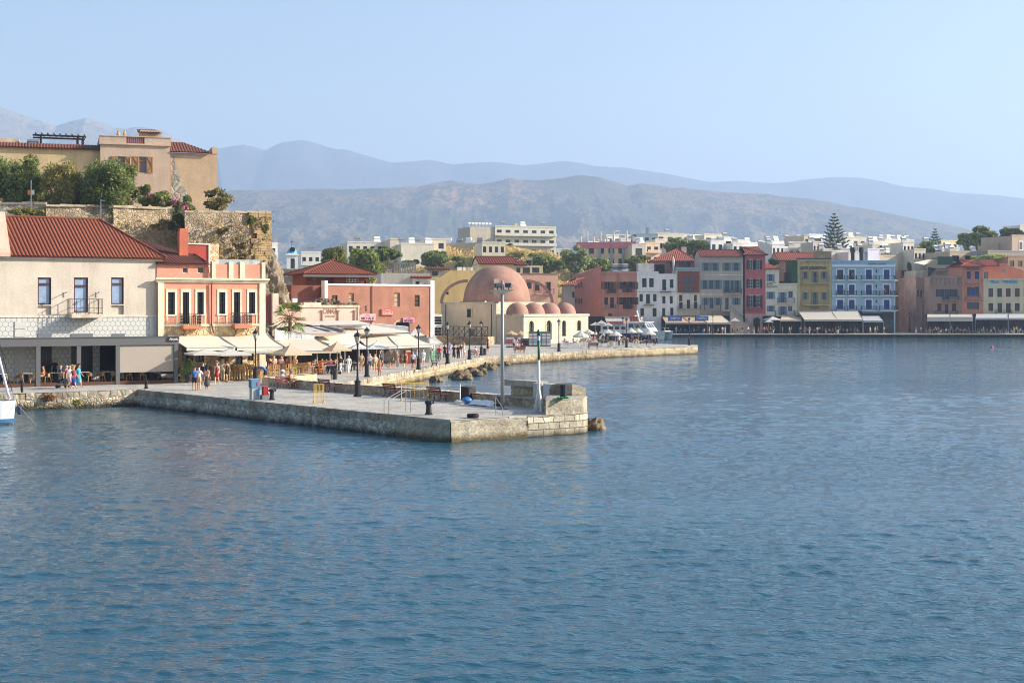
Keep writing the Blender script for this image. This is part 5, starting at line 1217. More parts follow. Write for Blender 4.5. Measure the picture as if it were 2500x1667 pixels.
# cream Zampeliou house: tower and lower wing
CRE=plaster((216,204,172),.06,.2,(160,146,116)); LBL=plain((118,136,164),.7)
ops=[(246,738,288,812),(246,925,292,1002),(250,1072,290,1135)]
b=house('cream_tower_house','slim cream house with light blue shutters and a red tile lean-to roof',213,357,685,R7,CRE,ops=ops)
for o in b.O: window(b,o,LBL,GLB,2,2,sh=LBL,shw=.5)
m=MB(); zr=b.uz(280,632,-4)[1]; m.corr([(-.2,-.5,b.zt),(b.u1+.3,-.5,b.zt-.0),(b.u1-1.5,5,zr),(-.2,5,zr)],.5,.12); b.part('roof',m,tile((142,80,60)))
INK=plain((52,50,48)); u,z=b.uz(240,840); text('Elia',.95,INK,b.root,(u+.35,-.03,z),shear=.3,w=1.5); u,z=b.uz(280,868); text('Zampeliou',.9,INK,b.root,(u-.1,-.03,z),shear=.3,w=3.0)
m=MB(); u,z=b.uz(290,833); m.tube([(u-.9,-.03,z-.1),(u,-.03,z+.2),(u+.9,-.03,z)],.05,4); m.tube([(u,-.03,z+.2),(u+.5,-.03,z+.5)],.08,4); b.part('olive_sprig',m,INK)
b=house('cream_low_house','low cream house with light blue shutters and two balconies, beside the olive hotel',358,555,842,R7,CRE,ops=[(372,928,416,1040),(455,918,503,990),(372,1080,418,1170),(452,1076,498,1130)])
for i,o in enumerate(b.O): window(b,o,LBL,GLB,2,2,sh=LBL if i in(0,2) else None,shw=.5)
cornice(b,CRE); ledge(b,358,555,888,CRE,'string_course',.15,.3)
bal(b,342,522,1045,988,CRE,plain((60,74,80)),gap=.25); bal(b,318,527,1180,1122,CRE,plain((60,74,80)),gap=.25)
m=MB(); a,c,z0,z1=b.rc(360,812,500,845,-1); m.box(a,c,1,1.3,z0-1,z1); m.box(a,c,1,9,b.zt,b.zt+.5); b.part('terrace_box',m,DARK)
m=MB(); u0,u1,z0,z1=b.rc(422,720,498,830,-6); m.box(u0,u1,6,8,b.zt,z1); b.part('terrace_doorway',m,plain((84,62,44)))
# orange gable behind
b=house('orange_gable_house','orange gabled house with red tile roof between cream and olive houses',345,775,592,R7,plaster((186,134,94),.07,.2),d=378,dep=12)
hiproof(b,0,b.u1,-.4,12,b.zt,b.uz(560,515,-6)[1]-b.zt,0,0,tile((146,82,62)),pitch=.55,amp=.13,fas=plaster((186,134,94),.07,.2))
# olive hotel
OLV=plaster((170,138,72),.09,.3,(104,84,50)); OLT=plaster((176,160,108),.08,.35,(110,96,66)); GSH=plain((118,124,110),.6)
ops=[(622,712,650,790),(722,712,756,825),(820,712,850,790),(620,930,652,1010),(718,928,756,1060),(820,930,852,1010)]
b=house('olive_hotel','mustard olive hotel with two railed balconies and script lettering',553,915,592,R7,OLV,cat='hotel',ops=ops)
for i,o in enumerate(b.O): window(b,o,GSH,GLD if i<3 else GLB,2,2,sh=GSH,shw=.45,cap=OLT)
m=MB(); 
for x in (553,890): a,c=b.uz(x,700)[0],b.uz(x+26,700)[0]; m.box(a,c,-.18,-.003,0,b.zt-.2)
m.box(0,b.u1,-.1,-.003,b.uz(700,640)[1]-.3,b.uz(700,636)[1]); b.part('pilasters',m,OLT); cornice(b,OLT)
RG=plain((150,158,150),.5); bal(b,598,888,832,775,OLT,RG,pr=1.3,gap=.4); bal(b,602,888,1062,1005,OLT,RG,pr=1.3,gap=.4)
u,z=b.uz(718,668); text('Elia palatino',1.35,plain((48,40,30)),b.root,(u,-.05,z),shear=.35,w=6.5,bold=.015)
u,z=b.uz(735,1097); text('ΠΑΛΑΤΙΝΟ',.6,plain((90,66,36)),b.root,(u,-.05,z),w=2.6)
m=MB(); u,z=b.uz(690,605); m.tube([(u-1.1,-.05,z-.1),(u,-.05,z+.2),(u+1.2,-.05,z)],.06,4); m.tube([(u,-.05,z+.2),(u+.6,-.05,z+.5)],.09,4); b.part('olive_sprig',m,plain((80,70,44)))
m=MB(); a,c,z0,z1=b.rc(778,492,912,590,-3); m.box(a,c,3,9,b.zt,z1); b.part('roof_room',m,plaster((140,120,82)))
m=MB(); a,c,z0,z1=b.rc(500,590,556,832,1); m.box(a,-.02,0,8,b.uz(530,832)[1],z1); b.part('ivy_screen',m,leaf((26,58,34),(50,88,50),.1))
m=MB(); a,c,z0,z1=b.rc(545,566,912,592,-.5); m.box(a,c,.4,.6,b.zt,z1); b.part('roof_screen',m,plain((62,70,84)))
# blue hotel
BLH=plaster((140,174,198),.05,.2,(110,128,150)); BLD_=plain((40,62,128),.5); WT=plain((226,232,238),.5,0,.04)
cols=[(974,1040),(1100,1160),(1280,1342),(1470,1532)]; ops=[]
for (xa,xb),k in zip(cols,range(4)):
    for r,(ya,yb) in enumerate(((690,790),(850,952),(1010,1108))): ops.append((xa,ya,xb,yb))
ops+=[(1384,690,1400,720),(1384,850,1400,880),(1384,1010,1400,1040)]
b=house('blue_hotel','light blue four storey hotel with dark blue doors and small iron balconies',920,1590,604,R7,BLH,cat='hotel',ops=ops,dep=14,ang=0)
for i,o in enumerate(b.O):
    if i<12: window(b,o,BLD_,GLD if i in(0,3,10) else BLD_,2,1,door=True,sur=WT,sw=.28,fw=.1)
    else: window(b,o,BLD_,GLD,1,1)
cornice(b,WT,.5,.3,b.uz(1200,652)[1]); m=MB(); m.box(-.05,b.u1+.1,-.12,.2,b.zt-.05,b.zt+.3); b.part('parapet_cap',m,BLH)
for y in (800,965): ledge(b,922,1590,y,WT,'string_course',.12,.2)
for xa,xb in ((964,1056),(1088,1182),(1233,1392),(1425,1588)):
    for y,yt in ((798,752),(962,912),(1120,1075)): bal(b,xa,xb,y,yt,WT,BLK_,gap=.2,th=.22)
u,z=b.uz(1400,632); text('HOTEL LUCIA',.62,plain((60,70,110)),b.root,(u,-.05,z),w=4.4,bold=.015)
m=MB(); a=b.uz(1582,700)[0]; m.box(a,b.u1+.06,-.15,-.003,0,b.zt-.3); m.box(b.u1,b.u1+.05,-.15,14,0,b.zt-.3); b.part('lit_side_wall',m,plaster((200,214,230),.04,.2))  # side and corner strip in paler blue, sunlight put into the colour
for r,(y,yt) in enumerate(((798,752),(962,912),(1120,1075))):
    _,_,_,z=b.rc(1590,y,1600,y+5); o=MB(); o.box(b.u1+.06,b.u1+1.1,1,4.4,z-.2,z); p=b.part('side_balcony',o,WT); q=MB(); 
    for k in range(12): yy=1+3.4*k/11; q.bar((b.u1+1.05,yy,z),(b.u1+1.05,yy,z+1),.04,.04)
    for k in range(5): q.bar((b.u1+.1+k*.24,1.04,z),(b.u1+.1+k*.24,1.04,z+1),.04,.04)
    q.bar((b.u1+1.05,1,z+1),(b.u1+1.05,4.4,z+1),.06,.06); q.bar((b.u1+.06,1.04,z+1),(b.u1+1.05,1.04,z+1),.06,.06); q.build('railing',BLK_,p)
o=b.rc(1450,1140,1575,1215); m=MB(); m.box(o[0],o[1],-.1,-.05,0,o[3]); b.part('glazed_entrance',m,GLD)
o=b.rc(1490,1218,1565,1322); m=MB(); 
for k in range(5): u=o[0]+(o[1]-o[0])*k/4; m.box(u-.08,u+.08,-.14,-.1,o[2],o[3])
b.part('entrance_door',m,plain((60,96,110)))
o=b.rc(1055,884,1085,915,.3),b.rc(1058,1028,1086,1055,.3)
m=MB(); [m.box(q[0],q[1],-.5,-.003,q[2],q[3]) for q in o]; b.part('air_conditioner',m,plain((150,160,150)))
for x in (1140,1232):
    a,c,z0,z1=b.rc(x-28,455,x+28,503,-5); m=MB(); m.cyl(((a+c)/2,5,b.zt),((a+c)/2,5,z0),.5,n=6); m.cyl(((a+c)/2,5,z0),((a+c)/2,5,z1),(c-a)*.5,n=14); b.part('water_tank',m,BLK_)
# alley houses between the blue hotel and the brown one
b=house('alley_house','narrow stone house with wooden balconies in the dark alley',165,250,690,R8,plaster((124,98,72),.2,.4),d=384,dep=20,ops=[(180,700,228,748),(178,800,205,870),(250,790,262,860)][:2])
for o in b.O: window(b,o,BRF,GLD,2,2)
bal(b,160,235,905,850,plain((120,100,80)),BRF); bal(b,150,215,1010,960,plain((120,100,80)),BRF)
b=house('alley_house','house closing the alley, alley shade in its dark colour, below the large dark tree',232,366,790,R8,plaster((66,52,44),.2,.5),d=398,dep=14,ops=[(270,800,300,860),(320,830,350,890)])  # very dark plaster stands in for the shade at the alley's end
for o in b.O: window(b,o,BRF,GLD,1,2)
bal(b,245,335,880,835,BRF,BRF)
b=house('alley_side_house','weathered pinkish brown house side facing the alley',330,480,770,R8,plaster((146,106,86),.2,.5),d=363,dep=16,ops=[(344,905,362,975),(380,908,396,992),(440,920,456,985),(410,1060,424,1120),(440,1062,456,1122)])
for o in b.O: window(b,o,BRF,GLD,1,2)
# brown house with balustrade
BRH=plaster((138,100,84),.09,.25,(92,70,60))
ops=[(566,898,608,978),(634,898,684,1020),(710,898,752,978),(560,1050,604,1130),(640,1055,676,1150),(714,1050,758,1130)]
b=house('balustrade_house','dull brown house with roof balustrade and dark blue shutters',476,820,768,R8,BRH,ops=ops)
for i,o in enumerate(b.O): window(b,o,plain((52,66,96)),GLB if i<3 else plain((74,40,34)),2,3,sh=plain((44,52,72)) if i in (0,2) else None,shw=.5)
m=MB(); zt=b.zt; m.box(-.1,b.u1+.1,-.15,.3,zt-.1,zt+.25); m.box(0,b.u1,-.1,.2,zt-2.2,zt-2.0)
a,c=b.uz(515,780)[0],b.uz(805,780)[0]
for k in range(22): u=a+(c-a)*k/21; m.box(u-.11,u+.11,-.12,-.003,zt-1.95,zt-.12)
b.part('balustrade',m,plaster((150,114,96)))
bal(b,622,790,1010,962,BRH,BLK_,gap=.25); bal(b,540,775,1165,1125,BRH,BLK_,gap=.25)
b2=house('rooftop_terrace','tent like white awning and dark shelter on the roof behind the balustrade',318,745,700,R8,plaster((190,176,150)),d=374,dep=10,cat='terrace')
m=MB(); P=[b2.uz(305,615,2),b2.uz(420,640,2),b2.uz(560,575,-3),b2.uz(440,585,-3)]; m.add([(P[0][0],-2,P[0][1]),(P[1][0],-2,P[1][1]),(P[2][0],3,P[2][1]),(P[3][0],3,P[3][1])],[(0,1,2,3)]); b2.part('white_awning',m,CREAM)
a,c,z0,z1=b2.rc(560,560,730,640,0); m=MB(); m.box(a,c,.0,6,z1-.25,z1); m.box(a,c,-.1,.0,z0,z0+2.2); b2.part('green_screen',m,plain((52,84,66)))
m=MB(); a,c,z0,z1=b2.rc(500,680,735,740,3); m.box(a,c,-3,-.2,z1-.2,z1); m.face([(a-1,-3,z0-1),(a+1.2,-3,z1),(a-1,-3,z1+.5)]); b2.part('dark_canopy',m,plain((56,58,60)))
# orange tower house
ORT=plaster((190,106,74),.07,.2,(130,76,60)); NB=plain((36,56,120),.5)
ops=[(874,708,914,790),(956,708,1004,790),(872,872,914,970),(958,870,1006,970),(874,1035,1004,1110)]
b=house('orange_tower_house','orange brown tower house with vivid blue shutters under a hipped roof',818,1050,655,R8,ORT,ops=ops)
for i,o in enumerate(b.O): window(b,o,NB if i<4 else BRF,(NB if i<2 else GLB),2,2,sur=plaster((206,130,96)),sw=.12,fw=.1)
m=MB(); o=b.rc(916,880,956,970); m.box(o[0],o[1],-.08,-.003,o[2],o[3]); b.part('blue_shutter_leaf',m,NB)
u,z=b.uz(942,685); text('ΝΟΣΤΟΣ',.85,plain((92,66,110)),b.root,(u,-.05,z),w=3.1,bold=.02)
bal(b,868,1012,832,790,ORT,RG,gap=.3); bal(b,866,1012,1000,962,ORT,plain((90,120,140)),gap=.3); ledge(b,820,1050,1005,ORT,'string_course',.2,.25)
hiproof(b,0,b.u1,-.3,11,b.zt,b.uz(930,592,-5)[1]-b.zt,4.6,4.6,tile((150,74,56)),over=.5,pitch=.5,amp=.13)
ORB=plaster((196,100,68),.06,.15)
b=house('orange_back_house','bright orange house behind the beige villa with a red ribbed roof',1050,1310,655,R8,ORB,d=366,dep=12,ops=[(1055,708,1104,800),(1250,675,1280,725)])
for o in b.O: window(b,o,WHITE,GLB,2,1)
m=MB(); zr=b.uz(1100,590,-5)[1]; a=b.uz(1222,600)[0]; m.corr([(0,-.4,b.zt),(a,-.4,b.zt),(a,5,zr),(0,5,zr)],.5,.13); b.part('roof',m,tile((150,74,60))); m=MB(); z1=b.uz(1260,622)[1]; m.box(a,b.u1,.0,9,b.zt,z1); b.part('roof_room',m,ORB)
a0=b.u1; c0=b.uz(1480,700)[0]; m=MB(); z2=b.uz(1460,700)[1]; m.add([(a0,.2,0),(c0,.2,0),(c0,.2,z2),(a0,.2,z1-.6),(a0,9,z1-.6),(c0,9,z2)],[(0,1,2,3),(3,2,5,4)]); b.part('sloped_wing',m,ORB)
# beige villa
VIL=plaster((196,182,142),.06,.2,(140,128,98)); VF=plain((86,58,48),.6)
ops=[(1103,888,1153,980),(1197,890,1247,980),(1288,888,1340,978),(1383,888,1435,978),(1103,1045,1153,1130),(1200,1045,1248,1145),(1290,1045,1340,1145),(1383,1045,1435,1130)]
b=house('beige_villa','long beige villa with brown framed windows and turquoise lettering',1050,1640,795,R8,VIL,cat='villa',ops=ops+[(1478,888,1528,980),(1478,1045,1528,1130)])
for i,o in enumerate(b.O): window(b,o,VF,GLB if i in(0,) else (plain((120,66,52)) if i in(2,3) else GL),2,2,sill=VIL,fw=.1)
cornice(b,plaster((206,196,160))); ledge(b,1052,1640,1015,VIL,'string_course',.12,.25)
TQ=plain((60,150,190),.5); u,z=b.uz(1168,820); text('VILLA',.95,TQ,b.root,(u,-.05,z),w=2.5,bold=.04); u,z=b.uz(1332,820); text('VENEZIA',.95,TQ,b.root,(u,-.05,z),w=3.7,bold=.04)
bal(b,1185,1348,1160,1115,VIL,BLK_,gap=.3)

plaster=_pl
# ------------------------------------------------------------------ ground floor fronts with awning shade painted as near-black walls, far awnings
AWN=cloth((208,200,184)); AWG=cloth((196,196,194)); TAN=cloth((214,180,136))
def awning(label,cr,x0,x1,yt,yb,d0,d1,mat,x0b=None,x1b=None,val=.35,z=QF,name='awning',posts=True,group=None,th=.04):
    """sloping canvas from (x0..x1,yt) at distance d0 down to its front bar at (x0b..x1b,yb), distance d1"""
    x0b=x0 if x0b is None else x0b; x1b=x1 if x1b is None else x1b
    P=[]
    for x,y,d in ((x0,yt,d0),(x1,yt,d0),(x1b,yb,d1),(x0b,yb,d1)):
        px,py=cr(x,y); P.append(Vector((ax(px,d),d,az(py,d))))
    O=(P[2]+P[3])/2; O.z=z; t=thing(name,label,'awning',O,0,group); L=[p-O for p in P]
    m=MB(); n=10; up=Vector((0,0,th))
    for i in range(n):
        q=[]
        for k in (i/n,(i+1)/n):
            sg=-.10*math.sin(math.pi*k)
            q.append((L[0].lerp(L[3],k)+Vector((0,0,sg)),L[1].lerp(L[2],k)+Vector((0,0,sg))))
        (a,b_),(c,e)=q
        m.add([a,b_,e,c,a+up,b_+up,e+up,c+up],[(3,2,1,0),(4,5,6,7),(0,4,7,3),(1,2,6,5)])
    m.build('canvas',mat,t)
    m=MB(); dn=Vector((0,-.02,-val)); m.add([L[3]+Vector((0,-.02,0)),L[2]+Vector((0,-.02,0)),L[2]+dn,L[3]+dn],[(0,1,2,3)]); m.build('valance',mat,t)
    m=MB(); m.cyl(L[3],L[2],.06,n=6); m.bar(L[0],L[3],.05,.05); m.bar(L[1],L[2],.05,.05)
    if posts:
        k=max(1,int((L[2]-L[3]).length/6))
        for i in range(k+1): p=L[3].lerp(L[2],i/k); m.cyl((p.x,p.y+.1,-.02),(p.x,p.y+.1,p.z),.05,n=6)
    m.build('awning_frame',plain((150,148,144),.5),t); return t
for lab,cr,x0,x1,yt in (('restaurant front with shade painted dark, below the terracotta house',R6,262,868,1075),('restaurant front with shade painted dark, under the blue lettered awning',R6,1085,1860,1065),('shop front with shade painted dark, under the cream house',R7,190,580,1180),('restaurant front with shade painted dark, under the olive hotel',R7,600,1240,1130),('souvenir shop front with shade painted dark, under the blue hotel',R7,1245,1462,1150),('restaurant front with shade painted dark, below the brown balustrade house',R8,440,945,1165),('restaurant front with shade painted dark, below the beige villa',R8,955,1640,1160)):
    b=Bld('shade_painted_restaurant',lab,'shop front',x0,DF-.7,0,cr,QF); u1=b.uz(x1,1100)[0]; zt=b.uz(x0,yt)[1]; m=MB(); m.box(0,u1,0,.5,0,zt); b.part('wall',m,plain((30,26,24),.9,0,.3,.4))  # wall nearly black, shadow of the ground floor put into its colour
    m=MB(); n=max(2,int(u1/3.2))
    for k in range(n): m=MB(); a=u1*(k+.15)/n; m.box(a,a+u1*.6/n,-.05,-.003,.1,zt*.62); b.part('glazed_door',m,plain((22,20,20),.5))  # door panels flat and dark, the shaded inside painted on
awning('sagging awning with red boxes above, behind the white ferry',R6,440,870,1075,1150,357,349,AWN,470,890)
awning('brown and cream awning with blue signs, left half',R6,1090,1330,1075,1140,357,349,TAN,1130,1400)
awning('brown and cream awning with blue signs, right half',R6,1320,1560,1072,1140,357,349,TAN,1400,1645)
awning('beige sloping awning under the outside stair',R6,1510,1760,1062,1142,356,348.5,cloth((222,206,176)),1600,1868)
for x,l in ((1235,'blue sign board on the left half of the brown awning'),(1535,'blue sign board on the right half of the brown awning')):
    px,py=R6(x,1108); t=thing('awning_sign',l,'sign',(ax(px,351),351,QF)); m=MB(); z=az(py,351)-QF; m.box(-1.7,1.7,-.05,.05,z-.9,z+.9); o=m.build('board',plain((56,92,170)),t); text('TABEPNA',.7,WHITE,o,(0,-.06,z+.35),w=2.6); text('SEA FOOD',.55,WHITE,o,(0,-.06,z-.4),w=2.6)
awning('low wide awning beside the small parasols, under the cream house',R7,385,590,1190,1225,356,349,cloth((214,196,170)),370,600)
awning('broad grey cream awning under the olive hotel',R7,560,910,1128,1222,357,347.5,AWN,625,985)
awning('broad grey cream awning under the left half of the blue hotel',R7,915,1195,1128,1222,357,347.5,AWN,985,1248)
awning('small pale grey awning at the souvenir stands',R7,1235,1420,1180,1232,356,348.5,AWG,1255,1465)
awning('white awning with scalloped valance below the balustrade house, left part',R8,455,690,1165,1195,355,347.5,AWN,450,695,1.0)
awning('white awning with scalloped valance below the balustrade house, right part',R8,698,930,1165,1195,355,347.5,AWN,698,938,1.0)
awning('flat white awning below the orange tower house',R8,975,1310,1162,1205,355,347.5,AWG,965,1312,.4)
awning('flat white awning at the right edge, below the beige villa',R8,1320,1640,1162,1205,355,347.5,AWG,1318,1640,.4)
m=MB()
px,py=R6(720,1140); a=ax(px,350); c=ax(R6(845,0)[0],350)
for k in range(4):
    t=thing('awning_box',['red','dull red','orange red','rust red'][k]+' planter box in the row on top of the sagging awning','planter box',(a+(c-a)*k/4,348.6,az(1140/4.6125+540,350)),0,'red boxes over the ferry'); m=MB(); w=(c-a)/4-.1; m.box(0,w,-.4,.4,0,1.4); m.box(-.04,w+.04,-.44,.44,1.3,1.45); m.build('box',plain((178-6*k,62+5*k,48),.7),t)

# ------------------------------------------------------------------ the town behind: flat roofed apartment blocks
def block(label,cr,x0,x1,yt,d,c,ang=0,dep=12,win=(0,0),yb=None,tanks=0,side=None,name='apartment_block',balc=False,cat='apartment block'):
    if -9<ang<12 and cr is not R5: ang=24
    b=Bld(name,label,cat,x0,d,ang,cr,1.0); u1=b.uz(x1,600)[0]; zt=b.uz((x0+x1)/2,yt)[1]; O=[]
    rows,colm=win; h=3.1
    for r in range(rows):
        for k in range(colm):
            a=u1*(k+.2)/colm; e=u1*(k+.75)/colm; z=zt-.9-h*r; O.append((a,e,z-1.7,z-.1))
    P=plaster(c,.05,.2,(150,140,124)); wall(b,0,u1,0,zt,dep,O,P)
    for o in O: 
        m=MB(); m.face([(o[0],.2,o[2]),(o[1],.2,o[2]),(o[1],.2,o[3]),(o[0],.2,o[3])]); b.part('window',m,GLD if R.random()<.5 else GL)
    m=MB(); m.box(-.05,u1+.05,-.08,.2,zt-.02,zt+.35); m.box(u1-.2,u1+.05,.2,dep,zt-.02,zt+.35); b.part('parapet',m,P)
    if balc:
        for r in range(rows):
            m=MB(); z=zt-2.8-h*r; m.box(.2,u1-.2,-1.3,-.004,z-.15,z); m.box(.2,u1-.2,-1.3,-1.2,z,z+.8); b.part('balcony',m,P)
    for k in range(tanks):
        a=u1*(k+.5)/tanks+R.uniform(-.5,.5); q=MB(); q.cyl((a-.8,3,zt+1.5),(a+.8,3,zt+1.5),.42,n=10); q.bar((a-.6,3,zt),(a-.6,3,zt+1.4),.1,.1); q.bar((a+.6,3,zt),(a+.6,3,zt+1.4),.1,.1); q.add([(a-.9,2,zt+.3),(a+.9,2,zt+.3),(a+.9,2.9,zt+1.3),(a-.9,2.9,zt+1.3)],[(0,1,2,3)])
        b.part('solar_water_heater',q,WHITE if k%2 else STEEL)
    b.u1,b.zt=u1,zt; return b
CR_=(226,216,194); WH_=(224,218,206); BE_=(212,202,180)
# the tall cream block above the dome: lit front with balconies, blind side wall
CB=block('big cream apartment block with three rows of balconies above the great dome',R5,715,1345,104,450,(222,216,194),20,14,(4,7),balc=True,tanks=3)
m=MB(); z=CB.zt; px,py=R5(475,110); u0=-8.2; m.box(u0,-.02,.4,13,0,z-.2); CB.part('blind_side',m,plaster((206,194,170),.05,.2))
m=MB(); a,c,z0,z1=CB.rc(925,70,1005,104,-3); m.box(a,c,3,7,CB.zt,z1); CB.part('lift_house',m,plaster((236,224,184)))
for k in range(7):
    q=MB(); a=u0+.6+k*1.15; q.cyl((a,4,z+1.0),(a+.8,4,z+1.0),.35,n=8); q.bar((a+.4,4,z-.2),(a+.4,4,z+1),.1,.1); CB.part('solar_water_heater',q,WHITE)
block('long low cream block on the skyline left of the dry grass',R4,815,1230,128,400,CR_,18,10,(1,6),tanks=2)
block('tall cream slab rising out of the low cream skyline block',R4,1225,1345,97,396,(226,210,184),18,10)
block('plain cream block right of the tall slab with solar heaters',R4,1330,1645,142,392,(228,216,190),18,10,tanks=4)
block('cream penthouse on the blind grey block above the dry grass',R4,1575,1762,97,398,(228,216,190),18,10,(1,2))
block('long blind grey wall above the dry grass with a row of solar heaters',R5,60,590,280,408,(186,174,154),-14,10,tanks=5)
block('low pink roofed house in front of the big cream block',R5,578,822,268,388,(238,222,190),14,9,(1,4))
block('white apartment block just right of the blue dome',R4,372,560,225,330,WH_,16,10,(2,3),balc=True,tanks=1)
block('small white block between the rock face and the blue dome',R4,60,148,140,340,WH_,10,10,(3,1),balc=True)
block('low white houses right of the big cream block',R5,1345,1510,335,470,WH_,8,10,(1,5))
PH=block('pink and grey hotel with blue pilasters above the terracotta houses',R6,130,800,268,425,(214,190,160),-10,14,(2,6),cat='hotel',name='pink_hotel')
m=MB(); m.box(-.1,PH.u1+.1,-.3,.4,PH.zt-1.0,PH.zt+.9); PH.part('pink_band',m,plaster((206,130,136),.05,.15))
for x in (245,375,508,640): 
    a,c=PH.uz(x,300)[0],PH.uz(x+28,300)[0]; m=MB(); m.box(a,c,-.6,-.003,0,PH.zt-1.0); PH.part('blue_pilaster',m,plaster((140,158,168)))
m=MB(); n=9
for k in range(n): a=PH.u1*(k+.5)/n; m.box(a-.25,a+.25,1,1.5,PH.zt+.9,PH.zt+4.2 if k%2 else PH.zt+2.6)
PH.part('roof_posts',m,WHITE)
b=block('grey stair tower of the pink hotel with a glass brick panel',R6,750,905,272,420,(196,188,176),4,10); o=b.rc(795,305,866,402); m=MB(); m.box(o[0],o[1],-.06,-.003,o[2],o[3]); b.part('glass_brick_panel',m,GLD)
block('short pink and cream wing with balconies right of the stair tower',R6,905,1065,250,428,(226,196,160),4,10,(2,2),balc=True)
block('white penthouse with black water tank above the pink hotel',R6,460,800,165,460,WH_,-6,10,(1,4),tanks=1)
block('blue grey glazed penthouse under the antenna mast',R6,800,1042,150,462,(124,142,160),-6,10,(1,3))
block('plain beige block behind the spreading tree, left part',R6,1030,1335,145,470,BE_,6,12,(2,3),tanks=1)
block('cream apartment block behind the spreading tree, right part',R6,1330,1600,160,480,(226,218,200),6,12,(2,4),balc=True)
block('cream balconied block left of the white penthouse with tanks',R6,1565,1780,155,470,(228,218,194),8,12,(3,2),balc=True)
block('bright white tower block with a black tank on its roof',R6,1785,1900,190,440,(230,226,218),8,12,(2,1),tanks=1)
block('low white block with tiny windows right of the white tower',R6,1885,2190,250,436,(226,220,208),6,12,(2,5),tanks=2)
block('peach topped block at the right end of the low white block',R6,2150,2290,240,455,(240,214,180),6,10)
t=thing('antenna_mast','lattice antenna mast on the skyline above the blue grey penthouse','antenna',(ax(R6(922,0)[0],466),466,0)); m=MB(); z0=az(R6(0,150)[1],466); z1=az(R6(0,72)[1],466)
for a in (-.5,.5): m.bar((a,0,z0-6),(a*.5,0,z1),.16,.16)
for k in range(7): m.bar((-.5,0,z0+(z1-z0)*k/7),(.5,0,z0+(z1-z0)*(k+.8)/7),.1,.1)
m.build('lattice',plain((140,130,124)),t)
block('white terraced block with awnings right of the deep red house',R7,165,375,440,430,WH_,4,10,(2,3),balc=True,tanks=2)
block('blank bright white block above the orange gable',R7,370,545,457,410,(228,226,220),0,10)
block('grey white terraces with satellite dish above the white block',R7,415,690,378,455,(222,216,206),4,10,(2,4),balc=True,tanks=2)
block('pale blue white tower left of the tall pine',R7,675,850,322,448,(226,234,244),-4,10,(2,1))
block('beige corner block with chimneys left of the pale tower',R7,622,682,330,446,(206,190,160),4,10,(2,1))
block('beige block on the skyline right of the tall pine',R7,1060,1285,352,452,(216,206,184),4,10,(1,3),tanks=3)
block('small white house right below the beige skyline block',R7,1045,1145,400,435,(238,238,234),2,10,(1,2))
block('grey concrete roof rooms behind the blue hotel, left part',R7,915,1100,500,392,(206,200,186),4,8)
block('pale grey roof house with black tanks behind the blue hotel',R7,1095,1305,505,388,(206,204,196),2,8)
block('pale lilac white roof house behind the blue hotel',R7,1300,1425,478,390,(226,224,236),2,8)
block('beige flat block beside the lilac white roof house',R7,1415,1625,548,400,(208,190,156),4,10)
block('big blank sandy block right of the blue hotel roof',R7,1610,1765,520,404,(222,204,172),4,12)
block('cream block with many tanks on the skyline, middle',R7,1360,1520,398,440,(226,216,194),4,10,(1,3),tanks=3)
block('cream and white block row on the skyline left of the round tree',R7,1480,1790,378,460,(226,218,200),4,10,(2,5),tanks=5)
block('low white block in front of the cream skyline row',R7,1580,1755,462,430,(238,238,236),4,10,(1,3))
block('creamy block low in front of the skyline row, with a balcony',R7,1615,1840,425,436,(232,224,206),4,10,(1,3),balc=True)
block('small cream block peeping out between two round trees',R8,600,780,388,470,(238,216,168),4,10,(1,3))
block('dull beige house with a small shuttered window behind the rooftop terrace',R8,690,1100,505,392,(190,170,140),3,10,(1,3),tanks=2)
block('beige roof room above the vine pergola',R8,1205,1360,428,396,(206,178,134),6,8)
b=block('tall pale brown house with a latticed window at the right edge',R8,1352,1660,335,392,(196,170,144),2,12); o=b.rc(1425,385,1470,485); m=MB(); m.box(o[0],o[1],-.06,-.003,o[2],o[3]); w=b.part('latticed_window',m,WHITE); m=MB(); m.box(o[0]+.25,o[1]-.25,-.09,-.061,o[2]+.25,o[3]-.25); m.build('pane',GLB,w)
block('grey blank wall below the latticed window house',R8,1095,1660,500,386,(160,148,140),2,6)
block('old brown stone house with two dark windows behind the orange house',R8,1310,1660,556,378,(150,122,92),2,8,(1,4))
block('tiny pale block on the far right skyline',R8,1440,1660,222,470,(206,204,196),2,8)
# the packed small houses of the old town between the named blocks
for i in range(34):
    px=[1432,1470,1515,1560,1600,1640,1690,1735,1760,1800,1838,1868,1880,1912,1935,1958,1985,2010,2052,2075,2095,2120,2140,2160,2180,2205,2232,2258,2300,2318,2336,1885,1925,2130][i]; w=R.uniform(16,34); top=R.uniform(588,622) if px>1850 else R.uniform(584,604)
    c=R.choice([(226,220,208),(214,206,190),(206,196,174),(228,226,220),(190,182,168)])
    b=block('small pale flat roofed house packed among the rooftops behind the harbour front',FULL,px,px+w,top,R.uniform(398,424) if px>1850 else R.uniform(432,450),c,24,6,(R.choice([1,2]),R.choice([1,2,3])),tanks=R.choice([0,1,1,2]),name='town_house',cat='house'); b.root['group']='small town houses'
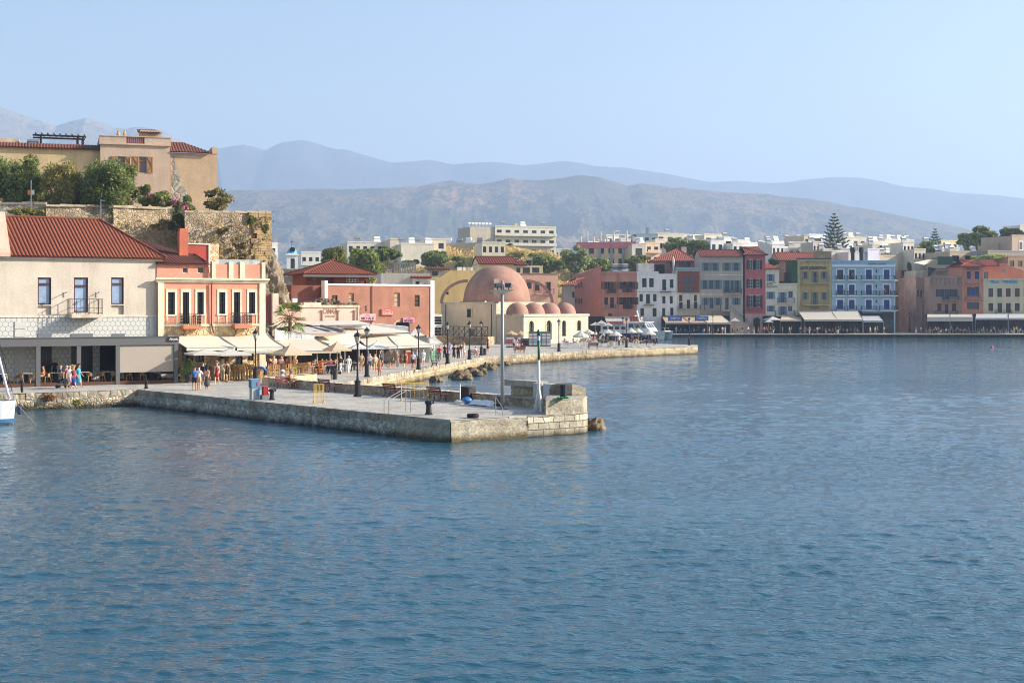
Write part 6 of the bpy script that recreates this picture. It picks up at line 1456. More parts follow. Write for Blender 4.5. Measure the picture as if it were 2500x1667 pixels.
# far trees
def norfolk(label,px,pyt,pyb,w,d,tiers,seed):
    zt=az(pyt,d); zb=az(pyb,d); t=thing('norfolk_pine',label,'pine tree',(ax(px,d),d,2)); Hh=zt-2; m=MB(); m.cyl((0,0,0),(0,0,Hh),.38,.06,7); m.build('trunk',plain((88,76,62)),t)
    P=[]; hw=w/2/F*d; br=MB()
    for k in range(tiers):
        f=k/(tiers-1); z=zb-2+(Hh-(zb-2))*f*.985; r=hw*(1-f)**.8*NR.uniform(.88,1.08)+.35; nb=7 if f<.8 else 5; ph=NR.uniform(0,6)
        for j in range(nb):
            a=ph+2*math.pi*j/nb+NR.uniform(-.15,.15); rr=r*NR.uniform(.85,1.05); e=(rr*math.cos(a),rr*math.sin(a),z+rr*.2); br.bar((0,0,z),e,.07,.07)
            q=int(16+rr*22)
            for _ in range(q):
                s_=NR.uniform(.15,1)**.8; P.append((e[0]*s_+NR.normal()*.12*(.6+rr*.1),e[1]*s_+NR.normal()*.12*(.6+rr*.1),z-.06*rr+rr*.3*s_**2.5+NR.normal()*.05))
    br.build('branches',plain((70,66,50)),t); leafmesh('crown',P,.42,leaf((48,62,46),(96,108,78),.2,.5),t,0,.5)
norfolk('tall norfolk pine with tiered branches on the skyline',2036.5,522,612,74,425,12,3)
norfolk('small distant norfolk pine above the round dark tree',2283,560,600,30,470,7,4)
ftree('large round dark tree right of the blue hotel',2272,582,648,94,410,GRN,9000,.85,nb=24)
ftree('big spreading dark green tree left of the latticed house',2388,558,616,98,430,GRN,9500,.9,nb=24)
ftree('dark tree at the right edge behind the latticed house',2470,557,606,64,440,leaf((44,58,30),(108,116,62),.25,.4),6000,.9,nb=18)
ftree('dark hanging creeper beside the alley',2218,640,676,22,402,DGR,1800,.6,nb=8,trunk=False,name='creeper',cat='creeper')
ftree('clipped dark hedge between red and orange houses',1889,632,648,30,372,DGR,2200,.5,nb=8,trunk=False,name='hedge',cat='hedge')
ftree('flat light green vine canopy on the roof pergola',2412,622,637,96,384,leaf((104,130,60),(170,180,96),.35,.5),4500,.5,nb=20,trunk=False,name='vine_pergola',cat='vine')
# ------------------------------------------------------------------ people
def skinmesh(name,V,E,sub=1):
    me=bpy.data.meshes.new(name+'_s'); me.from_pydata([v[:3] for v in V],E,[]); o=bpy.data.objects.new(name+'_s',me); COL.objects.link(o)
    md=o.modifiers.new('skin','SKIN'); md.use_smooth_shade=True
    for i,v in enumerate(V):
        sv=me.skin_vertices[0].data[i]; r=v[3]; sv.radius=(r,r) if not isinstance(r,tuple) else r; sv.use_root=(i==0)
    if sub: o.modifiers.new('sub','SUBSURF').levels=sub
    dg=bpy.context.evaluated_depsgraph_get(); r=bpy.data.meshes.new_from_object(o.evaluated_get(dg)); r.name=name
    bpy.data.objects.remove(o); bpy.data.meshes.remove(me); r.materials.clear(); r.materials.append(WHITE); return r
def lp(a,b,t): return tuple(a[i]+(b[i]-a[i])*t for i in range(3))
def skel(p):
    J=dict(pel=(0,0,.95),spi=(0,0,1.12),che=(0,.01,1.32),nec=(0,.0,1.47),hea=(0,-.01,1.56),mid=(0,-.02,1.64),top=(0,-.015,1.72))
    for s,n in ((-1,'l'),(1,'r')):
        J['sh'+n]=(.165*s,0,1.40); J['el'+n]=(.24*s,.03,1.14); J['wr'+n]=(.25*s,-.06,.90); J['hi'+n]=(.09*s,0,.90); J['kn'+n]=(.10*s,-.015,.49); J['an'+n]=(.10*s,.02,.09); J['to'+n]=(.12*s,-.14,.03)
    if p=='walk':
        J.update(knl=(-.09,-.17,.50),anl=(-.09,-.30,.12),tol=(-.1,-.46,.07),knr=(.09,.03,.49),anr=(.09,.30,.16),tor=(.10,.20,.03),ell=(-.23,.12,1.16),wrl=(-.23,.12,.92),elr=(.23,-.05,1.14),wrr=(.21,-.22,.95))
    if p=='sit':
        for k in ('pel','spi','che','nec','hea','mid','top'): x,y,z=J[k]; J[k]=(x,y,z-.43)
        for s,n in ((-1,'l'),(1,'r')):
            J['sh'+n]=(.17*s,0,.98); J['el'+n]=(.23*s,-.08,.73); J['wr'+n]=(.15*s,-.32,.72); J['hi'+n]=(.09*s,-.03,.50); J['kn'+n]=(.12*s,-.44,.50); J['an'+n]=(.12*s,-.42,.09); J['to'+n]=(.13*s,-.58,.03)
    if p=='lean':
        J.update(spi=(0,-.10,1.08),che=(0,-.28,1.20),nec=(0,-.42,1.27),hea=(0,-.50,1.31),mid=(0,-.56,1.35),top=(0,-.60,1.42),shl=(-.17,-.36,1.22),shr=(.17,-.36,1.22),ell=(-.2,-.48,1.0),elr=(.2,-.48,1.0),wrl=(-.14,-.66,.98),wrr=(.14,-.66,.98))
    if p=='arms':
        J.update(ell=(-.27,-.06,1.17),wrl=(-.12,-.22,1.14),elr=(.27,-.06,1.17),wrr=(.12,-.24,1.18))
    return J
BODY={}
def poses(p):
    if p in BODY: return BODY[p]
    J=skel(p); V=[];E=[];ix={}
    def v(k,r,par=None,pos=None):
        V.append((*(pos or J[k]),r)); ix[k]=len(V)-1
        if par is not None: E.append((ix[par],ix[k]))
    v('pel',.115); v('spi',.105,'pel'); v('che',.125,'spi'); v('nec',.06,'che'); v('hea',.085,'nec'); v('mid',.122,'hea'); v('top',.095,'mid')
    h=J['mid']; v('nose',.02,'mid',(h[0],h[1]-.125,h[2]-.02))
    for n,s in (('l',-1),('r',1)):
        v('sh'+n,.06,'che'); v('el'+n,.042,'sh'+n); v('wr'+n,.028,'el'+n); a=Vector(J['el'+n]); w=Vector(J['wr'+n]); d=(w-a).normalized(); x=Vector((1,0,0)); x=(x-d*x.dot(d)).normalized()
        v('ha'+n,.034,'wr'+n,tuple(w+d*.07))
        for q,(o,L_) in enumerate(((-.03,.06),(-.01,.085),(.01,.09),(.03,.07))):
            v('f%d'%q+n,.010,'ha'+n,tuple(w+d*(.085+L_*.5)+x*o)); v('g%d'%q+n,.008,'f%d'%q+n,tuple(w+d*(.075+L_)+x*o*1.1+Vector((0,-.02,0))))
        v('th'+n,.011,'ha'+n,tuple(w+d*.09-x*s*.045+Vector((0,-.02,0))))
        v('hi'+n,.088,'pel'); v('kn'+n,.066,'hi'+n); v('an'+n,.046,'kn'+n); v('to'+n,.032,'an'+n)
    B=dict(body=skinmesh('person',V,E))
    V=[(*lp(J['pel'],J['spi'],-.65),.16),(*J['spi'],.148),(*J['che'],.152),(*lp(J['che'],J['nec'],.75),.085)];E=[(0,1),(1,2),(2,3)]
    for n in 'lr':
        k=len(V); V+=[(*lp(J['che'],J['sh'+n],.9),.076),(*lp(J['sh'+n],J['el'+n],.72),.072)]; E+=[(2,k),(k,k+1)]
    B['shirt']=skinmesh('shirt',V,E)
    for nm,t,rk in (('shorts',.85,.098),('trousers',1,.085)):
        V=[(*lp(J['pel'],J['spi'],.75),.15),(*J['pel'],.16)];E=[(0,1)]
        for n in 'lr':
            k=len(V); V+=[(*J['hi'+n],.112),(*lp(J['hi'+n],J['kn'+n],t),rk)]; E+=[(1,k),(k,k+1)]
            if nm=='trousers': V.append((*lp(J['kn'+n],J['an'+n],.92),.068)); E.append((k+1,k+2))
        B[nm]=skinmesh(nm,V,E)
    km=lp(J['knl'],J['knr'],.5); am=lp(J['anl'],J['anr'],.5)
    B['dress']=skinmesh('dress',[(*J['spi'],.13),(*J['che'],.142),(*lp(J['che'],J['nec'],.5),.11),(*J['pel'],.16),(*lp(J['pel'],km,.5),.20),(*lp(J['pel'],km,.85),.235)],[(0,1),(1,2),(0,3),(3,4),(4,5)])
    B['skirt']=skinmesh('skirt',[(*lp(J['pel'],J['spi'],.4),.135),(*J['pel'],.165),(*km,.22),(*lp(km,am,.7),.25)],[(0,1),(1,2),(2,3)])
    h=J['mid']; t=J['top']
    B['hair']=skinmesh('hair',[(h[0],h[1]+.03,h[2]+.02,.148),(t[0],t[1]+.02,t[2]+.01,.125)],[(0,1)])
    B['long_hair']=skinmesh('long_hair',[(h[0],h[1]+.035,h[2]+.03,.145),(t[0],t[1]+.02,t[2]+.01,.12),(h[0],h[1]+.085,h[2]-.12,.105),(h[0],h[1]+.09,h[2]-.27,.08)],[(0,1),(0,2),(2,3)])
    m=MB(); m.lathe([(.2,.0),(.2,.015),(.125,.03),(.115,.11),(.07,.13),(1e-3,.13)],(h[0],h[1]+.01,h[2]+.06),14); o=m.build('hat',WHITE,None); B['hat']=o.data; bpy.data.objects.remove(o)
    BODY[p]=B; return B
SKIN=[plain((214,160,128),.6,0,.06),plain((196,138,104),.6,0,.06),plain((226,176,148),.6,0,.06)]
HAIRC=dict(d=plain((40,30,24),.6),b=plain((92,62,40),.6),l=plain((196,164,112),.6),g=plain((180,176,170),.6))
def inst(me,name,mat,parent=None):
    o=bpy.data.objects.new(name,me); COL.objects.link(o); o.parent=parent
    o.material_slots[0].link='OBJECT'; o.material_slots[0].material=mat; return o
NP=[0]
def person(P,rz,label,top,bot,pose='stand',wear='shorts',hair='d',s=1.0,hat=None,group=None,long_=False):
    B=poses(pose); NP[0]+=1
    o=inst(B['body'],'person',SKIN[NP[0]%3]); o.location=P; o.rotation_euler=(0,0,rad(rz)); o.scale=(s,s,s); tag(o,label,'person',group); o['kind']='thing'
    cm=lambda c: plain(c,.85,0,.08)
    if wear=='dress': inst(B['dress'],'dress',cm(top),o)
    elif wear=='longdress': inst(B['shirt'],'bodice',cm(top),o); inst(B['skirt'],'skirt',cm(bot),o)
    else: inst(B['shirt'],'shirt',cm(top),o); inst(B[wear],wear,cm(bot),o)
    inst(B['long_hair' if long_ else 'hair'],'hair',HAIRC[hair],o)
    if hat: inst(B['hat'],'hat',cm(hat),o)
    return o
wh,bk,bl,be,gr,rd,pk,kh,nv,ol=(232,230,226),(30,30,34),(62,110,176),(196,178,142),(120,124,120),(176,40,44),(222,140,140),(140,122,92),(40,52,86),(104,104,70)
def at(cr,x,y,z=Q): return gp(*cr(x,y),z)
G1='people strolling on the quay'
for a in [
 # four friends by the pier, diners and strollers outside the orange house
 (at(S2,532,527),200,'person in blue shirt and black knee shorts, standing with three friends near the pier edge',bl,bk,'stand','shorts','d'),
 (at(S2,590,518),170,'person in white shirt and beige shorts beside the blue shirt in the group of four',wh,be,'arms','shorts','d'),
 (at(S2,648,445),180,'person in black T-shirt and grey green shorts behind the group of four',bk,(150,152,138),'stand','shorts','b'),
 (at(S2,702,512),150,'person in dusty pink top and dark flared skirt, rightmost of the group of four',(196,152,140),(70,76,84),'stand','skirt','d'),
 (at(S2,838,440),0,'person in bright red dress and pale sun hat walking past the bar stools',rd,rd,'walk','dress','b',1.0,(200,190,176)),
 (at(S2,915,395),185,'person in white T-shirt standing between the red and the black dresses',wh,be,'stand','trousers','l'),
 (at(S2,968,400),40,'person in strapless black dress stepping right, beside the bar stools',bk,bk,'walk','dress','b'),
 (at(S2,1500,412),250,'person in blue polo and black shorts bending over a high table by the lamp',bl,bk,'lean','shorts','d'),
 (at(S2,1722,318),0,'person in pale pink top and red shorts, walking by the low bright stone wall',(236,196,196),rd,'walk','shorts','b'),
 (at(S2,1908,318),160,'long haired person in lime green wrap skirt seen from behind at the stools',(214,160,128),(160,190,60),'stand','skirt','l'),
 (at(S3,400,520),220,'person in black T-shirt and white trousers pushing a black stroller',bk,wh,'walk','trousers','d'),
 (at(S3,510,528),20,'person all in loose white shirt and trousers walking along the promenade',wh,wh,'walk','trousers','b'),
 (at(S3,688,482),190,'person in beige shirt with an orange backpack, seen from behind',(206,184,150),be,'walk','shorts','b'),
 (at(S3,800,485),175,'person in white vest and grey shorts right behind the second lamp post',wh,(96,100,108),'walk','shorts','d'),
 (at(S3,872,500),10,'person in cream shirt and tan shorts walking towards the camera',(226,214,190),(190,166,124),'walk','shorts','b'),
 (at(S3,933,552),5,'small child in a dusty pink dress at the quay edge',(206,116,112),(206,116,112),'stand','dress','l',.82),
 (at(S3,945,420),95,'person in slate blue shirt wheeling a bicycle',(84,98,116),bk,'walk','shorts','d'),
 (at(S3,1093,448),0,'left one of two walkers dressed in plain khaki',kh,(128,112,84),'walk','shorts','g'),
 (at(S3,1165,448),0,'right one of two walkers dressed in plain khaki, lighter shorts',(152,132,100),(160,138,104),'walk','shorts','g'),
 (at(S3,1278,452),190,'long haired person in short dark green dress seen from behind',(52,58,46),(52,58,46),'walk','dress','b'),
 (at(S3,1392,456),185,'stout person in lilac white T-shirt and maroon shorts seen from behind',(226,222,236),(96,70,64),'stand','shorts','g'),
 (at(S3,1443,405),0,'person in pale lavender shirt half hidden by the third lamp post',(206,204,220),(150,146,140),'walk','shorts','b'),
 (at(S3,1530,416),10,'person in white crop top, white shorts and straw hat',(224,230,232),(222,222,216),'walk','shorts','l'),
 (at(S3,1752,345),0,'person in red T-shirt holding a bicycle near the green chairs',rd,(120,116,112),'stand','trousers','d'),
 (at(S4,138,305),0,'person in black, leftmost of the group walking in by the mosque railing',bk,bk,'walk','trousers','d'),
 (at(S4,200,260),180,'person in lilac shirt behind the fourth lamp post',(180,172,206),(170,172,182),'walk','trousers','b'),
 (at(S4,258,310),0,'person in long black dress with long hair, in the middle of the arriving group',bk,bk,'walk','longdress','d'),
 (at(S4,314,312),0,'tall person in black T-shirt and black trousers with white shoes',(34,34,38),(24,24,28),'walk','trousers','d'),
 (at(S4,350,290),0,'person in dark grey shirt and light grey trousers behind the tall one in black',(60,62,66),(188,188,190),'walk','trousers','b'),
 (at(S4,390,283),15,'person in white blouse and black skirt at the right of the arriving group',wh,bk,'walk','dress','l'),
 (at(S4,540,272),60,'person in pale shirt and pale pink trousers sitting hunched on the quay bench',(206,204,200),(228,190,186),'sit','trousers','d'),
 (at(S4,700,222),170,'slim person in short dark maroon dress beside the litter bin',(70,34,36),(70,34,36),'stand','dress','b'),
 (at(S4,665,105),180,'person in dark clothes leaning at the mosque railing',(50,46,44),(60,56,54),'stand','trousers','d'),
 (at(S4,1046,185),180,'person in white shirt and navy shorts under the thatched parasols',wh,nv,'stand','shorts','d'),
 (at(S4,1072,188),170,'person in pale blue top with long hair under the thatched parasols',(176,198,224),wh,'stand','trousers','b'),
 (at(S4,1095,222),30,'person in white top and dark red shorts on the bench at the water edge, left',wh,(120,40,46),'sit','shorts','b'),
 (at(S4,1150,222),-20,'person in dark top on the bench at the water edge, right',(60,50,50),(70,52,50),'sit','shorts','d'),
 (at(R6,605,1410),180,'coachman in white shirt, dark trousers and hat standing among the carriages',(226,232,240),(74,78,92),'stand','trousers','d',1.0,wh),
 (at(R6,995,1393),20,'person in black sitting at the tip of the carriage quay, on the bench',bk,bk,'sit','trousers','b'),
 (at(R6,1032,1390),-10,'second person in dark clothes at the tip bench, nearer the lamp post',(52,44,44),(40,40,46),'sit','trousers','d'),
 (at(S1,832,340),80,'person in white shirt and pale lilac shorts walking past the café pavilion',(222,224,240),(178,176,206),'walk','shorts','g'),
 (at(S1,878,345),75,'person in maroon top and blue long skirt walking past the pavilion',(130,50,56),(58,60,120),'walk','longdress','l'),
 (at(S1,938,325),80,'person in flowing turquoise dress in front of the café pavilion',(48,166,196),(48,166,196),'walk','longdress','b'),
 (at(S1,795,335),85,'person in brick red shirt pushing a stroller past the pavilion tables',(150,70,66),(90,80,80),'walk','trousers','g'),
]:
    p=list(a); P,rz,lab,top,bot,pose,wear,hair=p[:8]; person(P,rz,lab,top,bot,pose,wear,hair,*(p[8:]),long_=('long hair' in lab or 'dress' in lab or 'skirt' in lab))
# seated couple on the first bench
BENCHES={}
def make_bench():
    t=thing('park_bench','x','bench',(0,0,0))
    for k in range(4): m=MB(); y=-.42+k*.115; m.box(-.75,.75,y,y+.09,.43,.465); m.build('seat_slat',plain((104,54,42),.6,0,.2),t)
    for k in range(4): m=MB(); z=.53+k*.105; m.box(-.75,.75,.06+k*.028,.095+k*.028,z,z+.085); m.build('back_slat',plain((104,54,42),.6,0,.2),t)
    for x in (-.6,.6):
        m=MB(); m.tube([(x,-.45,0),(x,-.36,.22),(x,-.44,.42),(x,.04,.43),(x,.2,.95)],.026,6); m.tube([(x,.18,0),(x,.02,.2),(x,.04,.43)],.026,6); m.tube([(x,-.43,.43),(x,-.46,.6),(x,-.40,.66),(x,.08,.64)],.022,6); m.tube([(x,-.36,.22),(x,-.1,.3),(x,.02,.2)],.018,6); m.build('iron_leg',BLACK,t)
    return t
b0=make_bench(); first=[True]
def bench(P,rz,label):
    if first[0]:
        first[0]=False; b0.location=P; b0.rotation_euler=(0,0,rad(rz)); b0['label']=label; b0['group']='slatted benches on the quay'; return b0
    return dup(b0,P,rad(rz),label,'slatted benches on the quay')
bench(at(S2,1770,495),40,'slatted bench with the resting couple, in front of the low stone wall')
bench(at(S5,1135,1300),132,'slatted bench behind the upright yellow barrier, facing the parapet')
bench(at(S3,1085,838),131,'slatted bench by the parapet between big lamp post and leaning yellow barrier')
bench(at(S3,1695,888),131,'slatted bench by the parapet right of the leaning yellow barrier')
bench(at(S3,1660,425),95,'empty bench at the quay edge beside the third lamp post')
bench(at(R6,315,1440),185,'reddish bench at the quay edge in front of the white carriage')
bench(at(R6,960,1402),185,'bench at the far tip of the carriage quay')
bench(at(S4,1120,226),200,'bench with two sitters at the water edge in front of the mosque')
bench(at(S4,520,278),60,'bench with the hunched sitter beside the fifth lamp post')
c=at(S2,1790,490); person(c+Vector((-.35,.25,0)),60,'person in white sun hat at the left end of the bench by the low wall',(150,170,200),wh,'sit','shorts','g',1,wh)
person(c+Vector((.35,-.1,0)),70,'bare armed person in khaki stretching out on the bench by the low wall',(190,140,112),(180,160,120),'sit','shorts','d',1,(120,130,120))
# seated diners
DIN='diners at the bar tables outside the orange house'
stools=[]
def make_stool():
    t=thing('bar_stool','pale wooden bar stool with woven back in the row outside the orange house','bar stool',(0,0,0),0,'bar stools outside the orange house'); w=plain((196,152,98),.6,0,.15)
    for x in (-.19,.19):
        for y in (-.18,.18): m=MB(); m.bar((x*1.15,y*1.15,0),(x,y,.74 if y<0 else 1.1),.045,.045); m.build('leg',w,t)
    m=MB(); m.box(-.22,.22,-.22,.22,.72,.77); m.build('seat',plain((186,144,92),.7,0,.2),t)
    m=MB(); m.box(-.2,.2,.15,.19,.82,1.12); m.build('backrest',plain((176,132,80),.7,0,.25),t)
    m=MB()
    for a,b_ in (((-.21,-.2),(.21,-.2)),((-.21,.2),(.21,.2)),((-.21,-.2),(-.21,.2)),((.21,-.2),(.21,.2))): m.bar((*a,.28),(*b_,.28),.03,.03)
    m.build('footrest',w,t); return t
st=make_stool(); k=0
for x,y in ((395,400),(465,412),(415,385),(765,372),(880,380),(905,368),(1020,372),(1048,368),(1100,375),(1140,372),(1175,375),(1215,372),(1262,370),(1300,368),(1330,372),(1405,368),(1440,372),(1560,352),(1600,350),(1660,345),(1780,338),(1840,330),(1880,325),(1985,318),(2020,315),(2065,310),(2110,305)):
    P=at(S2,x,y); rz=rad(R.choice([20,150,-160,200,35,120]))
    if k==0: st.location=P; st.rotation_euler=(0,0,rz)
    else: dup(st,P,rz)
    k+=1
def make_hightable(mat,lab,grp,h=1.08,w=1.5,d=.7):
    t=thing('high_table',lab,'table',(0,0,0),0,grp); m=MB(); m.box(-w/2,w/2,-d/2,d/2,h-.05,h); m.build('tabletop',mat,t)
    for x in (-w/2+.08,w/2-.08):
        for y in (-d/2+.08,d/2-.08): m=MB(); m.box(x-.04,x+.04,y-.04,y+.04,0,h-.051); m.build('leg',mat,t)
    return t
ht=make_hightable(plain((60,48,40),.5),'dark high bar table behind the pale stools','bar tables outside the orange house')
for i,(x,y) in enumerate(((430,372),(830,355),(1060,352),(1230,350),(1380,348),(1620,330),(1800,318))):
    P=at(S2,x,y)
    if i==0: ht.location=P; ht.rotation_euler=(0,0,rad(31))
    else: dup(ht,P,rad(31))
h2=make_hightable(plain((206,140,84),.6,0,.2),'long orange wood high table at the right end of the stools','long wooden tables'); h2.location=at(S5,1120,955); h2.rotation_euler=(0,0,rad(20)); h2.scale=(1.5,1,1)
del h2['group']
DN=[(360,385,wh,'white shirt at the left corner of the bar terrace'),(405,372,(150,150,156),'grey shirt behind the white one at the left corner'),(520,355,(120,70,60),'brown top left of the parasol pole'),(740,345,(190,170,150),'beige top behind the group of four'),(795,350,(60,80,170),'royal blue shirt at the bar tables'),(850,338,(50,48,52),'dark shirt beside the royal blue one'),(1040,352,(40,38,40),'black shirt right of the black dress'),(1152,352,(190,190,190),'light grey shirt in the middle of the bar tables'),(1275,345,(80,56,50),'dark brown top under the flat white parasol'),(1322,345,(196,140,120),'bare shouldered in dark top under the parasol'),(1425,340,(206,160,140),'rosy top left of the lamp post'),(1485,338,(196,190,176),'cream shirt right of the lamp post'),(1560,332,(36,34,36),'black vest behind the bending one'),(1605,330,(200,150,124),'tan top near the grey awning post')]
for x,y,c_,lab in DN: person(at(S2,x,y)+Vector((0,.4,.32)),R.choice([20,160,90,-60]),'seated diner in '+lab,c_,(60,60,66),'sit','trousers',R.choice('dbl'))
for x,y,c_,lab in ((1148,330,wh,'waiter in white shirt standing in the doorway of the orange house'),(1590,318,wh,'waiter in white shirt standing under the cream awning edge')): person(at(S2,x,y)+Vector((0,1.2,0)),0,lab,c_,bk,'arms','trousers','d')
for x,y,c_,lab in ((165,900,wh,'white shirt by the grey awning post'),(440,905,(110,70,56),'brown shirt under the beige parasol'),(945,880,(84,150,206),'sky blue shirt under the big cream awning'),(1075,880,(120,112,84),'olive shirt under the big cream awning'),(1150,885,(206,170,150),'pale rose top under the big cream awning'),(1225,885,(222,110,170),'hot pink top under the big cream awning'),(1310,880,(96,80,72),'dull brown top behind the stroller'),(310,900,(96,48,48),'maroon top in the shade behind the stools')):
    person(gp(*S5(x,y),Q+.4) if 0 else Vector((ax(S5(x,0)[0],131),131,Q)),R.choice([20,160,90]),'seated diner in '+lab,c_,bk,'sit','trousers',R.choice('dbl'))
# café pavilion: armchairs, tables, sitters (on its timber deck)
def make_arm():
    t=thing('cafe_armchair','rounded wicker armchair with pale wooden legs in the café pavilion','armchair',(0,0,0),0,'wicker armchairs in the pavilion'); w=plain((206,164,110),.6,0,.15)
    for x,y in ((-.24,-.22),(.24,-.22),(-.24,.22),(.24,.22)): m=MB(); m.bar((x*1.2,y*1.25,0),(x*.9,y*.9,.44),.045,.045); m.build('leg',w,t)
    m=MB(); m.cbox((0,0,.44),(.54,.5,.07)); m.build('seat',plain((150,116,84),.8),t)
    m=MB(); n=12
    for k in range(n):
        a0,a1=math.pi*k/n,math.pi*(k+1)/n; h0,h1=.66+.14*math.sin(a0),.66+.14*math.sin(a1); r=.30
        m.add([(r*math.cos(a0),r*math.sin(a0)-.05,.46),(r*math.cos(a1),r*math.sin(a1)-.05,.46),(r*1.1*math.cos(a1),r*1.1*math.sin(a1)-.05,h1),(r*1.1*math.cos(a0),r*1.1*math.sin(a0)-.05,h0)]+[((r+.05)*math.cos(a),(r+.05)*math.sin(a)-.05,z) for a,z in ((a0,.46),(a1,.46),(a1,h1+.0),(a0,h0))],[(0,1,2,3),(7,6,5,4),(3,2,6,7)])
    m.build('wicker_back',plain((168,132,92),.8,0,.25,20.0),t); return t
DK=.24
def pav(x,y,w): u,_=PV.uz(*( (S1(x,y)) ),w,FULL); return PV.world(u,-w,DK)
ac=make_arm()
for i,(x,rz) in enumerate(((65,100),(225,-75),(405,80),(555,-75),(735,100),(1075,100),(1205,-80),(1365,90),(1530,-80),(1700,95))):
    P=pav(x,200,-1.1); a=rad(rz+29)
    if i==0: ac.location=P; ac.rotation_euler=(0,0,a)
    else: dup(ac,P,a)
tb=thing('cafe_table','square café table with pale top on a dark column in the pavilion','table',(0,0,0),0,'café tables in the pavilion'); m=MB(); m.box(-.42,.42,-.4,.4,.72,.75); m.build('tabletop',plain((214,206,196),.5),tb); m=MB(); m.box(-.14,.14,-.14,.14,.03,.719); m.build('column',DARK,tb); m=MB(); m.box(-.3,.3,-.3,.3,0,.03); m.build('foot_plate',DARK,tb)
for i,x in enumerate((20,315,670,1000,1300,1620)):
    P=pav(x,200,-1.2)
    if i==0: tb.location=P; tb.rotation_euler=(0,0,rad(29))
    else: dup(tb,P,rad(29))
person(pav(520,200,-1.15),-60,'guest in orange top sitting in the café pavilion',(226,120,84),(190,150,120),'sit','shorts','b')
person(pav(722,200,-1.25),110,'guest in navy shirt leaning on the café table',(50,84,130),(70,80,100),'sit','shorts','g')
person(pav(655,200,-3.2),0,'waiter in black standing deep in the café pavilion',bk,bk,'stand','trousers','d')
person(pav(1860,200,-2.2),80,'guest with white shoes sitting behind the roller blind',(60,60,70),(200,150,120),'sit','shorts','d')
sf=thing('outdoor_sofa','low sofa with pale cushions under the roller blind','sofa',pav(2030,200,-1.6),rad(29)); m=MB(); m.box(-.8,.8,-.35,.35,.2,.42); m.build('cushion',plain((196,192,188),.9),sf); m=MB(); m.box(-.85,.85,.3,.4,.2,.75); m.build('backrest',DARK,sf)
for x in (-.75,.75): m=MB(); m.box(x-.04,x+.04,-.3,.3,0,.199); m.build('leg',DARK,sf)
pp=thing('potted_plant','tall potted grass plant at the corner of the café pavilion','potted plant',PV.world(.7,-.2,0)); m=MB(); m.lathe([(.22,0),(.3,.7),(.26,.7),(.24,.6)],(0,0,0),12); m.build('pot',plain((60,60,64)),pp); leafmesh('foliage',NR.normal(size=(260,3))*[.22,.22,.3]+[0,0,1.1],.5,leaf((60,90,40),(140,150,80)),pp,3,.2)
def stroller(P,rz,label):
    t=thing('stroller',label,'stroller',P,rad(rz))
    for x in (-.25,.25):
        for y in (-.3,.3):
            m=MB(); m.cyl((x-.02,y,.13),(x+.02,y,.13),.13,n=12); m.build('wheel',BLACK,t)
    m=MB()
    for x in (-.22,.22): m.tube([(x,-.3,.13),(x,.35,.75),(x,.55,1.05)],.02,5); m.tube([(x,.3,.13),(x,-.1,.6)],.02,5)
    m.cyl((-.22,.55,1.05),(.22,.55,1.05),.02,n=5); m.build('frame',STEEL,t)
    m=MB(); m.add([(-.2,-.4,.4),(.2,-.4,.4),(.2,.2,.35),(-.2,.2,.35),(-.2,-.4,.55),(.2,-.4,.55),(.22,.35,.85),(-.22,.35,.85)],[(0,1,2,3),(0,1,5,4),(1,2,6,5),(2,3,7,6),(3,0,4,7)]); m.build('seat',plain((24,24,26)),t)
    m=MB(); m.lathe([(.34,0),(.3,.14),(.2,.25),(.01,.3)],(0,.12,.72),12,0,0,math.pi*1.2); m.build('hood',plain((30,30,34)),t)
stroller(at(S3,335,525),-110,'black stroller pushed along the promenade beside the dark bin')
stroller(at(S1,742,330),-90,'dark stroller in front of the café tables')
def bicycle(P,rz,label):
    t=thing('bicycle',label,'bicycle',P,rad(rz))
    for y in (-.52,.52):
        m=MB(); pts=[(0,y+.33*math.cos(a*math.pi/9),.34+.33*math.sin(a*math.pi/9)) for a in range(19)]; m.tube(pts,.022,5)
        for a in range(6): m.bar((0,y,.34),(0,y+.32*math.cos(a*math.pi/3),.34+.32*math.sin(a*math.pi/3)),.008,.008)
        m.build('wheel',BLACK,t)
    m=MB(); m.tube([(0,.52,.34),(0,.12,.3),(0,-.36,.78),(0,.2,.8),(0,.12,.3)],.02,5); m.tube([(0,.52,.34),(0,.2,.8)],.014,5); m.tube([(0,-.52,.34),(0,-.36,.95)],.02,5); m.build('frame',plain((120,124,130),.4),t)
    m=MB(); m.tube([(-.27,-.3,1.0),(0,-.38,.97),(.27,-.3,1.0)],.015,5); m.build('handlebar',BLACK,t); m=MB(); m.cbox((0,.22,.9),(.14,.26,.06)); m.build('saddle',BLACK,t)
bicycle(at(S3,1000,430),60,'bicycle wheeled by the walker in slate blue')
bicycle(at(S3,1730,350),20,'bicycle standing by the green chairs')

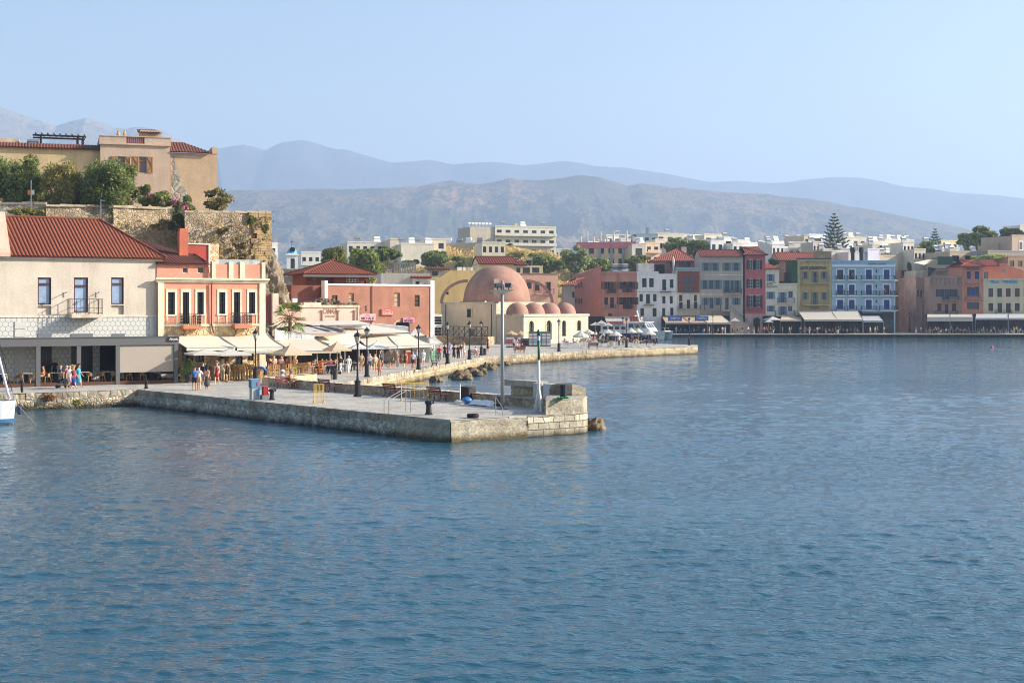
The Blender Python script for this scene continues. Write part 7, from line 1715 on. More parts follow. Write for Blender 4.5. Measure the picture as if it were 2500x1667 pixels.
# ------------------------------------------------------------------ street furniture
def make_lamp():
    t=thing('street_lamp','x','street lamp',(0,0,0))
    m=MB(); m.lathe([(.27,0),(.27,.12),(.2,.16),(.2,.95),(.23,1.0),(.16,1.06),(.09,1.12),(.075,1.2),(.09,1.26),(.07,1.32),(.055,2.6),(.06,3.35),(.09,3.4),(.05,3.46),(.11,3.52),(.07,3.56)],(0,0,0),10); m.cyl((-.35,0,3.42),(.35,0,3.42),.02,n=5) if 0 else None; m.build('post',BLACK,t)
    m=MB(); m.lathe([(.1,3.56),(.22,4.02),(.2,4.02),(.09,3.57)],(0,0,0),6); m.build('lantern_glass',clear((226,222,210),.75),t)
    m=MB()
    for k in range(6): a=math.pi/3*k; m.bar((.105*math.cos(a),.105*math.sin(a),3.56),(.228*math.cos(a),.228*math.sin(a),4.02),.02,.02)
    m.build('lantern_frame',BLACK,t)
    m=MB(); m.lathe([(.29,4.0),(.27,4.06),(.15,4.2),(.05,4.27),(.035,4.33),(.05,4.36),(.01,4.42)],(0,0,0),6); m.build('lantern_cap',BLACK,t); return t
lamp0=make_lamp(); lf=[True]
for P,lab,s in ((at(S3,632,826),'tall black lamp post standing on the pier beside the parapet',1.02),(at(S2,1365,395),'black lamp post in front of the orange house, behind the blue service pillar',.98),(gp(895.8,919.6),'black lamp post behind the white clad walker, left of the white parasols',1.0),(gp(1021.8,901.8),'black lamp post beside the empty bench, in front of the green chairs',1.0),(gp(1092.7,887.7),'black lamp post in front of the white glazed annex',1.03),(gp(1146,877),'black lamp post in front of the mosque door',1.02),(gp(1175,867.4),'black lamp post with the litter bin at its foot',1.0),(gp(1364.4,858),'black lamp post in front of the arcade windows',1.02),(gp(1529.6,848),'black lamp post at the quay edge before the ferry cabin, the nearer of two',1.03),(gp(1521,839.5),'black lamp post just behind its twin beside the ferry',1.03),(gp(1683,842.4),'black lamp post at the very tip of the carriage quay',1.02),(gp(1740.5,815,QF),'far lamp post in front of the beige awning below the grey house',1.15),(gp(2003.7,812,QF),'far lamp post in front of the olive hotel awning',1.18),(gp(2220.7,811.5,QF),'far lamp post at the mouth of the dark alley',1.18),(gp(2456.8,811.5,QF),'far lamp post in front of the beige villa',1.18)):
    if lf[0]: lf[0]=False; lamp0.location=P; lamp0.scale=(s,)*3; lamp0['label']=lab; lamp0['group']='black street lamps'
    else: dup(lamp0,P,R.uniform(0,1),lab,'black street lamps',s)
def make_bollard():
    t=thing('mooring_bollard','x','bollard',(0,0,0)); m=MB(); m.lathe([(.2,0),(.2,.05),(.15,.08),(.13,.4),(.14,.5),(.19,.53)],(0,0,0),12); m.build('post',BLACK,t); m=MB(); m.lathe([(.19,.53),(.22,.58),(.21,.66),(.12,.7),(.01,.71)],(.02,0,0),12); m.cyl((0,0,.6),(.26,0,.62),.1,.08,8); m.build('head',BLACK,t); return t
bo=make_bollard(); bo.location=at(S3,1605,1073); bo.scale=(1.15,)*3; tag(bo,'black mooring bollard in the middle of the pier, near the hand rails','bollard','black mooring bollards')
dup(bo,at(S2,1590,648),0,'black mooring bollard beside the red hydrant box','black mooring bollards',1.02); dup(bo,at(S1,1748,335),0,'black mooring bollard at the inner corner of the pier','black mooring bollards',.85)
t=thing('slim_bollard','slim black bollard post at the quay edge beside the yacht','bollard',at(S1,262,380)); m=MB(); m.lathe([(.1,0),(.1,.75),(.13,.78),(.12,.86),(.01,.88)],(0,0,0),10); m.build('post',BLACK,t)
for P,l in ((at(S5,1305,1075),'round dark litter bin on the promenade beside the stroller'),(at(R5,608,1425),'dark litter bin at the foot of the lamp post by the mosque')):
    t=thing('litter_bin',l,'litter bin',P); m=MB(); m.lathe([(.2,0),(.22,.75),(.24,.78),(.24,.82),(.18,.82),(.17,.7)],(0,0,0),12); m.build('body',plain((40,42,44),.5),t); m=MB(); m.cyl((-.3,0,0),(-.3,0,.9),.03,n=6); m.build('post',BLACK,t)
t=thing('service_pillar','blue topped grey electricity pillar on the pier','service pillar',at(S2,1352,640),rad(31)); m=MB(); m.box(-.27,.27,-.22,.22,0,.78); m.build('base',plain((168,172,170),.6,0,.15),t); m=MB(); m.box(-.31,.31,-.26,.26,.78,1.28); m.build('head',plain((92,126,156),.6,0,.2),t); m=MB(); m.add([(-.33,-.28,1.28),(.33,-.28,1.28),(.33,.28,1.36),(-.33,.28,1.36)],[(0,1,2,3)]); m.build('lid',plain((110,144,170)),t)
m=MB(); m.box(.08,.2,-.29,-.261,.9,1.15); m.build('socket',plain((190,70,60)),t); m=MB(); m.box(.02,.22,-.24,-.221,.2,.7); m.build('door',plain((120,160,190)),t)
t=thing('hydrant_box','red fire hydrant box on a grey block beside the blue topped pillar','hydrant box',at(S2,1490,640),rad(31)); m=MB(); m.box(-.14,.26,-.18,.18,.28,.86); m.build('cabinet',plain((150,36,40),.5,0,.15),t); m=MB(); m.box(-.24,.28,-.22,.22,0,.279); m.build('base',plain((120,124,126),.8),t); m=MB(); m.cyl((.2,-.2,.45),(.2,-.22,.45),.05,n=8); m.cyl((.2,-.2,.7),(.2,-.22,.7),.04,n=8); m.build('label_disc',WHITE,t)
YLW=plain((226,184,60),.5,0,.1)
def barrier(P,rz,label,w,h,n,lean=0):
    t=thing('yellow_barrier',label,'crowd barrier',P,rad(rz)); m=MB(); L=lambda x,z:(x,lean*z,z)
    for x in (-w/2,w/2): m.tube([L(x,.0),L(x,h)],.025,6)
    for z in (.2,h*.62,h) if n>5 else (.1,h): m.tube([L(-w/2,z),L(w/2,z)],.022,6)
    for k in range(1,n): x=-w/2+w*k/n; m.tube([L(x,.1),L(x,h)],.012,5)
    m.build('railing',YLW,t)
    for x in (-w/2,w/2): m=MB(); m.tube([(x,-.4,.01),(x,0,.22),(x,.4,.01)],.022,5); m.build('foot',YLW,t)
barrier(at(S3,102,920),18,'upright yellow barrier with close bars near the pier edge',.62,1.2,7)
barrier(at(S3,1415,888),14,'wide yellow barrier with few bars leaning by the benches',1.75,1.15,6,.1)
t=thing('tyre_fender','black car tyre lying flat at the pier corner','tyre',at(S4,505,1066)); m=MB(); m.lathe([(.19,.02),(.3,.0),(.33,.06),(.33,.16),(.3,.22),(.19,.2),(.17,.12),(.19,.02)],(0,0,0),20); m.build('tyre',plain((26,26,28),.8),t,True)
def hoop(pts,label,name='hand_rail'):
    t=thing(name,label,'hand rail',pts[0][0]); o=pts[0][0]
    for P in pts: m=MB(); m.tube([p-o for p in P],.024,7); m.build('rail',STEEL,t)
Vz=lambda P,z: P+Vector((0,0,z))
h1_=[at(S3,997,1055),at(S3,1060,1062)]; e=Vector((.65*1.5,-.76*1.5,0))*0+Vector((1.15,1.2,0))
hoop([[Vz(a,-.6),Vz(a,.75),Vz(a+e*.85,1.28),Vz(a+e,1.22),Vz(a+e,0)] for a in h1_],'pair of bent steel ladder rails at the pier edge')
a=at(S4,893,1045); hoop([[at(S4,805,1036),Vz(at(S4,800,1036),1.05),Vz(a,.45),Vz(a,-.0)]],'single rusty sloping hand rail at the pier end')
m=MB(); t=thing('rope','pale rope hanging down the pier end wall','rope',Vz(a,0)); m.tube([(0.1,-.15,.02),(.16,-.3,-.25),(.22,-.28,-.6),(.34,-.3,-1.05)],.025,6); m.build('rope',plain((190,180,160)),t)
t=thing('parasol_base_post','white post in a white concrete foot beside the blue bag','post',at(S3,2035,928)); m=MB(); m.cyl((0,0,.2),(0,0,1.25),.035,n=8); m.build('post',WHITE,t); m=MB(); m.lathe([(.38,0),(.38,.17),(.3,.22),(.01,.22)],(0,0,0),14); m.build('foot',plain((206,200,188)),t)
t=thing('refuse_bag','knotted bright blue refuse bag at the parapet','bag',at(S3,2128,928)); X,Yv=np.meshgrid(np.linspace(0,2*math.pi,26),np.linspace(0,1,14)); rr=np.sin(np.pi*np.clip(Yv*.97+.03,0,1))**.6*(.26+.16*fbm(np.cos(X)*2.5+5,np.sin(X)*2.5+Yv*4,4,33)); gridmesh('bag',np.cos(X)*rr,np.sin(X)*rr,Yv*.46,plain((40,104,164),.5,0,.35,5.0),False,t)
t=thing('wooden_crate','dark slatted wooden bin behind the blue bag','bin',at(S3,2138,905),rad(-49)); m=MB()
for k in range(6): m.box(-.45+k*.15,-.32+k*.15,-.3,-.27,0,.95)
m.box(-.45,.45,-.269,.3,0,.9); m.build('slats',plain((48,34,28)),t); m=MB(); m.box(-.5,.5,-.34,.34,.951,1.0); m.build('lid',plain((60,44,36)),t)
t=thing('tarpaulin','crumpled white tarpaulin bundle lying along the parapet','tarpaulin',at(S4,640,905),rad(-49)); X,Y=np.meshgrid(np.linspace(-1.0,1.0,30),np.linspace(-.45,.45,14)); Z=(.35*np.cos(Y*3.2)*np.clip((1-np.abs(X))*4,0,1)**.5)*(.6+.8*fbm(X*3,Y*3,4,12)); gridmesh('sheet',X,Y,np.maximum(Z,0.005),plain((224,222,220),.7),True,t)
t=thing('net_pile','small dark heap of rope and net beside the tarpaulin','net',at(S4,800,912)); m=MB(); [m.ball((R.uniform(-.35,.35),R.uniform(-.2,.2),.06),.15,7,0,.08) for _ in range(9)]; m.build('net',plain((40,38,36)),t)
# low walls on the pier (parapet along the rear, and the bright return)
PARM=rubble((190,166,140),3.0,(150,130,108),.22,dark=(130,110,92)); PART=rubble((212,196,170),1.6,(180,160,136),.14)
def lowwall(label,a,b,h,w,mat,top,name='parapet_wall'):
    a=Vector((*a,0)); b=Vector((*b,0)); d=b-a; L=d.length; t=thing(name,label,'low wall',(a.x,a.y,Q),math.atan2(d.y,d.x)); nx=int(L/.2)
    X,Z=np.meshgrid(np.linspace(0,L,nx),np.linspace(-.02,h-.06,6)); gridmesh('front_face',X,(fbm(X*2.5,Z*3,3,5)-.5)*.07,Z,mat,False,t)
    m=MB(); m.face([(0,0,-.02),(0,w,-.02),(0,w,h-.06),(0,0,h-.06)]); m.face([(L,0,-.02),(L,w,-.02),(L,w,h-.06),(L,0,h-.06)]); m.face([(0,w,-.02),(L,w,-.02),(L,w,h-.06),(0,w,h-.06)]); m.build('back_face',mat,t)
    X,Y=np.meshgrid(np.linspace(-.03,L+.03,nx),np.linspace(-.05,w+.05,5)); Zt=h-.06+.05*(.4+fbm(X*2,Y*3,4,8)); gridmesh('coping',X,Y,Zt,top,False,t)
lowwall('long low stone parapet along the rear edge of the pier, behind the benches',(-18.8,109.7),(-1.0,88.9),.62,.85,PARM,PART)
lowwall('short bright low stone wall running away beside the stools',(-18.75,110.6),(-16.1,117.3),.62,.8,rubble((222,196,150),2.2,(190,160,120),.2),PART)
# tall wall, boxes and blocks at the pier tip
hw0=Vector((-.33,88.2,0)); hd=Vector((.645,-.764,0)); hl=lambda s,o=0.0: hw0+hd*s+Vector((.764,.645,0))*o
def tipbox(mb,s0,s1,o0,o1,z0,z1):
    P=[hl(s0,o0),hl(s1,o0),hl(s1,o1),hl(s0,o1)]; mb.prism([(p.x,p.y) for p in P],z0,z1)
t=thing('tip_wall','tall rubble screen wall with concrete cap at the pier tip, behind the beacon','wall',(0,0,0)); m=MB(); tipbox(m,.0,2.7,.35,.9,Q+.62,Q+1.22); m.build('upper_masonry',rubble((186,170,140),2.6,(130,116,92),.25),t); m=MB(); tipbox(m,-.35,2.7,.1,1.0,Q+1.22,Q+1.58); m.build('concrete_cap',CONCTOP,t)
m=MB(); tipbox(m,-.9,4.7,-.12,.95,Q+.5,Q+.62); m.build('ledge',CONCTOP,t); m=MB(); tipbox(m,-.5,4.6,.0,.9,Q-.02,Q+.5); m.build('lower_masonry',rubble((186,170,140),2.6,(130,116,92),.25),t)
for s0,s1,l,mt in ((2.8,3.55,'pale grey electrical cabinet right behind the beacon mast',plain((176,178,176),.5,0,.1)),(3.7,4.45,'second grey electrical cabinet, right of the beacon mast',plain((190,190,186),.5,0,.12))):
    t=thing('electrical_cabinet',l,'cabinet',(0,0,0)); m=MB(); tipbox(m,s0,s1,-.25,.34,Q+.63,Q+1.5); m.build('cabinet',mt,t); m=MB(); tipbox(m,s0+.06,s1-.06,-.275,-.251,Q+.7,Q+1.44); m.build('door',mt,t)
t=thing('broken_block','eroded lump of old masonry on the pier tip','masonry block',Vector((3.0,84.7,Q+.6))); X,Yv=np.meshgrid(np.linspace(0,2*math.pi,28),np.linspace(0,1,12)); rr=(.6+.3*fbm(np.cos(X)*2+5,np.sin(X)*2+Yv*3,4,31))*(1-.25*Yv**3); gridmesh('masonry',np.cos(X)*rr*np.where(Yv>=1,.02,1),np.sin(X)*rr*.6*np.where(Yv>=1,.02,1),Yv*.98,ROCK,False,t)
m=MB(); t=thing('tip_block','sloping concrete block at the end of the tip wall','concrete block',Vector((3.72,83.95,Q+.6)),rad(30)); m.add([(-.5,-.45,0),(.45,-.45,0),(.45,.4,0),(-.5,.4,0),(-.5,-.45,.98),(.45,-.45,.75),(.45,.4,.75),(-.5,.4,1.0)],[(0,1,5,4),(1,2,6,5),(2,3,7,6),(3,0,4,7),(4,5,6,7)]); m.build('block',CONC,t)
t=thing('tip_platform','raised rough concrete block with rounded corner on the outer tip of the pier','concrete block',(0,0,0)); E_=Vector((.816,.577)); N_=Vector((-.577,.816)); K=Vector(K1)
pt=lambda b_,a_:(K+E_*b_+N_*a_)
pl=[pt(6.46,.1),pt(8.2,.06)]+[(x-.03,y) for x,y in tip]+[(3.9,84.3),(3.1,85.0),(2.12,84.4)]
n_=len(pl); m=MB(); m.prism([(p[0],p[1]) for p in pl],Q-.01,Q+.8); o=m.build('block',CONC,t); m=MB(); m.prism([((p[0]-3.2)*1.015+3.2,(p[1]-83)*1.015+83) for p in pl],Q+.8,Q+.9); m.build('top_slab',CONCTOP,t)
P=at(S4,1685,812,Q+.9); t=thing('mooring_post','black mooring post with green net on the raised tip block','bollard',P); m=MB(); m.lathe([(.2,0),(.2,.75),(.17,.78),(.01,.78)],(0,0,0),12); m.build('post',BLACK,t); m=MB(); [m.ball((R.uniform(-.3,.25),R.uniform(-.25,.0),.04),.12,6,0,.06) for _ in range(6)]; m.build('net',plain((40,140,90)),t)
t=thing('tall_light_mast','tall grey mast with a triangular lamp head and two floodlights on the pier','light mast',at(S4,890,952)); m=MB(); m.cyl((0,0,0),(0,0,7.65),.115,.095,14); m.cbox((0,0,.03),(.6,.6,.06)); m.build('mast',plain((150,154,156),.4,.3),t,True)
m=MB(); zl=6.95; m.add([(-.85,-.3,zl+.12),(.72,-.3,zl+.2),(.72,.3,zl+.2),(-.85,.3,zl+.12),(-.12,-.18,zl-.08),(.12,-.18,zl-.08),(.12,.18,zl-.08),(-.12,.18,zl-.08)],[(0,1,2,3),(0,1,5,4),(1,2,6,5),(2,3,7,6),(3,0,4,7),(4,5,6,7)]); m.build('lamp_head',plain((226,216,192),.5),t)
for x,r in ((-.28,20),(.38,-25)):
    m=MB(MB().M); m.M=Matrix.Translation((x,-.1,zl+.42))@Matrix.Rotation(rad(r),4,'Z')@Matrix.Rotation(rad(-15),4,'X'); m.box(-.19,.19,-.13,.11,-.12,.12); m.cyl((0,.14,0),(0,.3,0),.1,.06,8); f=m.build('floodlight',plain((66,86,86),.5),t); q=MB(); q.M=m.M; q.box(-.16,.16,-.145,-.131,-.09,.09); q.build('lens',GLB,f); q=MB(); q.bar((x,-.1,zl+.12),(x,-.1,zl+.28),.06,.06); q.build('bracket',BLACK,f)
t=thing('harbour_beacon','white harbour beacon mast with green band and green lantern on a finned foot','beacon',at(S4,1365,985)); m=MB(); m.cyl((0,0,.2),(0,0,3.0),.095,.075,12); m.build('white_mast',plain((232,228,220),.5,0,.08),t,True); m=MB(); m.cyl((0,0,3.001),(0,0,4.15),.078,.07,12); m.build('green_band',plain((28,110,66),.5),t,True); m=MB(); m.cyl((0,0,4.15),(0,0,4.42),.07,.07,12); m.build('upper_mast',WHITE,t); 
m=MB(); m.lathe([(.13,4.42),(.13,4.48),(.08,4.5),(.1,4.54),(.1,4.68),(.07,4.76),(.01,4.78)],(0,0,0),12); m.build('lantern',plain((20,90,62),.3),t)
for k in range(4):
    a=math.pi/2*k+.5; m=MB(); c_,s_=math.cos(a),math.sin(a); m.add([(c_*.1-s_*.02,s_*.1+c_*.02,0),(c_*.36-s_*.02,s_*.36+c_*.02,0),(c_*.33-s_*.02,s_*.33+c_*.02,.12),(c_*.09-s_*.02,s_*.09+c_*.02,1.3),(c_*.1+s_*.02,s_*.1-c_*.02,0),(c_*.36+s_*.02,s_*.36-c_*.02,0),(c_*.33+s_*.02,s_*.33-c_*.02,.12),(c_*.09+s_*.02,s_*.09-c_*.02,1.3)],[(0,1,2,3),(7,6,5,4),(0,1,5,4),(1,2,6,5),(2,3,7,6)]); m.build('fin',plain((228,222,212),.55,0,.12),t)
# rocks
def rock(P,r,label,rz=None,mat=None,seed=0):
    t=thing('rock',label,'rock',P); X,Y=np.meshgrid(np.linspace(0,2*math.pi,40),np.linspace(-.5*math.pi,.5*math.pi,22)); d=np.stack([np.cos(X)*np.cos(Y),np.sin(X)*np.cos(Y),np.sin(Y)],0); k=.5+.85*fbm(d[0]*2.0+seed*3.1+9,d[1]*2.0+d[2]*1.6+seed,5,40+seed,True); k[:,-1]=k[:,0]; k[0,:]=k[0,0]; k[-1,:]=k[-1,0]
    gridmesh('stone',d[0]*k*r,d[1]*k*r,d[2]*k*(rz or r*.7),mat or WROCK,False,t)
n=NT('wet_rock'); c=n.ramp(n.noise(1.6,6,None,.7),[(.3,lin((52,44,32))),(.5,lin((104,88,62))),(.75,lin((150,132,96)))]); WROCK=n.out(c,.7,n.bump(n.noise(5,6),.9,.08),0,.4)
rock(at(S4,2095,1230,0)+Vector((0,.5,.0)),.66,'large brown rock in the water just off the pier tip',.72,ROCK if 0 else WROCK,3)
for i,(x,y,r,l) in enumerate(((235,545,.7,'small rock at the left end of the row below the promenade wall'),(320,575,1.2,'rounded brown boulder left in the rock group'),(370,560,1.7,'largest dark boulder of the rock group below the promenade'),(430,575,.9,'low boulder in front of the largest one'),(500,520,1.5,'broad boulder right of the largest one'),(560,525,1.1,'ochre low rock in the middle of the row'),(620,490,1.1,'dark rock beside the tall mast, nearer'),(680,440,1.5,'flat dark rock near the turn of the quay'),(740,440,1.2,'flat rock left of the tall mast'),(765,385,1.1,'small rock at the corner of the sea wall'),(830,370,1.3,'round brown rock at the foot of the turn'),(935,385,.9,'last small rock right of the tall mast'),(20,600,1.0,'rock at the foot of the wall behind the parapet'),(590,470,.9,'dark rock behind the ochre one'))):
    rock(at(S4,x,y,0)+Vector((0,r*.4,.05)),r*.62,l,r*.5,None,i)
# ------------------------------------------------------------------ awnings and parasols of the near restaurants
def awn2(label,cr,TL,TR,BR,BL,dt,db,mat=CREAM,val=.22,posts=True,sag=.08,name='awning',cat='awning'):
    P=[]
    for (x,y),d in zip((TL,TR,BR,BL),(*dt,db[1],db[0])): px,py=cr(x,y); P.append(Vector((ax(px,d),d,az(py,d))))
    O=(P[2]+P[3])/2; O.z=Q; t=thing(name,label,cat,O); L=[p-O for p in P]; m=MB(); n=12; up=Vector((0,0,.035))
    for i in range(n):
        q=[]
        for k in (i/n,(i+1)/n): s_=Vector((0,0,-sag*math.sin(math.pi*k))); q.append((L[0].lerp(L[3],k)+s_,L[1].lerp(L[2],k)+s_))
        (a,b_),(c,e)=q; m.add([a,b_,e,c,a+up,b_+up,e+up,c+up],[(3,2,1,0),(4,5,6,7),(0,4,7,3),(1,2,6,5)])
    m.build('canvas',mat,t)
    if val: m=MB(); dn=Vector((0,0,-val)); f=Vector((0,-.03,0)); m.add([L[3]+f,L[2]+f,L[2]+dn+f,L[3]+dn+f],[(0,1,2,3)]); m.build('valance',mat,t)
    m=MB(); m.cyl(L[3],L[2],.05,n=6); m.bar(L[0],L[3],.05,.05); m.bar(L[1],L[2],.05,.05)
    if posts:
        for k in (0.02,.5,.98): p=L[3].lerp(L[2],k); q=p+Vector((0,.25,0)); m.cyl((q.x,q.y,0),(q.x,q.y,q.z),.06,n=8)
    m.build('awning_frame',plain((150,150,148),.5),t); return t
awn2('cream awning over the bar terrace, left half, on the orange house',R3,(205,932),(625,930),(800,1050),(395,1055),(118.4,121),(114.0,116.8),posts=False)
awn2('cream awning over the bar terrace, right half, on the orange house',R3,(628,930),(1040,920),(1195,1048),(815,1052),(121.3,123.2),(116.8,119.2),posts=False)
awn2('beige awning with sagging left edge below the glass wind screen',R4,(122,1062),(500,1050),(752,1158),(292,1168),(134,135),(128,129.5))
awn2('large cream awning behind the twin lamp posts, left bay',R4,(505,1045),(880,988),(930,1112),(640,1098),(141,147),(137,142))
awn2('large cream awning behind the twin lamp posts, middle bay',R4,(885,1018),(1185,1006),(1292,1120),(1010,1128),(150,152),(144,146))
awn2('large cream awning behind the twin lamp posts, right bay',R4,(1190,1006),(1400,1002),(1625,1104),(1298,1118),(152,155),(146,149))
awn2('flat pale roof canopy with grey beams beside the palm',R4,(60,925),(490,915),(800,985),(400,1000),(146,147),(138,141),cloth((214,204,190)),0,False,0,'flat_canopy','canopy')
awn2('flat white roof canopy in front of the pink restaurant wall',R4,(300,885),(912,874),(1042,910),(480,920),(147.4,150.5),(145,149),cloth((220,208,192)),0,False,0,'flat_canopy','canopy')
awn2('flat pale canopy between white canopy and the big cream awnings',R4,(700,945),(1045,915),(1405,985),(800,1000),(148.5,152),(146,153),cloth((210,198,180)),0,False,0,'flat_canopy','canopy')
for i,(x0,y0_,x1,y1_) in enumerate(((440,930,660,975),(560,920,790,970),(330,940,530,985))):
    pa,pb=R4(x0,y0_),R4(x1,y1_); t=thing('roof_beam',['grey beam lying across the pale canopies, longer one','grey beam highest on the pale canopies','grey beam lowest on the pale canopies beside the palm'][i],'beam',(0,0,0)); m=MB(); d0,d1=146,140.5; m.bar((ax(pa[0],d0),d0,az(pa[1],d0)),(ax(pb[0],d1),d1,az(pb[1],d1)),.25,.2); m.build('beam',plain((150,140,132)),t)
def screen(label,cr,pts,ds,mat):
    P=[Vector((ax(cr(x,y)[0],d),d,az(cr(x,y)[1],d))) for (x,y),d in zip(pts,ds)]; O=P[0]; t=thing('wind_screen',label,'wind screen',O); m=MB(); m.face([p-O for p in P]); m.build('pane',mat,t); m=MB()
    for k in range(4): m.bar(P[0].lerp(P[1],k/3)-O,P[3].lerp(P[2],k/3)-O,.07,.07)
    m.bar(P[0]-O,P[1]-O,.06,.06); m.bar(P[3]-O,P[2]-O,.06,.06); m.build('screen_frame',plain((190,190,186),.5),t)
screen('frosted glass wind screen over the beige awning, left of the palm',R4,((120,962),(502,1020),(502,1048),(120,1058)),(133,139,139,133),clear((206,212,210),.6))
screen('long translucent grey wind screen in front of the terracotta wall',R4,((1048,898),(1398,932),(1398,978),(1048,918)),(152,156,156,152),clear((150,156,160),.7))
screen('pale translucent screen under the flat white canopy edge',R4,((560,925),(1030,912),(1030,935),(620,950)),(146,150,150,146),clear((190,198,204),.7))
# dark brown wall: interior shade under those awnings put into its colour
t=thing('shade_painted_restaurant','dark wall painted as shaded restaurant interior under the big cream awnings','shop front',(0,0,0)); m=MB(); A_=(ax(690,147),147.2); B_=(ax(905,151),151.2); C_=(ax(1040,157),157); m.add([(*A_,Q),(*B_,Q),(*C_,Q),(*A_,Q+2.9),(*B_,Q+2.9),(*C_,Q+2.9)],[(0,1,4,3),(1,2,5,4)]); m.build('wall',plain((52,42,36),.8,0,.3,.6),t)
m=MB(); 
for k in range(14): u=k/13; x=A_[0]+(C_[0]-A_[0])*u; y=A_[1]+(C_[1]-A_[1])*u; m.box(x-.1,x+.1,y-.45,y-.3,Q,Q+3.0)
m.build('posts',plain((120,122,120)),t)
t=thing('shutter_wall','pale green slatted wall behind the white parasols','wall panel',(ax(960,156),155.5,Q)); m=MB(); w=ax(1050,156)-ax(960,156)
for k in range(24): m.box(w*k/24,w*(k+.8)/24,0,.08,0,2.8)
m.build('slats',plain((186,188,170)),t)
def parasol(label,cr,x,yt,hw,ye,d,c,z=Q,n=4,sq=True,rot=None,fringe=0,pole=True,tilt=0):
    px,py=cr(x,yt); pxe,pye=cr(x,ye); k=cr(1,0)[0]-cr(0,0)[0]; r=hw*k/F*d; zt=az(py,d)-z; ze=az(pye,d)-z; zt=max(zt,ze+.25)
    t=thing('parasol',label,'parasol',(ax(px,d),d,z),R.uniform(-.2,.25) if rot is None else rot); m=MB(); N=n if sq else 10; rr=r*(1.12 if sq else 1.0); off=math.pi/4 if sq else 0
    ring=lambda f,zz_: [(rr*f*math.cos(off+2*math.pi*i/N),rr*f*math.sin(off+2*math.pi*i/N),zz_) for i in range(N)]
    rings=[ring(.02,zt),ring(.35,zt-(zt-ze)*.42),ring(.7,zt-(zt-ze)*.75),ring(1,ze)]
    for a,b_ in zip(rings[:-1],rings[1:]):
        for i in range(N): j=(i+1)%N; m.add([a[i],a[j],b_[j],b_[i]],[(0,1,2,3)])
    for i in range(N): j=(i+1)%N; a,b_=rings[3][i],rings[3][j]; m.add([a,b_,(b_[0],b_[1],b_[2]-.14-fringe),(a[0],a[1],a[2]-.14-fringe)],[(0,1,2,3)])
    m.build('canopy',cloth(c,.05,.35),t)
    q=MB(); q.cyl((0,0,0),(0,0,zt+.12),.035,n=7); q.cbox((0,0,.04),(.5,.5,.08))
    for i in range(N): q.bar((0,0,ze+.1),tuple(v*.97 for v in rings[3][i][:2])+(ze+.02,),.025,.025)
    q.build('pole',plain((176,150,116),.5),t); return t
WHC=(222,218,208); BEC=(212,196,168)
parasol('flat white square parasol at the left end of the bar terrace',R3,548,1062,175,1097,113.5,WHC,rot=.5)
parasol('flat white square parasol in the middle, before the bar doorway',R3,752,1062,180,1102,115.5,WHC,rot=.5)
parasol('white parasol behind the lamp post by the orange house',R3,950,1046,160,1080,118.5,WHC,rot=.45)
parasol('white parasol half hidden under the corner of the cream awning',R3,1112,1043,140,1090,120.5,WHC,rot=.4)
parasol('big beige parasol at the corner of the stone house end',R3,1255,1030,165,1100,118.5,BEC,rot=.7)
parasol('big beige parasol in front of the beige awning, left of the tall lamp post',R4,718,1075,130,1148,127,BEC,rot=.6)
parasol('white parasol between the two twin lamp posts',R4,925,1084,105,1132,137,(234,234,232),rot=.3)
parasol('white parasol right of the twin lamp posts',R4,1095,1075,120,1130,139,(234,234,232),rot=.35)
parasol('white parasol at the right end of the big awning, higher one',R4,1465,948,130,1030,165,WHC,rot=.3)
parasol('white parasol at the right end of the big awning, lower one',R4,1560,1010,130,1088,162,WHC,rot=.5)
parasol('white parasol farthest right beside the white glazed annex',R4,1640,1015,100,1085,170,WHC,rot=.2)
parasol('thatch coloured parasol before the mosque corner, left one',R5,880,1175,66,1203,216,(214,186,144),sq=False,fringe=.1)
parasol('thatch coloured parasol before the mosque corner, right one',R5,975,1175,48,1203,218,(214,186,144),sq=False,fringe=.1)
parasol('white parasol over the postcard stand at the arcade',R5,1170,1192,58,1215,221,WHC,sq=False)
CG='white parasols over the carriages'
for x,yt,hw,ye,d,l in ((175,1230,90,1290,211,'large fringed white parasol over the first white carriage'),(262,1215,64,1250,214,'plain white parasol behind the fringed one'),(480,1213,80,1255,213,'white parasol over the hooded dark carriage, left'),(565,1230,76,1280,209,'white parasol over the hooded dark carriage, right'),(742,1200,58,1243,216,'pale yellow parasol left of the ferry bow stripe'),(822,1203,48,1240,217,'second pale yellow parasol beside the ferry'),(942,1207,78,1268,216,'white parasol alone in front of the ferry bow')):
    parasol(l,R6,x,yt,hw,ye,d,(240,232,200) if 'yellow' in l else WHC,sq=False,fringe=.12 if 'fringed' in l else 0)
for x,yt,hw,ye,l in ((340,1135,72,1165,'white parasol left in the cluster right of the arcade'),(405,1114,62,1148,'white parasol highest in the cluster right of the arcade'),(482,1138,52,1170,'white parasol right in the cluster right of the arcade')): parasol(l,R6,x,yt,hw,ye,262,WHC)
parasol('cream parasol under the outside stair of the grey house',R6,1912,1085,68,1122,350,WHC,QF)
parasol('wide flat white parasol in front of the red house archway',R7,288,1185,98,1220,349.5,WHC,QF); parasol('small white parasol below the wide flat one',R7,246,1220,58,1243,347.5,WHC,QF)
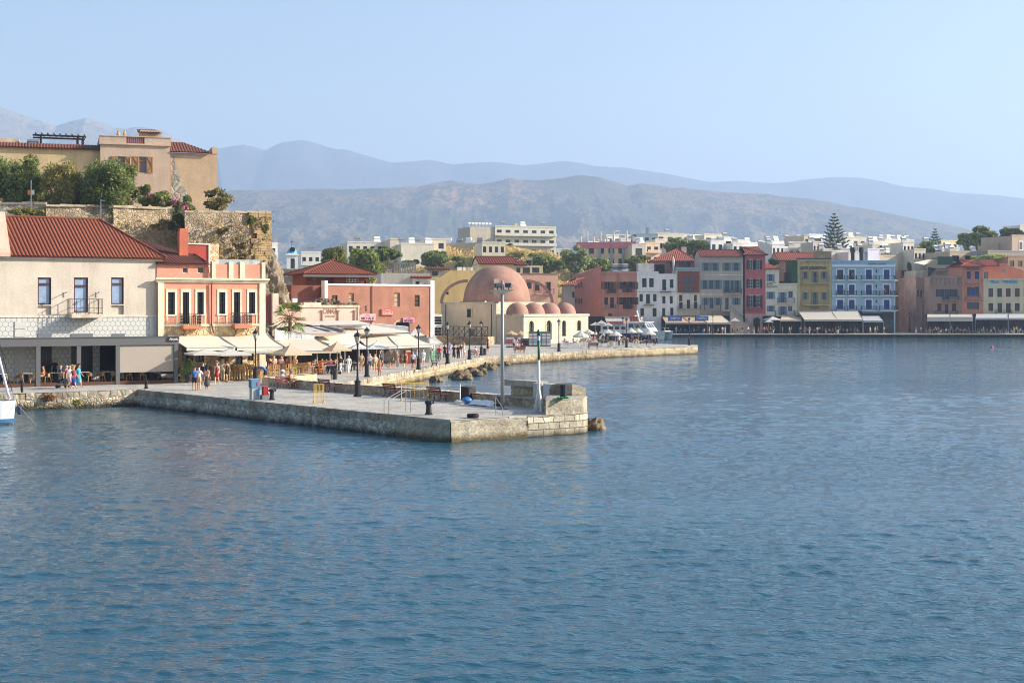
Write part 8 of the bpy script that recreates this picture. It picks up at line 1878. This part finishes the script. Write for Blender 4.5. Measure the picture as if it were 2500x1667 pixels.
# ------------------------------------------------------------------ palm by the restaurants
pz=gp(*R4(262,1200),Q); d=136; t=thing('fan_palm','fan palm with drooping leaves rising through the pale canopies','palm tree',(ax(R4(258,0)[0],d),d,Q)); zc=az(R4(0,850)[1],d)-Q; m=MB(); m.cyl((0,0,0),(.1,0,zc),.22,.17,9); m.build('trunk',plain((112,88,62),.9,0,.3),t)
fr=MB(); st_=MB()
for k in range(30):
    a=R.uniform(0,6.28); el=R.uniform(-.75,1.25); L=R.uniform(.9,1.6); dv=Vector((math.cos(a)*math.cos(el),math.sin(a)*math.cos(el),math.sin(el))); b_=Vector((.1,0,zc)); e=b_+dv*L+Vector((0,0,-.12*L)); st_.tube([b_,b_+dv*L*.5,e],.025,4)
    sd=dv.cross(Vector((0,0,1))); sd=sd.normalized() if sd.length>.1 else Vector((1,0,0)); up_=sd.cross(dv)
    for j in range(13):
        an=(j-6)/6*1.25; q=(dv*math.cos(an)+sd*math.sin(an)).normalized(); l2=R.uniform(.75,1.05); tip_=e+q*l2+Vector((0,0,-.28*l2)); w_=up_.cross(q).normalized()*.06 if up_.cross(q).length>.01 else sd*.04
        mid_=e+q*l2*.55; fr.add([e,mid_-w_,tip_,mid_+w_],[(0,1,2,3)])
o=fr.build('crown',leaf((48,66,26),(116,128,58),.3),t); st_.build('leaf_stalks',plain((120,116,60)),t)
# chairs of the further restaurants
def make_chair(lab,grp,mat,name='taverna_chair'):
    t=thing(name,lab,'chair',(0,0,0),0,grp)
    for x in (-.19,.19):
        for y in (-.18,.18): m=MB(); m.box(x-.025,x+.025,y-.025,y+.025,0,.44 if y<0 else .95); m.build('leg',mat,t)
    m=MB(); m.box(-.22,.22,-.21,.21,.441,.475); m.build('seat',mat,t)
    for z in (.62,.82): m=MB(); m.box(-.164,.164,.165,.195,z,z+.09); m.build('back_slat',mat,t)
    return t
def rows(proto,pts,s=1.0):
    for i,P in enumerate(pts):
        if i==0: proto.location=P; proto.rotation_euler=(0,0,R.uniform(0,6)); proto.scale=(s,)*3
        else: dup(proto,P,R.uniform(0,6))
rows(make_chair('pale green taverna chair at the corner of the promenade','pale green chairs',plain((150,206,170),.6)),[at(S3,x,y) for x,y in ((1570,325),(1598,322),(1628,325),(1655,322),(1690,320),(1612,300),(1668,300))],1.05)
rows(make_chair('orange wood taverna chair behind the two khaki walkers','orange wooden chairs',plain((196,104,58),.6,0,.15)),[at(S3,x,y) for x,y in ((1045,372),(1212,378),(1240,372),(1205,350),(1060,350),(1135,355),(1250,345))],1.05)
rows(make_chair('black chair in the shade of the big cream awnings','black chairs under the big awnings',BLACK),[Vector((ax(S5(x,0)[0],d_),d_,Q)) for x,d_ in ((600,130),(700,131),(960,129),(1080,130),(1180,131),(1380,133),(1450,134),(1620,136),(1680,137),(1560,135),(760,129),(1300,131))])
rows(make_chair('orange brown wooden chair at the long high table','orange brown chairs',plain((190,120,66),.6,0,.15)),[at(S5,x,y) for x,y in ((960,985),(1040,975),(1085,965),(1020,985))],1.1)
bt=make_hightable(plain((196,194,190),.5),'dark legged table laid with white plates under the big awnings','laid tables',.76,1.2,.8)
for i,(x,d_) in enumerate(((650,129.5),(830,128.5),(1020,129),(1250,130.5),(1420,133),(1640,136.5))):
    P=Vector((ax(S5(x,0)[0],d_),d_,Q)); 
    if i==0: bt.location=P
    else: dup(bt,P,R.uniform(-.2,.2))
t=thing('menu_board','terracotta red menu stand with a slanted top','menu stand',at(S3,1325,380),rad(20)); m=MB(); m.box(-.26,.26,-.16,.16,0,1.25); m.build('stand',plain((196,92,70)),t); m=MB(); m.add([(-.3,-.2,1.25),(.3,-.2,1.25),(.3,.2,1.42),(-.3,.2,1.42)],[(0,1,2,3)]); m.build('top',plain((206,180,150)),t)
t=thing('shop_counter','counter of small goods with a red ringed life buoy under the awning end','counter',Vector((ax(1025,170),170,Q))); m=MB(); m.box(-2,2.2,0,.8,0,.95); m.build('counter',plain((150,150,140),.7,0,.2),t); m=MB(); [m.cbox((R.uniform(-1.9,2.1),.3,1.05),(.3,.3,.22)) for _ in range(10)]; m.build('goods',plain((196,170,140),.7,0,.4,3.0),t)
m=MB(); m.M=Matrix.Translation((-.6,-.1,1.8))@Matrix.Rotation(rad(90),4,'X'); m.lathe([(.2,.0),(.28,.06),(.36,0),(.28,-.06),(.2,0)],(0,0,0),14); m.build('life_buoy',plain((226,110,90)),t)
# souvenir stands
def rack(P,label,col,w=.9,h=1.9,n=5):
    t=thing('souvenir_rack',label,'souvenir rack',P,R.uniform(-.2,.2)); m=MB(); m.box(-w/2,w/2,.1,.2,0,h); m.build('frame',plain((120,118,116)),t)
    for k in range(n):
        m=MB(); z=.2+(h-.4)*k/n
        for j in range(5): x=-w/2+w*(j+.5)/5; m.box(x-w*.08,x+w*.08,-.02-.02*(j%2),.09,z,z+(h-.5)/n*.8)
        m.build('goods_row',plain(col[k%len(col)],.7),t)
rack(at(R5,1085,1335),'low book stall with dark and red covers at the arcade wall',[(120,40,50),(60,56,66),(150,140,130)],4.6,1.2,2)
rack(at(R5,1175,1338),'white postcard stand between two arcade windows',[(232,230,226),(176,204,226),(240,236,230)],3.4,2.3,4)
rack(at(R5,905,1350),'white painted board and goods under the thatched parasols',[(236,226,216),(206,110,100)],2.2,1.9,3)
for x,l,col in ((1278,'dark souvenir rack under the small grey awning, left',[(60,120,130),(200,190,180),(90,40,60)]),(1360,'colourful souvenir rack under the small grey awning, right',[(60,150,130),(200,120,80),(60,60,130)])): rack(gp(*R7(x,1345),QF)+Vector((0,3,0)),l,col,1.3,2.6,5)
for x,l,col in ((150,'blue clothes rack by the red house archway',[(50,100,180),(90,130,200)]),(345,'souvenir rack hung with white shirts beside the wide parasol',[(226,224,220),(200,190,180)]),(380,'tall dark rack of hats beside the shirts',[(70,60,56),(180,170,150)]),(430,'pale souvenir rack under the low wide awning',[(206,204,200),(120,130,150)])): rack(gp(*R7(x,1350),QF)+Vector((0,4,0)),l,col,1.5,2.4,4)
# far chairs and people
FX=lambda cr,x,dy=0: Vector((ax(cr(x,0)[0],352+dy),352+dy,QF))
def frow(lab,grp,c,cr,xs,dy=0): rows(make_chair(lab,grp,plain(c,.7)),[FX(cr,x,dy+R.uniform(-1.2,1.2)) for x in xs],1.15)
frow('bright blue taverna chair under the blue lettered awning','blue chairs under the lettered awning',(46,120,196),R6,(1245,1270,1300,1340,1362,1425,1440,1490,1530,1560))
frow('pale cream chair under the white scalloped awnings','cream chairs under the white awnings',(214,200,176),R8,(445,470,495,580,610,640,690,720,800,830,865,900))
frow('grey white chair under the flat awning of the villa','grey white chairs under the flat awnings',(190,196,206),R8,(1000,1080,1110,1180,1240,1300,1380,1420))
frow('dark chair under the awning of the olive hotel','dark chairs under the olive hotel awning',(70,58,50),R7,(700,740,830,880,920,1020,1050,1100,1150,1200))
ft=make_hightable(plain((150,176,214),.6),'pale blue clothed taverna table on the far quay','blue clothed tables',.76,1.3,.9)
for i,(cr,x) in enumerate(((R8,1255),(R8,1400),(R8,1450),(R8,960))):
    P=FX(cr,x,1)
    if i==0: ft.location=P
    else: dup(ft,P,.1)
cols_=[(wh,'white'),(bk,'black'),(bl,'blue'),((206,120,110),'coral'),((110,130,96),'olive'),((226,200,90),'yellow'),(gr,'grey'),((150,60,70),'wine red'),((200,214,230),'pale blue'),((206,180,150),'sand')]
bots=[(nv,'navy shorts','shorts'),(be,'beige shorts','shorts'),(bk,'black trousers','trousers'),((206,204,200),'white trousers','trousers'),(gr,'grey shorts','shorts')]
spots=[(R6,1620,'left of the far lamp'),(R6,1770,'under the beige awning'),(R6,1885,'at the foot of the outside stair'),(R6,1940,'beside the cream parasol pole'),(R6,1995,'before the outside stair'),(R6,2060,'at the end of the outside stair'),(R6,2125,'left of the archway'),(R6,2178,'in front of the archway'),
 (R7,28,'before the grey wall beside the red house'),(R7,88,'at the archway of the red house'),(R7,140,'by the blue clothes rack'),(R7,200,'left of the wide flat parasol'),(R7,222,'under the small white parasol'),(R7,266,'under the wide flat parasol'),(R7,298,'right under the wide flat parasol'),(R7,395,'under the low wide awning'),(R7,468,'right under the low wide awning'),(R7,490,'by the cream house shop'),(R7,583,'at the olive hotel awning post'),(R7,625,'left under the olive hotel awning'),(R7,680,'at the tables of the olive hotel'),(R7,765,'left of the olive hotel lamp'),(R7,820,'right of the olive hotel lamp'),(R7,958,'between the two broad awnings'),(R7,985,'under the second broad awning'),(R7,1325,'between the souvenir racks'),(R7,1378,'by the colourful souvenir rack'),(R7,1402,'right of the colourful rack'),(R7,1475,'at the corner post of the blue hotel'),(R7,1812,'right of the far lamp at the alley'),
 (R8,335,'standing in the alley mouth'),(R8,385,'right in the alley mouth'),(R8,540,'under the left scalloped awning'),(R8,570,'among the cream chairs'),(R8,1130,'left of the villa lamp'),(R8,1050,'before the orange tower house'),(R8,1372,'right of the villa lamp'),(R8,770,'under the right scalloped awning')]
for i,(cr,x,w) in enumerate(spots):
    t_,tn=cols_[(i*7+3)%10]; b_,bn,wr=bots[(i*3+1)%5]; P=Vector((ax(cr(x,0)[0],346.5+(i*5)%4),346.5+(i*5)%4,QF))
    person(P,R.choice([90,-90,70,-100,180,0]),f'far person, {tn} top and {bn}, {w}',t_,b_,'walk' if i%3 else 'stand',wr,'dbdl'[i%4],1.06)
for x,y,l,c_ in ((1478,918,'red clad hotel guest on the second floor balcony',(176,50,50)),(1546,920,'second hotel guest in pink on the same balcony',(206,120,120)),(1138,755,'dark clad hotel guest on the top floor balcony',(40,44,52))):
    px,py=R7(x,y); person(Vector((ax(px,357.3),357.3,az(R7(0,962 if y>900 else 798)[1],357.5))),0,l,c_,nv,'stand','trousers','d')
for x,c_,l in ((345,wh,'standing person in white left behind the carriage parasols'),(432,(150,190,226),'standing person in light blue behind the hooded carriage'),(570,(70,64,66),'standing person in dark brown behind the carriages'),(600,(206,204,206),'standing person in pale grey beside the dark brown one')): person(Vector((ax(R6(x,0)[0],258),258,Q)),0,l,c_,nv,'stand','shorts','d')
for cr,xs,lab,grp in ((R7,(640,660,705,735,790,850,890,925,1005,1040,1080,1120,1160,1190),'diner sitting in the shade under the olive and blue hotel awnings','diners under the hotel awnings'),(R8,(480,520,600,655,710,760,800,850,890,990,1030,1090,1160,1210,1270,1340,1400,1440),'diner sitting at the tables under the white awnings on the far right','diners under the far right awnings'),(R6,(1250,1300,1350,1450,1500,1560,1660,1720,1800),'diner sitting in the shade under the lettered awning','diners under the lettered awning')):
    for i,x in enumerate(xs): t_=R.choice(cols_)[0]; person(Vector((ax(cr(x,0)[0],351+(i%3)),351+(i%3),QF)),R.choice([0,40,-60,90,160]),lab,t_,R.choice(bots)[0],'sit' if i%4 else 'stand','trousers',R.choice('dbl'),1.06,None,grp)
# ------------------------------------------------------------------ horse carriages
def horse(P,rz,label,c,mane,s=1.0):
    t=thing('horse',label,'horse',P,rad(rz),None,s)
    V=[(0,0,1.12,.27),(0,-.45,1.14,.25),(0,.42,1.16,.27),(0,-.78,1.42,.15),(0,-1.0,1.72,.11),(0,-1.1,1.78,.105),(0,-1.32,1.56,.075),(0,-1.42,1.44,.06)]; E=[(0,1),(0,2),(1,3),(3,4),(4,5),(5,6),(6,7)]
    for x in (-.14,.14):
        k=len(V); V+=[(x,-.5,.92,.11),(x,-.5,.52,.062),(x,-.5,.14,.045),(x,-.55,.04,.055)]; E+=[(1,k),(k,k+1),(k+1,k+2),(k+2,k+3)]
        k=len(V); V+=[(x,.46,.9,.15),(x,.34,.66,.085),(x,.58,.46,.058),(x,.5,.14,.042),(x,.45,.04,.055)]; E+=[(2,k)]+[(k+j,k+j+1) for j in range(4)]
        k=len(V); V+=[(x*.4,-1.06,1.95,.025)]; E+=[(5,k)]
    me=skinmesh('body',V,E,2); o=inst(me,'body',plain(c,.7,0,.15),t)
    m=MB(); 
    for k in range(14): f=k/13; m.bar((0,-.5-.5*f,1.35+.45*f),(R.choice([-.1,.1]),-.45-.48*f,1.15+.42*f),.05,.06)
    m.build('mane',plain(mane),t); m=MB(); m.tube([(0,.66,1.24),(0,.8,1.1),(0,.82,.6)],.06,6); m.build('tail',plain(mane),t)
    m=MB(); m.tube([(-.27,-.55,1.0),(-.25,-.55,1.35),(0,-.62,1.45),(.25,-.55,1.35),(.27,-.55,1.0)],.03,5); m.tube([(-.28,-.5,1.1),(-.3,.7,1.05)],.02,5); m.tube([(.28,-.5,1.1),(.3,.7,1.05)],.02,5); m.build('harness',BLACK,t)
def carriage(P,rz,label,body,wheel,hood=None):
    t=thing('horse_carriage',label,'carriage',P,rad(rz)); bm_=plain(body,.5,0,.1)
    for y,r in ((-.95,.45),(.8,.62)):
        for x in (-.62,.62):
            m=MB(); m.tube([(x,y+r*math.cos(a*math.pi/10),r+r*math.sin(a*math.pi/10)) for a in range(21)],.035,5)
            for a in range(10): m.bar((x,y,r),(x,y+r*math.cos(a*math.pi/5),r+r*math.sin(a*math.pi/5)),.03,.03)
            m.cyl((x-.08,y,r),(x+.08,y,r),.08,n=8); m.build('wheel',plain(wheel,.6),t)
    m=MB(); pr=[(-1.1,.85),(-.7,.75),(-.35,.55),(.5,.5),(.95,.75),(1.25,1.1),(1.1,1.12),(.6,.9),(-.5,.9),(-1.0,1.0)]
    m.add([(x,y,z) for x in (-.5,.5) for y,z in pr],[tuple(range(10)),tuple(range(10,20))]+[(i,(i+1)%10,(i+1)%10+10,i+10) for i in range(10)]); m.build('body',bm_,t)
    for y in (-.75,.55):
        m=MB(); m.box(-.48,.48,y-.2,y+.3,.92,1.05); m.box(-.48,.48,y+.3,y+.4,1.05,1.5); m.build('seat',plain((120,44,44) if hood is None else (60,50,48)),t)
    m=MB(); m.tube([(-.35,-1.1,.6),(-.35,-2.8,.85)],.03,5); m.tube([(.35,-1.1,.6),(.35,-2.8,.85)],.03,5); m.bar((-.6,-.95,.45),(.6,-.95,.45),.06,.06); m.bar((-.6,.8,.62),(.6,.8,.62),.06,.06); m.build('shafts',plain(wheel),t)
    if hood:
        m=MB(); n=8; m.add([(x,.5+.75*math.cos(a*math.pi/n*.62-.1)*1.0,1.2+.85*math.sin(a*math.pi/n*.62)) for x in (-.55,.55) for a in range(n+1)],[(a,a+1,a+n+2,a+n+1) for a in range(n)]+[tuple(range(n+1)),tuple(range(n+1,2*n+2))]); m.build('hood',plain(hood,.7),t)
carriage(at(R6,60,1432),80,'white horse carriage with red seats before the arcade',(232,230,226),(236,234,230))
horse(at(R6,190,1425),82,'white grey horse harnessed to the first white carriage',(206,202,196),(180,176,170))
carriage(at(R6,275,1402),75,'pale carriage with cream wheels behind the white grey horse',(206,190,166),(226,220,204))
horse(at(R6,345,1395),80,'small whitish horse behind the pale carriage',(214,208,196),(170,160,150))
carriage(at(R6,440,1410),95,'dark carriage with a folded brown hood',(70,64,62),(190,182,166),(84,64,52))
horse(at(R6,545,1408),85,'brown horse beside the coachman in white',(120,84,60),(50,36,28))
carriage(at(R6,730,1395),80,'cream wheeled carriage nearest the ferry',(120,58,50),(232,222,196))
horse(at(R6,815,1390),78,'dark bay horse with cream harness near the ferry bow',(84,58,44),(40,30,26))
# ------------------------------------------------------------------ ferry
FP=Vector((ax(1556,318),318,0)); t=thing('ferry_boat','white and navy catamaran excursion ferry moored behind the carriages','ferry',FP,rad(-33),None,.78); L_=10.5
def hull(y0):
    m=MB(); st=[(-10.5,1.1,1.75),(-5,1.15,1.75),(2,1.1,1.85),(6.0,.85,2.15),(9.2,.3,2.5),(10.2,.03,2.6)]; P=[]
    for x,w,h in st: P+=[(x-.9*(x>5)*(x-5)/5,y0-.02,-.5),(x-.4*(x>5)*(x-5)/5,y0-w*.75,.25),(x,y0-w,h),(x,y0+w,h),(x-.4*(x>5)*(x-5)/5,y0+w*.75,.25)]
    f=[(5*i+j,5*i+(j+1)%5,5*i+5+(j+1)%5,5*i+5+j) for i in range(5) for j in range(5)]+[(0,1,2,3,4),(25,26,27,28,29)]; m.add(P,f); m.m=[1 if (k//5>=3 and k<25 and k%5 in (0,4,1)) else 0 for k in range(len(f))]; return m
for y in (-2.4,2.4): o=hull(y).build('hull',[plain((34,46,92),.35,0,.05),plain((206,214,206),.4,0,.05)],t)
m=MB(); m.box(-10.5,5.6,-3.5,3.5,1.76,2.3); m.add([(5.6,-3.5,1.9),(5.6,3.5,1.9),(9.6,1.8,2.35),(9.6,-1.8,2.35),(5.6,-3.5,2.35),(5.6,3.5,2.35),(9.6,1.8,2.62),(9.6,-1.8,2.62)],[(0,3,7,4),(4,5,6,7),(1,2,6,5),(2,3,7,6)]); m.build('deck',plain((236,238,240),.35,0,.04),t)
m=MB(); m.box(-10.3,-1.5,-3.1,3.1,2.3,4.35); m.build('saloon',WHITE,t)
m=MB(); c0=[(-1.49,-3.0,2.31),(5.4,-2.6,2.31),(5.4,2.6,2.31),(-1.49,3.0,2.31),(-1.49,-2.9,4.9),(3.4,-2.2,4.9),(3.4,2.2,4.9),(-1.49,2.9,4.9)]; m.add(c0,[(0,1,5,4),(1,2,6,5),(2,3,7,6),(3,0,4,7),(4,5,6,7)]); m.box(-2.2,4.0,-2.7,2.7,4.9,5.08); cab=m.build('wheelhouse',WHITE,t)
q=MB(); LP=lambda a,b_,f: Vector(a).lerp(Vector(b_),f)
for k in range(3):
    f0,f1=.05+k*.31,.30+k*.31
    for (a,b_,c,e),off in (((c0[0],c0[1],c0[5],c0[4]),Vector((.01,-.05,0))),((c0[1],c0[2],c0[6],c0[5]),Vector((.05,0,.02)))):
        p=[LP(LP(a,b_,f0),LP(e,c,f0),.42),LP(LP(a,b_,f1),LP(e,c,f1),.42),LP(LP(a,b_,f1),LP(e,c,f1),.86),LP(LP(a,b_,f0),LP(e,c,f0),.86)]; q.face([v+off for v in p])
q.build('wheelhouse_window',glass((60,80,96)),cab)
for k in range(4): m=MB(); m.box(-9.6+k*2.0,-8.2+k*2.0,-3.14,-3.11,2.9,3.7); m.build('saloon_window',GLD,t)
m=MB()
for x in np.linspace(-10,-2,9): m.bar((x,-3,4.35),(x,-3,5.3),.04,.04); m.bar((x,3,4.35),(x,3,5.3),.04,.04)
for y in (-3,3): m.bar((-10,y,5.3),(-2,y,5.3),.04,.04); m.bar((-10,y,4.85),(-2,y,4.85),.03,.03)
for y in (-2.2,2.2): m.tube([(5.5,y*1.3,2.4),(5.6,y*1.3,3.3),(9.3,y*.6,3.45),(9.4,y*.6,2.7)],.03,5)
m.build('guard_rail',STEEL,t)
m=MB(); m.box(-8.5,-3.2,-2.6,-1.2,4.36,5.15); m.build('deck_seating',plain((226,96,60)),t)
m=MB(); m.bar((0.8,0,5.08),(-.2,0,8.3),.25,.35); m.bar((-.6,-.9,6.8),(-.6,.9,6.8),.12,.12); m.cyl((.9,0,6.2),(.9,0,6.35),.7,n=10); m.cyl((-.1,-.6,6.85),(-.1,-.6,8.9),.03,n=4); m.build('radar_mast',WHITE,t)
text('Chania Boat Trips',1.0,WHITE,t,(2.6,-3.5,1.2),w=4.6); text('CHANIA BOAT TRIPS',.55,plain((60,80,150)),t,(-6,-3.15,4.02),sx=.9)
# ------------------------------------------------------------------ yacht at the left edge
YP=Vector((ax(40,88.8),88.8,0)); t=thing('sailing_yacht','bow of a white sailing yacht moored at the left edge','sailing yacht',YP,rad(8)); P=[]; st=[(-11,1.5,1.15),(-7,1.85,1.15),(-4,1.65,1.22),(-2,1.1,1.32),(-.7,.5,1.42),(-.05,.06,1.48)]
for x,w,h in st: P+=[(x*.985-.25*(x>-3),0,-.45),(x-.12,-w*.78,.18),(x,-w,h),(x,w,h),(x-.12,w*.78,.18)]
m=MB(); m.add(P,[(5*i+j,5*i+(j+1)%5,5*i+5+(j+1)%5,5*i+5+j) for i in range(5) for j in (0,1,3,4)]+[(25,26,27,28,29),(0,1,2,3,4)]); m.build('hull',plain((226,232,240),.25,0,.03),t,False)
m=MB(); m.add([P[5*i+j] for i in range(6) for j in (2,3)],[(2*i,2*i+2,2*i+3,2*i+1) for i in range(5)]); m.build('deck',plain((214,212,206),.6),t)
m=MB(); m.add([(x,s*(w*.80+.02),z) for s in (-1,) for x,w,h in st for z in (.1,.34)],[(2*i,2*i+2,2*i+3,2*i+1) for i in range(5)]); m.build('boot_stripe',plain((60,110,150)),t)
m=MB(); m.cyl((-.4,0,1.5),(-3.2,0,13),.085,n=8); m.build('furled_jib',plain((206,204,214)),t); m=MB(); m.cyl((-4.6,0,1.3),(-4.7,0,15),.1,.08,8); m.build('mast',STEEL,t); m=MB(); m.cyl((-.12,0,1.5),(-3.1,0,13.3),.025,n=5); m.cyl((-4.6,-1.4,1.3),(-4.7,0,10),.012,n=4); m.cyl((-.9,-.5,1.4),(-4.7,0,9),.01,n=4); m.build('rigging',DARK,t)
m=MB()
for s in (-1,1): m.tube([(-.1,.05*s,1.5),(-.25,.12*s,2.05),(-1.4,.75*s,2.0),(-3.2,1.4*s,1.95)],.014,5); [m.cyl((x,w*s,h),(x,w*s,h+.65),.012,n=4) for x,w,h in ((-1.4,.78,1.4),(-2.6,1.2,1.3),(-3.2,1.4,1.25))]
m.build('pulpit',STEEL,t); m=MB(); m.lathe([(.05,.0),(.16,.08),(.17,.55),(.05,.66)],(-.2,-.35,.7),10) if 0 else m.lathe([(.04,0),(.14,.08),(.15,.6),(.04,.7)],(.12,.35,.55),10); m.build('fender',plain((44,48,90)),t)
m=MB(); m.lathe([(.55,0),(.5,.16),(.3,.26),(.01,.3)],(-1.6,0,1.36),12); m.build('foredeck_hatch',plain((214,220,224)),t); m=MB(); m.cyl((0,-.05,1.3),(1.55,-1.2,-.15),.015,n=4); m.build('mooring_line',plain((190,186,170)),t)
# tiny buoy far right
t=thing('mooring_buoy','tiny pink buoy floating off the far right quay','buoy',gp(*R8(1140,1520),0)); m=MB(); m.ball((0,0,.05),.3,10); m.build('buoy',plain((206,90,110)),t,True)
